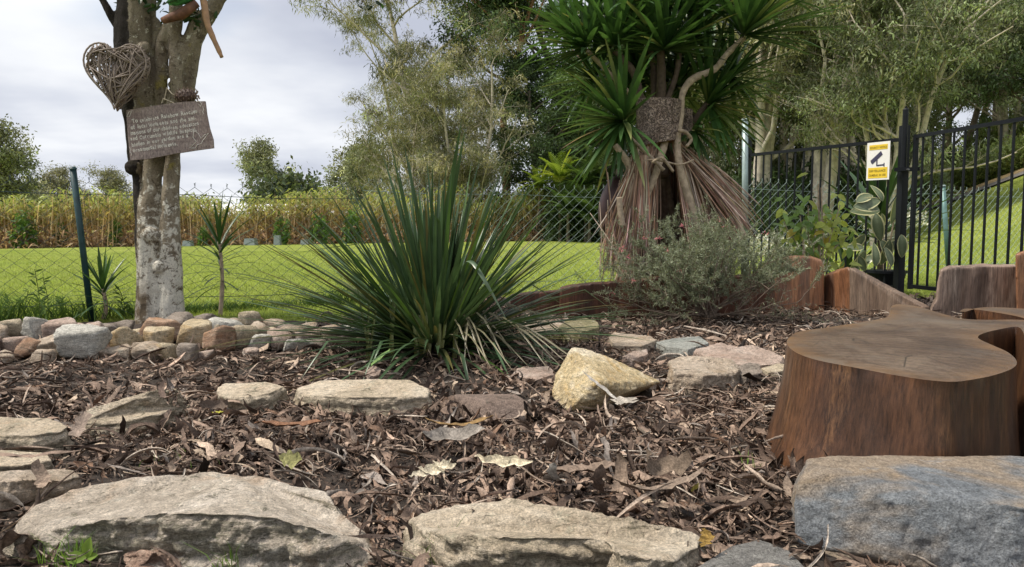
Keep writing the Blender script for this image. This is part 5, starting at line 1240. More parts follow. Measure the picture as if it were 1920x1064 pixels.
for (cx, cy, dy, ax, rp, n, sp) in ros:
    n = int(n * 1.35)
    c0 = D(cx, cy, dy); ax = Vector(ax).normalized(); e1 = ax.orthogonal().normalized(); e2 = ax.cross(e1)
    for i in range(n):
        t = (i + random.random()) / n; th = R(8 + (sp - 8) * t ** 0.8) ; ph = i * 2.39996 + random.uniform(-.3, .3)
        d = ax * math.cos(th) + (e1 * math.cos(ph) + e2 * math.sin(ph)) * math.sin(th)
        L = rp * dm * random.uniform(.95, 1.32); g_ = random.uniform(.7, 1.35)
        col = (0.045 * g_, 0.105 * g_, 0.028 * g_); tip = (0.06 * g_, 0.13 * g_, 0.038 * g_)
        if random.random() < .07: tip = (0.30, 0.32, 0.12)
        if random.random() < .008: col = tip = (0.28, 0.19, 0.10)
        mb = MB() if nleaf < 295 and i % 3 == 0 and cy > -30 else restd
        mb.blade(c0 + d * 0.015, d, L, random.uniform(.028, .040), random.uniform(.05, .6), 8, None, col, tip, fold=.3, base_w=.7, wig=.01)
        if mb is not restd: mb.build('leaf', M_drac, dr, sm=True); nleaf += 1
tag(restd.build('foliage', M_drac, dr, sm=True), kind='stuff')

# cut log hung in the dragon tree
M_logb, nt, b_, o_ = mat_new('flaky bark'); k = NT(nt)
vo = k.n('ShaderNodeTexVoronoi'); vo.feature = 'DISTANCE_TO_EDGE'; vo.inputs['Scale'].default_value = 40; dn = k.n('ShaderNodeTexNoise'); dn.inputs['Scale'].default_value = 30; dn.inputs['Detail'].default_value = 5; k.l(k.coord(), dn.inputs['Vector']); k.l(k.mix(.12, k.coord((1, 1, .55)), dn.outputs['Color']), vo.inputs['Vector'])
big = k.noise(k.coord(), 14, 5, .6); fine = k.noise(k.coord(), 160, 4, .7)
c = k.ramp(big, [(.3, (0.20, 0.14, 0.11)), (.5, (0.31, 0.235, 0.19)), (.7, (0.42, 0.33, 0.28))])
c = k.mix(k.ramp(vo.outputs['Distance'], [(0.0, .9), (.10, 0)]), c, (0.05, 0.032, 0.024)); c = k.mix(1.0, c, k.ramp(fine, [(.3, .6), (.5, 1), (.7, 1.3)]), 'MULTIPLY')
k.l(c, b_.inputs['Base Color']); b_.inputs['Roughness'].default_value = .9
k.bump(k.math('ADD', k.math('MULTIPLY', k.ramp(vo.outputs['Distance'], [(0, 0), (.12, 1)]), 1.0), k.math('MULTIPLY', fine, .4)), b_, 1.0, .008)
def logring(px0, px1, pt, pb, dy, label, tilt=0.06):
    c0 = D((px0 + px1) / 2, pt, dy); c1 = D((px0 + px1) / 2, pb, dy); r_ = (px1 - px0) / 2 * dm
    root = empty('hanging_log', c1, label, 'log'); n = 72; rows = 22; V = []
    for j in range(rows + 1):
        t = j / rows
        for i in range(n):
            a = 2 * math.pi * i / n; rr = r_ * (1 - .05 * (t - .4)); V.append((c0.x + math.cos(a) * rr, c0.y + math.sin(a) * rr, c0.z + (c1.z - c0.z) * t + math.cos(a) * r_ * tilt * (t - .2) * 3))
    V = np.array(V); nn = np.tile(np.stack([np.cos(2 * np.pi * np.arange(n) / n), np.sin(2 * np.pi * np.arange(n) / n), np.zeros(n)], -1), (rows + 1, 1))
    V += nn * (0.004 * fbm(V * 14, 3, 5))[:, None]
    ii = np.arange((rows + 1) * n).reshape(rows + 1, n); jj = np.roll(ii, -1, 1); Fq = np.stack([ii[:-1], ii[1:], jj[1:], jj[:-1]], -1).reshape(-1, 4)
    mass('bark', V, Fq, M_logb, parent=root, sm=True)
    for j, nm in ((0, 'cut_face'), (rows, 'cut_face')):
        mb = MB(); q = [Vector(V[j * n + i]) for i in range(n)]; cc = sum(q, Vector()) / n; q = [cc + (a - cc) * .995 for a in q]; mb.add(q + [cc], [(i, (i + 1) % n, n) for i in range(n)]); mb.build(nm, M_wood2, root)
logring(1196, 1276, 190, 270, -.16, 'flaky barked log section hanging under the rosettes of the dragon tree')
logring(1266, 1299, 206, 256, .02, 'smaller barked log section behind the right side of the larger hanging log')

# dry frond hut around the stems
M_dry = leafmat('dry frond', 0.8, 0.1, 0.4, 30, 0.2, streak=(1, 1, .25))
hu = empty('frond_hut', Vector((db.x, db.y, 0)), 'brown dry frond hut with a dark opening around the dragon tree stems', 'hut')
resth = MB(); nf = 0
DRY = [(0.40, 0.28, 0.21), (0.31, 0.20, 0.145), (0.47, 0.36, 0.28), (0.20, 0.125, 0.09), (0.55, 0.45, 0.36), (0.34, 0.20, 0.14)]
def dryblade(p0, p1, w, sag, mb):
    p0, p1 = Vector(p0), Vector(p1); mid = p0.lerp(p1, .5) + Vector((random.gauss(0, .012), random.gauss(0, .012), sag)); g_ = random.uniform(.45, 1.25); c = random.choice(DRY); c = tuple(x * g_ * 1.35 for x in c)
    ribbonleaf([p0, mid, p1], w, mb, c, tuple(x * random.uniform(.7, 1.1) for x in c), side=Vector((1, random.uniform(-.6, .6), random.uniform(-.3, .3))))
def addfrond(p0, p1, w, sag=0.0):
    global nf
    if nf < 290 and random.random() < .45: mb = MB(); dryblade(p0, p1, w, sag, mb); mb.build('dry_frond', M_dry, hu); nf += 1
    else: dryblade(p0, p1, w, sag, resth)
random.seed(44)
for i in range(400):      # right-hand bundle
    t = random.random(); s_ = random.random() ** .8
    x0 = 1262 + 30 * t + random.gauss(0, 5); y0 = 268 + 25 * t + random.gauss(0, 6)
    if random.random() < .72: x1 = 1300 + 78 * t + random.gauss(0, 8); y1 = 490 - 25 * t + random.gauss(0, 14)
    else: x1 = 1385 + 22 * random.random() + random.gauss(0, 5); y1 = 400 + random.gauss(20, 28)
    addfrond(D(x0, y0, -.16 + .3 * t * random.random()), D(x1, y1, -.42 + .55 * t + random.gauss(0, .04)), random.uniform(.004, .0095), .012)
for i in range(34):
    addfrond(D(1293 + random.gauss(0, 5), 285 + random.gauss(0, 6), -.1), D(1410 + random.gauss(0, 14), 425 + random.gauss(0, 22), -.15 + random.gauss(0, .05)), random.uniform(.005, .012), .035)
for i in range(430):      # left-hand bundle
    t = random.random(); x0 = 1232 - 42 * t + random.gauss(0, 5); y0 = 274 + 26 * t + random.gauss(0, 9)
    x1 = 1232 - 98 * t + random.gauss(0, 8); y1 = 480 + random.gauss(10, 24) - 12 * t
    if x1 > 1190 and y1 > 380 and random.random() < .75: x1 = 1140 + random.random() * 50
    addfrond(D(x0, y0, -.2 - .05 * random.random()), D(x1, y1, -.42 + .25 * t + random.gauss(0, .05)), random.uniform(.004, .010), random.gauss(0, .015))
for i in range(340):      # back and sides
    a = random.uniform(-.15, math.pi + .15); r0, r1 = .07, random.uniform(.36, .44)
    c_ = D(1262, 400, 0.1); p0 = Vector((c_.x + math.cos(a) * r0, c_.y + math.sin(a) * r0, zof(262, YD))); p1 = Vector((c_.x + .02 + math.cos(a) * r1 * .95, c_.y + math.sin(a) * r1, .08 + random.gauss(0, .05)))
    dryblade(p0, p1, random.uniform(.02, .035), random.gauss(0, .02), resth)
for i in range(120):
    t = random.random(); addfrond(D(1212 - 26 * t + random.gauss(0, 6), 290 + 18 * t, -.44), D(1212 - 85 * t + random.gauss(0, 8), 470 + random.gauss(0, 25), -.50 + .1 * t), random.uniform(.004, .009), random.gauss(0, .015))
for i in range(26):
    addfrond(D(1140 + random.gauss(0, 14), 400 + random.gauss(0, 40), -.42), D(1150 + random.gauss(0, 18), 520 + random.gauss(0, 12), -.42), .006)
tag(resth.build('dry_thatch', M_dry, hu), kind='stuff')
mb = MB(); mb.tube(catmull([D(1190, 308, -.44), D(1215, 300, -.44), D(1245, 303, -.44), D(1275, 309, -.42), D(1300, 300, -.32)], 4, False), .0055, 6, (0.4, .3, .22))
mb.tube(catmull([D(1222, 306, -.45), D(1240, 296, -.46), D(1252, 308, -.45), D(1262, 322, -.43)], 4, False), .009, 6, (0.4, .3, .22)); mb.build('binding', M_stem, hu, sm=True)
# dark maroon sheath leaning on the hut
M_mar = plain('maroon sheath', (0.045, 0.018, 0.018), .5, .3, 20)
V, Fs = [], []
for s_ in (0, 1):
    for i in range(17):
        for j in range(9):
            a = math.pi * i / 16; rr = j / 8; x = -math.sin(a) * 36 * rr; y = -math.cos(a) * 62 * rr
            V.append(D(1158 + x + .12 * -y, 388 + y, -.20 - .12 * math.sqrt(max(0, 1 - rr * rr)) + s_ * .008))
i = np.arange(17 * 9).reshape(17, 9); Fq = np.stack([i[:-1, :-1], i[:-1, 1:], i[1:, 1:], i[1:, :-1]], -1).reshape(-1, 4); Fq = np.concatenate([Fq, Fq[:, ::-1] + 153])
tag(mass('maroon_sheath', [tuple(a) for a in V], Fq, M_mar, sm=True), 'curved dark maroon palm sheath leaning on the left side of the frond hut', 'palm sheath')

# ------------------------------------------------------------------ two young dracaenas by the tree
def young(px, ptop, pbase, Y, seed, label, spread=1.0, n=44):
    random.seed(seed); base = P(px, pbase, Y); base.z = 0; top = P(px - 2, ptop, Y); root = empty('young_dracaena', base, label, 'plant')
    m1 = P(px + 4, (ptop + pbase) / 2, Y); mb = MB(); mb.tube(catmull([base, m1, top], 6, False), [.012] * 6 + [.010] * 7, 9, (.2, .16, .1)); mb.build('stem', M_stem, root, sm=True)
    H = top.z
    for i in range(n):
        t = i / n; zt = H * (1 - .62 * t ** 1.4); ph = i * 2.39996; th = R(6 + 100 * t ** .8); p = base.lerp(top, zt / H); d = Vector((math.cos(ph) * math.sin(th), math.sin(ph) * math.sin(th), math.cos(th))); g_ = random.uniform(.7, 1.3)
        L = random.uniform(.2, .3) * spread; mb = MB(); mb.blade(p, d, L, .018 if t < .5 else .013, random.uniform(.1, .5) + t * .4, 8, None, (.035 * g_, .085 * g_, .02 * g_), (.05 * g_, .11 * g_, .03 * g_), fold=.3); mb.build('leaf', M_drac, root, sm=True)
young(195, 542, 606, 4.02, 5, 'short young dracaena between the leaning green post and the tree trunk', .9)
young(413, 452, 596, 4.12, 8, 'taller young dracaena on a thin stem right of the tree trunk', 1.0)

# ------------------------------------------------------------------ grey green shrub with pink flowers
random.seed(51)
M_need = leafmat('grey green needles', .6, .2, .2); M_twig = plain('shrub twig', (.16, .12, .09), .8, .3, 60)
gb = P(1325, 606, 3.9); gb.z = .02; gv = empty('flowering_shrub', gb, 'low grey green needle leaved shrub with small pink flowers in front of the frond hut', 'shrub')
V, Fs = [], []; mbt = MB(); ends = []
def gbranch(p, d, L, r_, lvl):
    n = 6; pts = [p]; q = p.copy(); dd = d.copy()
    for i in range(n):
        dd = (dd + Vector((random.gauss(0, .16), random.gauss(0, .16), random.gauss(0.02, .12)))).normalized(); q = q + dd * (L / n); q.z = max(q.z, .03); pts.append(q.copy())
    mbt.tube(pts, [r_ * (1 - .6 * i / n) for i in range(n + 1)], 4 if lvl else 6, (.1, .08, .06), cap=False)
    if lvl < 2:
        for i in range(5 if lvl == 0 else 4):
            j = random.randint(2, n); gbranch(pts[j], (dd + Vector((random.gauss(0, .55), random.gauss(0, .55), random.gauss(.1, .45)))).normalized(), L * random.uniform(.35, .6), r_ * .5, lvl + 1)
    if lvl >= 1: ends.append(pts)
for i in range(46):
    a = random.uniform(0, 2 * math.pi); th = R(random.uniform(12, 90)); L = random.uniform(.23, .38)
    gbranch(gb + Vector((random.gauss(0, .03), random.gauss(0, .03), .01)), Vector((math.cos(a) * math.sin(th) * 1.5, math.sin(a) * math.sin(th) * .7, math.cos(th) * .85)), L * (1 + .35 * math.sin(th)) * (1.1 if math.cos(a) < 0 else 1), .0045, 0)
mbt.build('twigs', M_twig, gv)
rg = np.random.default_rng(5); C_, D_, COLS = [], [], []
for pts in ends:
    right = pts[-1].x > gb.x + .12; low_ = pts[-1].z < .26
    k_ = 8 if (right and low_) else (60 if pts[-1].z > .14 else 18)
    for j in range(k_):
        t = random.random() * 5.99; i = int(t); q = pts[i].lerp(pts[i + 1], t - i); C_.append(q[:]); d = (pts[i + 1] - pts[i]).normalized() * .7 + Vector((random.gauss(0, .7), random.gauss(0, .7), random.gauss(0, .7))); D_.append(d.normalized()[:])
        g_ = random.uniform(.65, 1.4); COLS.append((.215 * g_, .245 * g_, .155 * g_))
C_, D_, COLS = np.array(C_), np.array(D_), np.array(COLS)
def needles(C, D, L, W, cols, rg, droop=0.0):
    N = len(C); r_ = rg.normal(size=(N, 3)); s = np.cross(D, r_); s /= np.linalg.norm(s, axis=1)[:, None] + 1e-9
    L = np.broadcast_to(L, N)[:, None]; W = np.broadcast_to(W, N)[:, None]; m = C + D * L * .45; tip = C + D * L; tip[:, 2] -= droop * L[:, 0]
    V = np.stack([C, m - s * W / 2, tip, m + s * W / 2], 1).reshape(-1, 3); F_ = np.arange(N * 4).reshape(N, 4)
    return V, F_, np.repeat(cols, 4, 0)
V, F_, CC = needles(C_, D_, rg.uniform(.014, .026, len(C_)), .0030, COLS, rg); tag(mass('foliage', V, F_, M_need, CC, parent=gv), kind='stuff')
M_pink = leafmat('pink petals', .6, .3, .2)
for (fx, fy) in [(1278, 424), (1235, 447), (1250, 470), (1348, 414), (1324, 432), (1168, 465), (1178, 482), (1273, 510), (1188, 527), (1148, 550), (1210, 448), (1437, 438), (1330, 495), (1300, 505), (1360, 425), (1164, 470)]:
    mb = MB(); c0 = P(fx, fy, 3.72 + random.random() * .2)
    for j in range(13): leafcard(mb, c0 + Vector((random.gauss(0, .006), random.gauss(0, .006), random.gauss(0, .004))), (random.gauss(0, 1), random.gauss(-.3, .8), random.gauss(.1, .8)), random.uniform(.008, .018), .004, col=(.60, .17 + random.random() * .12, .26))
    mb.build('flower', M_pink, gv)

# ------------------------------------------------------------------ plants by the black fence
M_lime = leafmat('soft leaves', .45, .4, .2); M_var = leafmat('variegated leaves', .3, .15, .12)
random.seed(61)
lp = P(1530, 520, 5.0); lp.z = .03; lf = empty('leafy_plant', lp, 'light green broad leaved plant tied to canes in front of the black fence', 'plant')
mb = MB()
for x0, y0, x1, y1 in ((1540, 560, 1534, 345), (1545, 560, 1540, 352)): mb.tube([P(x0, y0, 4.95), P(x1, y1, 4.95)], .005, 6, (.3, .2, .1))
mb.build('cane', M_stem, lf); mb = MB(); mb.tube([P(1507, 560, 4.9), P(1506, 425, 4.9)], .006, 6, (.3, .2, .1)); mb.build('cane', M_stem, lf)
for j in range(9): mb = MB(); x1 = 1470 + j * 15; y1 = 385 + random.randint(0, 60); mb.tube(catmull([P(1520 + j * 2, 555, 5.0), P((1520 + x1) / 2, 480, 4.95 + random.gauss(0, .05)), P(x1, y1, 4.95)], 4, False), .0035, 5, (.2, .25, .1)); mb.build('stalk', M_stem, lf)
for i in range(190):
    y_ = random.gauss(435, 38); x_ = random.gauss(1512, 30) if random.random() < .6 else random.gauss(1565, 16); 
    if y_ > 520: continue
    pale = random.random() < (.35 if x_ < 1545 else .75); g_ = random.uniform(.75, 1.2); c = (.46 * g_, .52 * g_, .12 * g_) if pale else (.22 * g_, .34 * g_, .10 * g_)
    if random.random() < .06: c = (.50, .40, .07)
    mb = MB(); leafcard(mb, P(x_, y_, 5.0 + random.uniform(-.12, .12)), (random.gauss(0, 1), random.gauss(-.4, .6), random.gauss(-.5, .5)), random.uniform(.05, .10), random.uniform(.03, .055), Vector((random.gauss(0, .4), -.7, 1)), c, .3); mb.build('leaf', M_lime, lf, sm=True)
# rubber plant in pot
rp = P(1660, 556, 5.62); rp.z = .03; ru = empty('potted_rubber_plant', rp, 'cream edged rubber plant in a black pot just behind the fence by the latch post', 'plant')
def zpt(py, Y): return P(960, py, Y).z
mb = MB(); z0, z1 = .0, zpt(507, 5.62); mb.tube([(rp.x, rp.y, z0), (rp.x, rp.y, z1 - .02), (rp.x, rp.y, z1 - .02), (rp.x, rp.y, z1), (rp.x, rp.y, z1)], [.10, .135, .145, .145, .125], 24); mb.build('pot', M_black, ru)
for dx in (-.03, .02, .05): mb = MB(); mb.tube(catmull([Vector((rp.x + dx * .5, rp.y, z1 - .02)), Vector((rp.x + dx, rp.y, z1 + .2)), Vector((rp.x + dx * 2, rp.y - .02, z1 + .42))], 4, False), .006, 7); mb.build('stem', M_stem, ru)
def varleaf(p, d, nrm, L, w):
    p, d = Vector(p), Vector(d).normalized(); s = d.cross(Vector(nrm)).normalized(); n = s.cross(d); mb = MB(); ts = [0, .08, .22, .4, .6, .8, .93, 1]; ws = [.05, .42, .82, 1, .95, .68, .32, .02]; vs, cs = [], []
    cr = (.60, .58, .34); gm = (.115, .155, .09); bend = random.uniform(.15, .75); mw = random.uniform(.55, .8)
    for t, ww in zip(ts, ws):
        jj = random.uniform(-.14, .1)
        c0 = p + d * (L * t) - n * (bend * L * t * t)
        for a, cc in ((-1, cr), (-.80, cr), (-.74, gm), (0, (.21, .25, .16)), (.74, gm), (.80, cr), (1, cr)): vs.append(c0 + s * (w * .5 * ww * a) + n * (abs(a) * w * .12 * ww)); cs.append(cc)
    fs = [(i * 7 + j, i * 7 + j + 1, i * 7 + j + 8, i * 7 + j + 7) for i in range(7) for j in range(6)]; mb.add(vs, fs, cs); mb.build('leaf', M_var, ru, sm=True)
for (x, y, dx, dz, L) in [(1600, 392, .9, .35, .21), (1650, 396, -.9, .1, .2), (1655, 378, -.3, .8, .13), (1680, 372, .05, -1, .2), (1642, 400, .1, -1, .2), (1652, 400, .4, -.9, .17), (1690, 440, .1, -1, .17), (1622, 440, -.5, -.7, .16), (1650, 450, .5, -.7, .16), (1668, 450, -.1, -1, .2), (1622, 470, -.3, -.9, .17), (1610, 480, .3, -.6, .14), (1640, 480, -.8, -.3, .15), (1660, 470, .6, .4, .14), (1685, 470, .4, -.8, .15), (1640, 500, .1, .8, .16), (1620, 465, -.9, .1, .14), (1600, 388, .95, .1, .2), (1672, 500, -.2, .7, .15), (1605, 380, .8, .5, .17)]:
    p = P(x, y, 5.45 + random.uniform(-.12, .10)); L *= .98; varleaf(p, (dx, random.uniform(-.25, .15), dz), (random.gauss(0, .25), -1, .35 + random.gauss(0, .2)), L, L * .46)
# spiky dracaenas behind the fence
random.seed(71)
def spiky(px, pbase, Y, ptop, n, L, w, label, seed, spread=85):
    random.seed(seed); b0 = P(px, pbase, Y); b0.z = .0; ctr = P(px, ptop, Y); root = empty('spiky_plant', b0, label, 'plant')
    mb = MB(); mb.tube([b0, b0.lerp(ctr, .5) + Vector((.01, 0, 0)), ctr], [.03, .026, .022], 9); mb.build('stem', M_stemd, root, sm=True)
    for i in range(n):
        t = i / n; th = R(6 + spread * t); ph = i * 2.39996; d = Vector((math.cos(ph) * math.sin(th), math.sin(ph) * math.sin(th), math.cos(th))); g_ = random.uniform(.6, 1.4)
        mb = MB(); mb.blade(ctr - Vector((0, 0, .25 * t)), d, L * random.uniform(.75, 1.1), w, random.uniform(.05, .5), 8, None, (.035 * g_, .075 * g_, .025 * g_), (.05 * g_, .10 * g_, .035 * g_), fold=.3); mb.build('leaf', M_drac, root, sm=True)
spiky(1650, 545, 6.1, 400, 46, .72, .045, 'tall spiky dark leaved plant behind the security sign', 3)
spiky(1590, 545, 5.9, 505, 20, .40, .05, 'short broad dark leaved plant at the foot of the black fence', 9, 60)

# ------------------------------------------------------------------ grass blades and weeds
M_grass = leafmat('grass blades', .7, .35, .2, spec=.2)
rg = np.random.default_rng(12)
def grass(name, x, y, z, h, w, cols, label, lean=.35, nseg=2):
    N = len(x); a = rg.uniform(0, 2 * np.pi, N); ln = rg.normal(size=(N, 2)) * lean; base = np.stack([x, y, z], -1); s = np.stack([np.cos(a), np.sin(a), 0 * a], -1) * (w / 2)[:, None]
    mid = base + np.stack([ln[:, 0] * h * .35, ln[:, 1] * h * .35, h * .6], -1); tip = base + np.stack([ln[:, 0] * h * 1.1, ln[:, 1] * h * 1.1, h * .95], -1)
    V = np.stack([base - s, base + s, mid + s * .7, mid - s * .7, tip + s * .1, tip - s * .1], 1).reshape(-1, 3); i = np.arange(N)[:, None] * 6
    F_ = np.concatenate([i + np.array([[0, 1, 2, 3]]), i + np.array([[3, 2, 4, 5]])]); return tag(mass(name, V, F_, M_grass, np.repeat(cols, 6, 0)), label, 'grass', kind='stuff')
def fenceY(x): 
    t = (x - FA.x) / (FB.x - FA.x); return FA.y + t * (FB.y - FA.y)
N = 110000; y = 3.9 + 11.0 * rg.random(N) ** 1.4; x = (rg.random(N) * 2 - 1) * y * .74; kp = y > bed_lim(x) + .01; x, y = x[kp], y[kp]; N = len(x)
g_ = rg.uniform(.6, 1.3, (N, 1)) * (1 + .25 * vnoise(np.stack([x * 3, y * 3, x * 0], -1), 4))[:, None]; grass('lawn_grass', x, y, hill_z(x, y), rg.uniform(.012, .035, N), rg.uniform(.003, .006, N), np.array([[.34, .43, .09]]) * g_, 'short bright green grass just beyond the wire fence', .8)
# longer weeds along the fence foot at the left
N = 5200; x = -2.9 + 2.9 * rg.random(N) ** 1.15; y = fenceY(x) + rg.normal(size=N) * .07 - .03; dens = rg.random(N) < .35 + .65 * (vnoise(np.stack([x * 4, y, x * 0], -1), 3) > -.1); x, y = x[dens], y[dens]; N = len(x)
hh = rg.uniform(.04, .13, N) * (1 + .8 * (vnoise(np.stack([x * 3, y * 0, x * 0], -1), 8))); g_ = rg.uniform(.6, 1.3, (N, 1))
grass('weeds', x, y, 0 * x, hh, rg.uniform(.004, .008, N), np.array([[.085, .15, .035]]) * g_, 'tangled darker weeds along the fence foot behind the border row', .9)
# tall thin weed stalks
for j, (wx, wt) in enumerate([(35, 545), (75, 505), (92, 520), (20, 560), (118, 560), (235, 545), (60, 560)]):
    b0 = P(wx, 604, 4.05); b0.z = 0; wd = empty('weed', b0, 'thin leafy weed stalk standing at the fence foot left of the green post', 'weed', 'weed stalks at the fence foot')
    t0 = P(wx + random.uniform(-14, 20), wt, 4.05); mb = MB(); mb.tube([b0, b0.lerp(t0, .5) + Vector((.01, 0, 0)), t0], .0018, 4, (.1, .14, .04)); mb.build('stalk', M_grass, wd)
    mb = MB()
    for i in range(16): q = b0.lerp(t0, .15 + .85 * i / 15); leafcard(mb, q, (random.gauss(0, 1), random.gauss(0, .5), .4), .045, .012, col=(.09, .15, .04))
    mb.build('foliage', M_grass, wd)
def tuft(px, py, z, n, h, label, col=(.16, .28, .05), w=.0016, spread=.012):
    p = G(px, py, z); a = rg.normal(size=(n, 2)) * spread; x = p.x + a[:, 0]; y = p.y + a[:, 1]; return tag(grass('grass_tuft', x, y, np.full(n, p.z - .005), rg.uniform(.4, 1, n) * h, np.full(n, w), np.array([col]) * rg.uniform(.7, 1.3, (n, 1)), label, .45), cat='grass')
tuft(125, 1052, .01, 60, .055, 'fine green grass tuft under the left end of the big layered slab', spread=.018)
tuft(430, 1060, .01, 26, .05, 'thin grass blades before the lower middle of the big layered slab')
tuft(845, 1058, .01, 30, .06, 'small grass tuft in the gap by the left end of the cream slab', col=(.13, .2, .05), spread=.016)
tuft(1400, 870, .02, 10, .03, 'few grass blades left of the big stump seat'); tuft(330, 860, .02, 12, .02, 'tiny grass sprigs on bare soil behind the big layered slab', spread=.05)
random.seed(81)
wl1 = empty('seedling', P(163, 1050, 1.06), 'bright green three leaved seedling at the bottom left', 'plant')
for dx, dz, L in ((.25, 1, .034), (-1, .1, .034), (.5, .2, .022)): mb = MB(); leafcard(mb, P(163, 1046, 1.06), (dx, -.2, dz), L, L * .55, Vector((0, -1, .5)), (.28, .42, .08), .1); mb.build('leaf', M_lime, wl1, sm=True)
wl2 = empty('seedling', P(612, 1055, 1.10), 'small bright green seedling cluster below the right end of the layered slab', 'plant')
for i in range(16): mb = MB(); leafcard(mb, P(612 + random.gauss(0, 9), 1052 + random.gauss(0, 6), 1.08), (random.gauss(0, 1), -.2, random.gauss(.4, .5)), .010, .008, Vector((0, -.5, 1)), (.24, .4, .08), .1); mb.build('leaf', M_lime, wl2)

# ------------------------------------------------------------------ hedge row beyond the lawn
M_stalk = leafmat('dry stalks', .85, .35, .3, 8, .1, streak=(1, 1, .2)); M_hleaf = leafmat('hedge leaves', .55, .45, .15)
def hedge_proto(seed):
    rg = np.random.default_rng(seed); root = empty('hedge_plant', (0, 0, 0), 'tall stalky hedge plant with yellow green tops in the row beyond the lawn', 'hedge', 'stalky plants of the hedge row beyond the lawn')
    n = 70; bx = rg.normal(size=n) * .30; by = rg.normal(size=n) * .28; C = np.stack([bx, by, 0 * bx], -1); D = np.stack([rg.normal(size=n) * .10, rg.normal(size=n) * .1, np.ones(n)], -1); L = rg.uniform(.75, 1.5, n)
    col = np.array([(.62, .46, .31)]) * rg.uniform(.55, 1.35, (n, 1)); side = np.stack([np.cos(rg.random(n) * 6), np.sin(rg.random(n) * 6) * .5, 0 * bx], -1); side /= np.linalg.norm(side, axis=1)[:, None]; side *= .012
    T_ = C + D * L[:, None]; V = np.stack([C - side, C + side, T_ + side * .6, T_ - side * .6], 1).reshape(-1, 3); mass('stalks', V, np.arange(4 * n).reshape(n, 4), M_stalk, np.repeat(col, 4, 0), parent=root)
    n = 950; C = np.stack([rg.normal(size=n) * .36, rg.normal(size=n) * .33, np.abs(rg.normal(size=n)) * .22 + .02], -1); D = rg.normal(size=(n, 3)) * [1, 1, .7]; D /= np.linalg.norm(D, axis=1)[:, None]; base_c = np.array([(.62, .40, .25), (.58, .42, .28), (.66, .50, .34), (.44, .28, .18)])[rg.integers(0, 4, n)]
    V, F_, CC = needles(C, D, rg.uniform(.10, .24, n), rg.uniform(.02, .05, n), base_c * rg.uniform(.6, 1.25, (n, 1)), rg, .4); mass('dried_leaves', V, F_, M_stalk, CC, parent=root)
    n = 520; j = rg.integers(0, 70, n); C = np.stack([bx[j] + rg.normal(size=n) * .07, by[j] + rg.normal(size=n) * .07, 0 * bx[j]], -1) + D[:1] * 0; hgt = rg.uniform(.62, 1.10, n) ** .8; C[:, 2] = np.clip(L[j] * hgt, .5, 1.6); C[:, 0] += (T_[j, 0] - bx[j]) * hgt; D2 = rg.normal(size=(n, 3)) * [1, 1, .5] + [0, 0, -.3]; D2 /= np.linalg.norm(D2, axis=1)[:, None]
    hi = (C[:, 2] - .75) / .6; mixc = np.clip(hi + rg.normal(size=n) * .25, 0, 1)[:, None]; c_ = (1 - mixc) * np.array([[.40, .31, .15]]) + mixc * np.array([[.36, .42, .14]])
    V, F_, CC = needles(C, D2, rg.uniform(.10, .22, n), rg.uniform(.035, .06, n), c_ * rg.uniform(.7, 1.2, (n, 1)), rg, .5); mass('leaves', V, F_, M_hleaf, CC, parent=root)
    return root
hp = [hedge_proto(s_) for s_ in (1, 2, 3, 4)]; random.seed(91)
for i in range(44):
    x = -15.5 + i * .46; o = hp[i] if i < 4 else copy_tree(hp[i % 4]); o.location = (x, hedge_Y(x) + random.uniform(-.2, .25), 0); o.rotation_euler = (0, 0, random.random() * 6.28); s_ = random.uniform(.74, .94) * (1 + .010 * i); pxh = 960 + x / hedge_Y(x) * F_PX; o['label'] = 'tall stalky hedge plant, %s' % zone(pxh)
    o.scale = (s_, s_, s_ * random.uniform(.80, 1.10) * (.95 if 16 < i < 26 else 1.0))
def bushproto(name, label, cat, group, seed, n, size, L, W, cols, droop=.3, stems=14, mat=None):
    rg = np.random.default_rng(seed); root = empty(name, (0, 0, 0), label, cat, group); mb = MB()
    for i in range(stems): a = rg.uniform(0, 6.28); e = Vector((math.cos(a) * size[0] * .7 * rg.random(), math.sin(a) * size[1] * .7 * rg.random(), size[2] * rg.uniform(.5, .9))); mb.tube([(0, 0, 0), e * .5 + Vector((0, 0, .05)), e], [.012 * size[2], .008 * size[2], .004 * size[2]], 4, (.1, .08, .05), cap=False)
    mb.build('stems', M_twig, root); nc = max(5, n // 45); cc0 = rg.normal(size=(nc, 3)); cc0 /= np.linalg.norm(cc0, axis=1)[:, None]; cc0 *= rg.uniform(.35, 1, (nc, 1)) ** .5; cc0[:, 2] = np.abs(cc0[:, 2] * .5 + .5); cc0 *= np.array(size) * [.85, .85, .92]
    j = rg.integers(0, nc, n); C = cc0[j] + rg.normal(size=(n, 3)) * np.array(size) * .16; C[:, 2] = np.maximum(C[:, 2], .02); D = rg.normal(size=(n, 3)) + [0, 0, -droop]; D /= np.linalg.norm(D, axis=1)[:, None]
    tone = rg.uniform(.65, 1.35, nc)[j][:, None]; col = np.array(cols)[rg.integers(0, len(cols), n)] * tone * rg.uniform(.8, 1.2, (n, 1)); V, F_, CC = needles(C, D, L * rg.uniform(.7, 1.3, n), W * rg.uniform(.7, 1.3, n), col, rg, droop * .5); mass('foliage', V, F_, mat or M_hleaf, CC, parent=root); return root
def put(o, px, Y, s_=1.0, label=None, first=False, z=None, rz=None, sz=None):
    c = o if first else copy_tree(o); q = P(px, 430, Y); c.location = (q.x, Y, hz(q.x, Y) if z is None else z); c.rotation_euler = (0, 0, random.random() * 6.28 if rz is None else rz); c.scale = (s_, s_, s_ * (sz or 1))
    if label: c['label'] = label
    elif c.get('group'): c['label'] = c['label'].split(',')[0] + ', ' + zone(px)
    return c
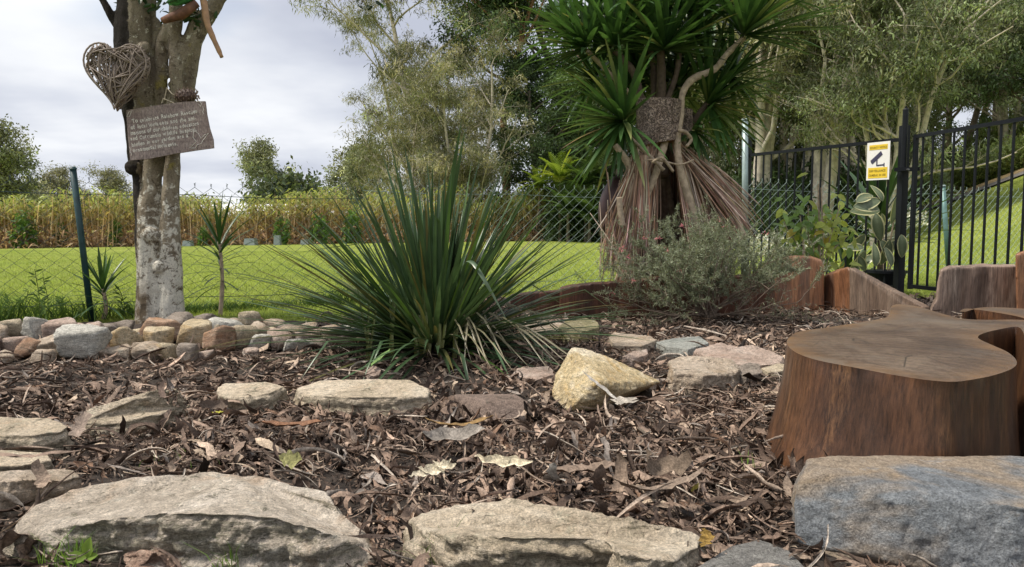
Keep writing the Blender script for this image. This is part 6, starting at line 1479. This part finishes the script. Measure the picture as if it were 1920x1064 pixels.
hb = bushproto('young_shrub', 'x', 'shrub', 'small shrubs in front of the hedge row', 5, 420, (.27, .25, .75), .13, .05, [(.09, .17, .04), (.14, .24, .05)])
for i, (px, Y, s_, lb) in enumerate([(43, 17.4, 1.0, 'small dark green shrub before the hedge row at the far left'), (115, 18.2, .75, 'small pale shrub before the hedge row, just left of the leaning green post'), (530, 20.6, .9, 'small shrub above a grey tree guard in front of the hedge row'), (600, 21.2, 1.0, 'green shrub before the hedge row just left of the strappy clump'), (215, 18.7, .8, 'small green shrub before the hedge row just left of the tree trunk'), (660, 21.8, 1.2, 'green shrub before the hedge row half behind the strappy leaves'), (380, 19.5, .6, 'tiny shrub before the hedge row behind the taller young dracaena')]): put(hb, px, Y, s_, lb, i == 0)
M_guard = plain('grey plastic guard', (.24, .28, .29), .5, .1, 10)
for px, Y, w_, h_, lb in ((520, 20.2, .17, .26, 'upright pale grey tree guard in front of the hedge row'), (470, 20.0, .30, .18, 'wide dark grey tree guard in front of the hedge row'), (352, 19.0, .22, .14, 'low dark tree guard right of the tree trunk by the hedge'), (572, 20.6, .22, .14, 'low grey tree guard just left of the strappy clump by the hedge')):
    q = P(px, 440, Y); mb = MB(); vs = []
    for t_ in (0, h_):
        for a, b2 in ((-1, -1), (1, -1), (1, 1), (-1, 1)): vs.append((q.x + a * w_ / 2 * (1 - .15 * (t_ > 0)), Y + b2 * w_ / 2 * (1 - .15 * (t_ > 0)), t_))
    vs += [(q.x + a * (w_ / 2 * .85 - .01), Y + b2 * (w_ / 2 * .85 - .01), h_) for a, b2 in ((-1, -1), (1, -1), (1, 1), (-1, 1))]; vs += [(q.x + a * (w_ / 2 - .02), Y + b2 * (w_ / 2 - .02), .03) for a, b2 in ((-1, -1), (1, -1), (1, 1), (-1, 1))]
    mb.add(vs, [(i, (i + 1) % 4, (i + 1) % 4 + 4, i + 4) for i in range(4)] + [(4 + i, 4 + (i + 1) % 4, 8 + (i + 1) % 4, 8 + i) for i in range(4)] + [(8 + i, 8 + (i + 1) % 4, 12 + (i + 1) % 4, 12 + i) for i in range(4)] + [(12, 13, 14, 15)]); tag(mb.build('tree_guard', M_guard), lb, 'tree guard')
# low white building behind the hedge
M_white = plain('white metal roof', (.72, .72, .73), .5, .08, 3); M_wall = plain('pale wall', (.42, .36, .31), .8, .15, 3)
bl_ = empty('shed', (P(478, 430, 38).x, 38, 0), 'long low white roofed shed behind the hedge row', 'building')
xa, xb = P(338, 430, 38).x, P(660, 430, 38).x; z1, z2 = zof(404, 38), zof(383, 41)
mb = MB(); mb.box(((xa + xb) / 2, 40, z1 / 2 - .02), ((xb - xa) / 2 - .2, 0, 0), (0, 1.8, 0), (0, 0, z1 / 2 - .02)); mb.build('wall', M_wall, bl_)
mb = MB(); nr = 60
for i in range(nr): a = xa + (xb - xa) * i / nr; b2 = xa + (xb - xa) * (i + .92) / nr; mb.add([(a, 37.9, z1), (b2, 37.9, z1), (b2, 41, z2), (a, 41, z2), (a, 37.9, z1 - .06), (b2, 37.9, z1 - .06), (b2, 41, z2 - .06), (a, 41, z2 - .06)], [(0, 1, 2, 3), (4, 7, 6, 5), (0, 4, 5, 1), (1, 5, 6, 2), (2, 6, 7, 3), (3, 7, 4, 0)])
mb.build('roof', M_white, bl_); mb = MB(); mb.box(((xa + xb) / 2, 37.86, z1 - .12), ((xb - xa) / 2, 0, 0), (0, .04, 0), (0, 0, .05)); mb.build('gutter', M_white, bl_)

# ------------------------------------------------------------------ trees
M_tleaf = leafmat('tree leaves', .6, .3, .1, 3, .25); M_pale = plain('pale gum bark', (.50, .44, .37), .85, .35, 6, bump=.4); M_tbark = plain('brown bark', (.15, .12, .095), .9, .35, 6, bump=.5); M_pinkb = plain('salmon bark', (.45, .25, .17), .8, .3, 5)
def tree_proto(name, seed, H, trunks, r0, levels, nleaf, LL, LW, cols, bark, droop, lsig, up=.3, crown0=.25, spreadf=1.0, lean=.12, hang=.0, clump=1.0):
    rnd = random.Random(seed); rg = np.random.default_rng(seed); root = empty(name, (0, 0, 0), 'x', 'tree', None); mb = MB(); tips = []
    def br(p, d, L, r_, lvl):
        n = 6 if lvl == 0 else (5 if lvl == 1 else 3); pts = [p.copy()]; q = p.copy(); dd = d.copy(); wob = .09 if lvl == 0 else .2
        for i in range(n):
            dd = (dd + Vector((rnd.gauss(0, wob), rnd.gauss(0, wob), rnd.gauss(0, wob * .6) + (up * .12 if lvl < 3 else -hang)))).normalized(); q = q + dd * (L / n); pts.append(q.copy())
        mb.tube(pts, [max(r_ * (1 - .65 * i / n), .006) for i in range(n + 1)], 7 if lvl == 0 else (5 if lvl == 1 else 3), (.5, .5, .5), cap=False)
        if lvl < len(levels):
            for i in range(levels[lvl]):
                t = rnd.uniform(crown0 if lvl == 0 else .25, 1.0); j = min(int(t * n), n - 1); pp = pts[j].lerp(pts[j + 1], t * n - j); a = rnd.uniform(0, 6.28); el = rnd.uniform(-.1, .9) if lvl == 0 else rnd.uniform(-.3, .7)
                od = Vector((math.cos(a), math.sin(a), el)).normalized(); nd = (od * spreadf + dd * .55).normalized(); br(pp, nd, L * rnd.uniform(.30, .5) * (1.15 - .45 * t if lvl == 0 else 1), r_ * (.42 if lvl == 0 else .32) * (1.1 - .5 * t), lvl + 1)
        if lvl >= len(levels) - 1: tips.append(pts)
    for k_ in range(trunks): a = rnd.uniform(0, 6.28); br(Vector((math.cos(a) * .25 * (trunks > 1), math.sin(a) * .25 * (trunks > 1), -.3)), Vector((math.cos(a) * lean * rnd.random() * (1 + (trunks > 1)), math.sin(a) * lean * rnd.random() * (1 + (trunks > 1)), 1)).normalized(), H * rnd.uniform(.8, 1.0), r0 * rnd.uniform(.75, 1.1), 0)
    mb.build('trunk', bark, root, sm=True)
    A = np.array([[q[:] for q in (t_[0], t_[len(t_) // 2], t_[-1])] for t_ in tips]); nt_ = len(A); j = rg.integers(0, nt_, nleaf); u_ = rg.random((nleaf, 1)); base = A[j, 1] * (1 - u_) + A[j, 2] * u_
    C = base + rg.normal(size=(nleaf, 3)) * lsig * [1, 1, .75]; C[:, 2] -= np.abs(rg.normal(size=nleaf)) * hang * 1.5; D = rg.normal(size=(nleaf, 3)) + [0, 0, -droop]; D /= np.linalg.norm(D, axis=1)[:, None]
    tone = np.exp(rg.normal(size=nt_) * .42)[j][:, None]; ci = rg.integers(0, len(cols), nt_)[j]; col = np.array(cols)[ci] * tone * rg.uniform(.8, 1.25, (nleaf, 1))
    V, F_, CC = needles(C, D, LL * rg.uniform(.6, 1.4, nleaf), LW * rg.uniform(.7, 1.3, nleaf), col, rg, droop * .2); mass('crown', V, F_, M_tleaf, CC, parent=root); return root
OL = [(.22, .225, .125), (.17, .185, .095), (.27, .255, .155), (.13, .15, .08)]
GUM = [(.175, .205, .115), (.135, .165, .088), (.21, .23, .135), (.25, .245, .155)]
DK = [(.08, .125, .055), (.10, .15, .065), (.06, .095, .045)]
MID = [(.155, .19, .10), (.12, .15, .075), (.19, .21, .12)]
pr_she = tree_proto('she_oak_tree', 11, 11.5, 1, .20, [16, 7, 4], 21000, .22, .030, OL, M_pale, .8, .17, up=.6, crown0=.12, hang=.02)
pr_she2 = tree_proto('she_oak_tree', 12, 9, 2, .15, [12, 7, 4], 20000, .22, .030, OL, M_pale, .8, .18, up=.5, crown0=.1, hang=.02)
pr_gum = tree_proto('gum_tree', 21, 12, 3, .24, [8, 6, 4], 33000, .16, .050, GUM, M_pale, .8, .22, up=.7, crown0=.30, lean=.10)
pr_gum2 = tree_proto('gum_tree', 22, 11, 2, .27, [9, 6, 4], 33000, .16, .050, GUM, M_pale, .8, .22, up=.7, crown0=.30, lean=.10)
pr_gum3 = tree_proto('gum_tree', 23, 10, 4, .17, [7, 6, 4], 30000, .15, .050, MID, M_pale, .8, .2, up=.6, crown0=.25, lean=.16)
pr_dark = tree_proto('dense_tree', 31, 10, 1, .28, [15, 7, 4], 36000, .16, .065, DK, M_tbark, .4, .24, up=.3, crown0=.12)
pr_pine = tree_proto('dark_forest_tree', 41, 13, 1, .18, [26, 8, 3], 30000, .22, .035, [(.06, .085, .035), (.05, .07, .03), (.085, .11, .045)], M_tbark, 1.0, .26, up=.1, crown0=.25, spreadf=1.3)
pr_salm = tree_proto('salmon_trunk_tree', 51, 11, 1, .26, [9, 7, 5], 34000, .17, .06, DK + [(.09, .13, .05)], M_pinkb, .4, .30, up=.3, crown0=.6, lean=.05)
pr_far = tree_proto('far_round_tree', 61, 8, 1, .16, [16, 8, 4], 15000, .24, .11, [(.20, .22, .125), (.24, .25, .15), (.15, .175, .10)], M_tbark, .4, .34, up=.2, crown0=.25)
pr_thin = tree_proto('far_wispy_tree', 62, 8, 2, .12, [12, 8, 4], 12000, .24, .10, [(.17, .175, .11), (.21, .20, .13)], M_pale, .4, .34, up=.3, crown0=.2)
random.seed(101); used = set()
def plant(proto, px, Y, s_, label, rz=None, sz=1.0, z=None):
    f = proto.name not in used; used.add(proto.name); return put(proto, px, Y, s_, label, f, z=z, rz=rz, sz=sz)
TREES = [
 (pr_she, 806, 30, 1.0, 'tall feathery olive grey tree with a pale straight trunk above the clump', 0.4, 1.0),
 (pr_she, 738, 36, .80, 'wispy olive tree leaning out over the sky at the left end of the tall trees', 2.2, 1.0),
 (pr_she2, 880, 27, .78, 'bushy olive tree below the white sky gap beside the tallest strappy leaf', 1.0, .9),
 (pr_she2, 770, 27, .60, 'low olive tree standing behind the left part of the strappy clump', 3.0, .9),
 (pr_she2, 860, 34, .82, 'feathery olive tree left of the salmon trunked tree', 4.4, .95),
 (pr_dark, 1010, 29, .74, 'dense dark green tree right of the salmon trunk, below the left rosettes', 1.2, .9),
 (pr_salm, 962, 34, 1.05, 'dark leaved tree with a bare salmon pink trunk showing in the sky gap', 0.5, 1.0),
 (pr_dark, 1075, 33, 1.15, 'large dense dark green tree left of the dragon tree crown', 2.4, 1.0),
 (pr_dark, 1160, 27, .70, 'dark green tree behind the left rosettes of the dragon tree', 3.6, 1.0),
 (pr_gum, 1235, 30, .95, 'gum tree hidden mostly behind the dragon tree stems', .3, 1.0),
 (pr_gum2, 1335, 26, .90, 'gum tree behind the right rosettes of the dragon tree', 1.9, 1.0),
 (pr_gum, 1420, 21, .86, 'pale trunked gum tree directly behind the tall galvanised pole', 1.1, 1.0),
 (pr_gum3, 1478, 24, 1.0, 'thin many trunked gum tree right of the galvanised pole', 2.0, 1.0),
 (pr_gum2, 1545, 21, .88, 'gum tree with a forked pale trunk over the middle of the fence panel', 4.3, 1.0),
 (pr_gum, 1610, 26, 1.0, 'tall gum tree rising behind the security sign', 3.4, 1.0),
 (pr_gum3, 1655, 19, .70, 'bushy gum tree just left of the latch post', 5.2, 1.0),
 (pr_gum3, 1380, 31, 1.1, 'gum tree filling the gap behind the tall galvanised pole', 0.2, 1.0),
 (pr_gum2, 1700, 33, 1.1, 'gum tree behind the latch post on the slope', .9, 1.0),
 (pr_gum, 1520, 33, 1.15, 'tall gum tree in the back row above the fence panel', 5.5, 1.0),
 (pr_pine, 1722, 44, .95, 'slim dark tree left of the bright sky gap by the gate', .5, 1.0),
 (pr_pine, 1795, 31, .85, 'dark green tree right of the bright sky gap over the gate', 1.5, 1.0),
 (pr_pine, 1850, 34, 1.05, 'thin stemmed dark forest tree above the top of the path', 2.5, 1.0),
 (pr_pine, 1905, 30, .95, 'dark forest tree near the right edge above the path', 3.5, 1.0),
 (pr_gum3, 1880, 28, .70, 'grey green small tree with slanting thin stems near the right edge', 4.5, 1.0),
 (pr_dark, 1960, 27, .8, 'dark dense tree cut off by the right edge', 4.1, 1.0),
 (pr_pine, 1985, 38, 1.1, 'dark back row forest tree at the right edge', 5.1, 1.0),
 (pr_pine, 1830, 42, 1.15, 'back row forest tree closing the wood above the path', .1, 1.0),
 (pr_dark, 1770, 40, .95, 'dark crown filling the top right behind the gate', .1, 1.0),
 (pr_far, 18, 42, .54, 'olive green bushy tree at the far left edge above the hedge', 1.0, 1.0),
 (pr_far, -25, 40, .72, 'larger olive tree cut off by the left edge above the hedge', 2.0, 1.0),
 (pr_thin, 102, 60, .62, 'round wispy pale tree above the hedge left of the leaning post', 1.0, 1.0),
 (pr_thin, 68, 52, .42, 'low sparse tree between the olive tree and the round wispy tree', 2.0, 1.0),
 (pr_thin, 232, 58, .58, 'wispy olive tree just left of the pale tree trunk above the hedge', 3.0, 1.0),
 (pr_thin, 180, 62, .40, 'low pale tree between the leaning post and the tree trunk', 3.6, 1.0),
 (pr_thin, 354, 66, .36, 'tiny far tree peeping out right of the pale tree trunk', 4.0, 1.0),
 (pr_far, 514, 70, .98, 'lone far tree with a rounded crown standing above the dome shaped tree', .5, 1.0),
 (pr_far, 655, 40, .60, 'leafy tree left of the tall tree wall behind the top of the clump', 2.6, 1.0),
 (pr_far, 700, 44, .70, 'rounded pale green tree behind the left strappy tips', 5.0, .9),
]
for pr, px, Y, s_, lb, rz, sz in TREES: plant(pr, px, Y, s_, lb, rz, sz)
for i, (px, w_) in enumerate([(540, 1.0)]):
    dome = bushproto('dome_tree', 'wide dome shaped dark green tree on the horizon between the trunk and the clump', 'tree', None, 77, 9000, (3.7, 3, 4.4), .45, .22, [(.09, .12, .06), (.07, .10, .05), (.12, .14, .07)], .2, mat=M_tleaf); put(dome, 548, 62, 1.0, None, True, sz=1.0)
# understory shrubs
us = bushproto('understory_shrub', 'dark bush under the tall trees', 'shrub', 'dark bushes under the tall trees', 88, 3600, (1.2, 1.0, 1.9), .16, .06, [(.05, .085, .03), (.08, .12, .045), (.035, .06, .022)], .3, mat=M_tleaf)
first = True
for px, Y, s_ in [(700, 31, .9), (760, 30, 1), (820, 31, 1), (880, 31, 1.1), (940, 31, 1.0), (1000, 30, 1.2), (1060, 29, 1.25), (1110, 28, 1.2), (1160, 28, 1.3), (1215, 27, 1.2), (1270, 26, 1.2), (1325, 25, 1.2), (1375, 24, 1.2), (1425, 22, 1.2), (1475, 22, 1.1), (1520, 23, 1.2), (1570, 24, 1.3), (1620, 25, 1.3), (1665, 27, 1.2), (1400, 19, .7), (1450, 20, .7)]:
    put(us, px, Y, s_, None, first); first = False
us2 = bushproto('slope_shrub', 'green bush on the bank', 'shrub', 'bushes on the bank above the path', 89, 3200, (1.3, 1.0, .9), .13, .03, [(.13, .18, .04), (.10, .15, .04), (.17, .20, .06)], -.5, mat=M_tleaf); first = True
for px, Y, s_ in [(1700, 33, 1), (1730, 31, 1.1), (1760, 29.5, 1.2), (1790, 28, 1.1), (1820, 27, .9), (1850, 26.5, .9), (1880, 26, .9), (1915, 25, 1.0), (1950, 25, 1.0), (1740, 35, 1.5), (1790, 33, 1.5), (1840, 31, 1.5), (1890, 30, 1.5), (1940, 29, 1.5)]: put(us2, px, Y, s_, None, first); first = False
pl = bushproto('pale_leaved_shrub', 'pale leaved shrub standing out on the bank between the gate bars', 'shrub', None, 90, 260, (.55, .5, 1.3), .24, .11, [(.35, .42, .25), (.28, .36, .18)], .1); put(pl, 1772, 25.5, .8, None, True)
fl_ = bushproto('white_flowering_shrub', 'low white flowering shrub', 'shrub', 'low white flowering shrubs beyond the fence', 92, 1500, (.9, .5, .45), .06, .05, [(.75, .75, .72), (.7, .7, .68), (.15, .2, .08)], 0); 
put(fl_, 1440, 13, .8, None, True); put(fl_, 1480, 12.5, .6, 'small white flowering shrub half behind the leafy plant'); put(fl_, 1705, 17, .8, 'white flowering shrub beyond the fence seen beside the latch post', z=.5); put(fl_, 1665, 17.5, .8, 'white flowering shrub behind the rubber plant leaves', z=.45)
gs = bushproto('gum_sapling', 'leafy young gum behind the fence', 'tree', 'young gums filling in under the tall gum trees', 95, 7000, (1.9, 1.4, 5.2), .17, .055, [(.16, .19, .10), (.12, .15, .075), (.20, .215, .125)], .6, stems=9, mat=M_tleaf); first = True
for px, Y, s_ in [(1395, 25, .9), (1440, 28, 1.0), (1485, 26, .85), (1530, 29, 1.05), (1575, 27, .9), (1622, 29, 1.0), (1665, 27, .85), (1715, 36, .9), (1310, 27, .9), (1255, 29, .9), (1130, 33, .9)]: put(gs, px, Y, s_, None, first); first = False
# palms by the dark hedge
def palm(px, Y, ptop, n, L, cols, label, seed, trunk=True, lw=.05):
    random.seed(seed); b0 = P(px, 450, Y); b0.z = 0; top = P(px, ptop, Y); root = empty('palm', b0, label, 'palm'); mb = MB(); mb.tube([b0, b0.lerp(top, .5), top], [.06, .05, .04], 8); mb.build('trunk', M_tbark, root)
    for i in range(n):
        ph = i * 2.39996; th = R(10 + 75 * i / n); d = Vector((math.cos(ph) * math.sin(th), math.sin(ph) * math.sin(th), math.cos(th))); p = top.copy(); mb = MB(); q = [p.copy()]; c = cols[i % len(cols)]
        for s_ in range(9): p = p + d * (L / 9); d = (d + Vector((0, 0, -.13))).normalized(); q.append(p.copy())
        mb.tube(q, .008, 3, c, cap=False)
        for s_ in range(1, 10):
            for sub in (0, .5):
                pp = q[s_ - 1].lerp(q[s_], sub); dd = (q[s_] - q[s_ - 1]).normalized(); sd = dd.cross(Vector((0, 0, 1))).normalized(); ll = L * .30 * math.sin(math.pi * (.15 + .8 * s_ / 10))
                for sg_ in (-1, 1): mb.blade(pp, dd * .7 + sd * sg_ + Vector((0, 0, .1)), ll, lw, .5, 2, None, c, c, fold=.1)
        mb.build('frond', M_hleaf, root)
YG = [(.33, .40, .06), (.26, .36, .06), (.20, .30, .05)]; DG = [(.06, .11, .035), (.09, .15, .045)]
palm(1050, 25, 340, 20, 1.1, YG, 'bright yellow green palm above the wire fence left of the dragon tree', 1)
palm(1012, 26, 352, 16, .9, YG, 'small yellow green palm left of the bright palm', 2); palm(1098, 24.5, 352, 18, 1.2, DG, 'mid green palm between the bright palm and the frond hut', 3)
palm(1065, 24, 400, 20, 1.2, DG, 'dark palm clump below the bright yellow green palm', 4); palm(1105, 23.5, 410, 20, 1.2, DG, 'dark low palm right beside the maroon sheath', 5); palm(1130, 25, 340, 12, 1.5, [(.10, .15, .07)], 'large leaved grey green palm behind the maroon sheath', 6, lw=.12)
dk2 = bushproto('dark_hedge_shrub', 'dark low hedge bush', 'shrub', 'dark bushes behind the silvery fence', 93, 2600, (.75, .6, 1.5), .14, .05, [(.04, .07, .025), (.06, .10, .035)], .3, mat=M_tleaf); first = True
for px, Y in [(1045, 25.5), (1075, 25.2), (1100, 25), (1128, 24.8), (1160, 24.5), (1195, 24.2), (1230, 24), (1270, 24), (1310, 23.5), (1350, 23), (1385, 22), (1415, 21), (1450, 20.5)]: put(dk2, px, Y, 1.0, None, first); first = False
# far treeline closing the horizon
ft = bushproto('far_treeline_tree', 'low far tree on the horizon', 'tree', 'low far trees behind the hedge row', 94, 2600, (4, 3, 3.2), .5, .25, [(.11, .13, .08), (.14, .155, .095)], .1, mat=M_tleaf); first = True
for px in range(-120, 700, 62): put(ft, px + random.uniform(-15, 15), 95, random.uniform(.8, 1.15), None, first); first = False
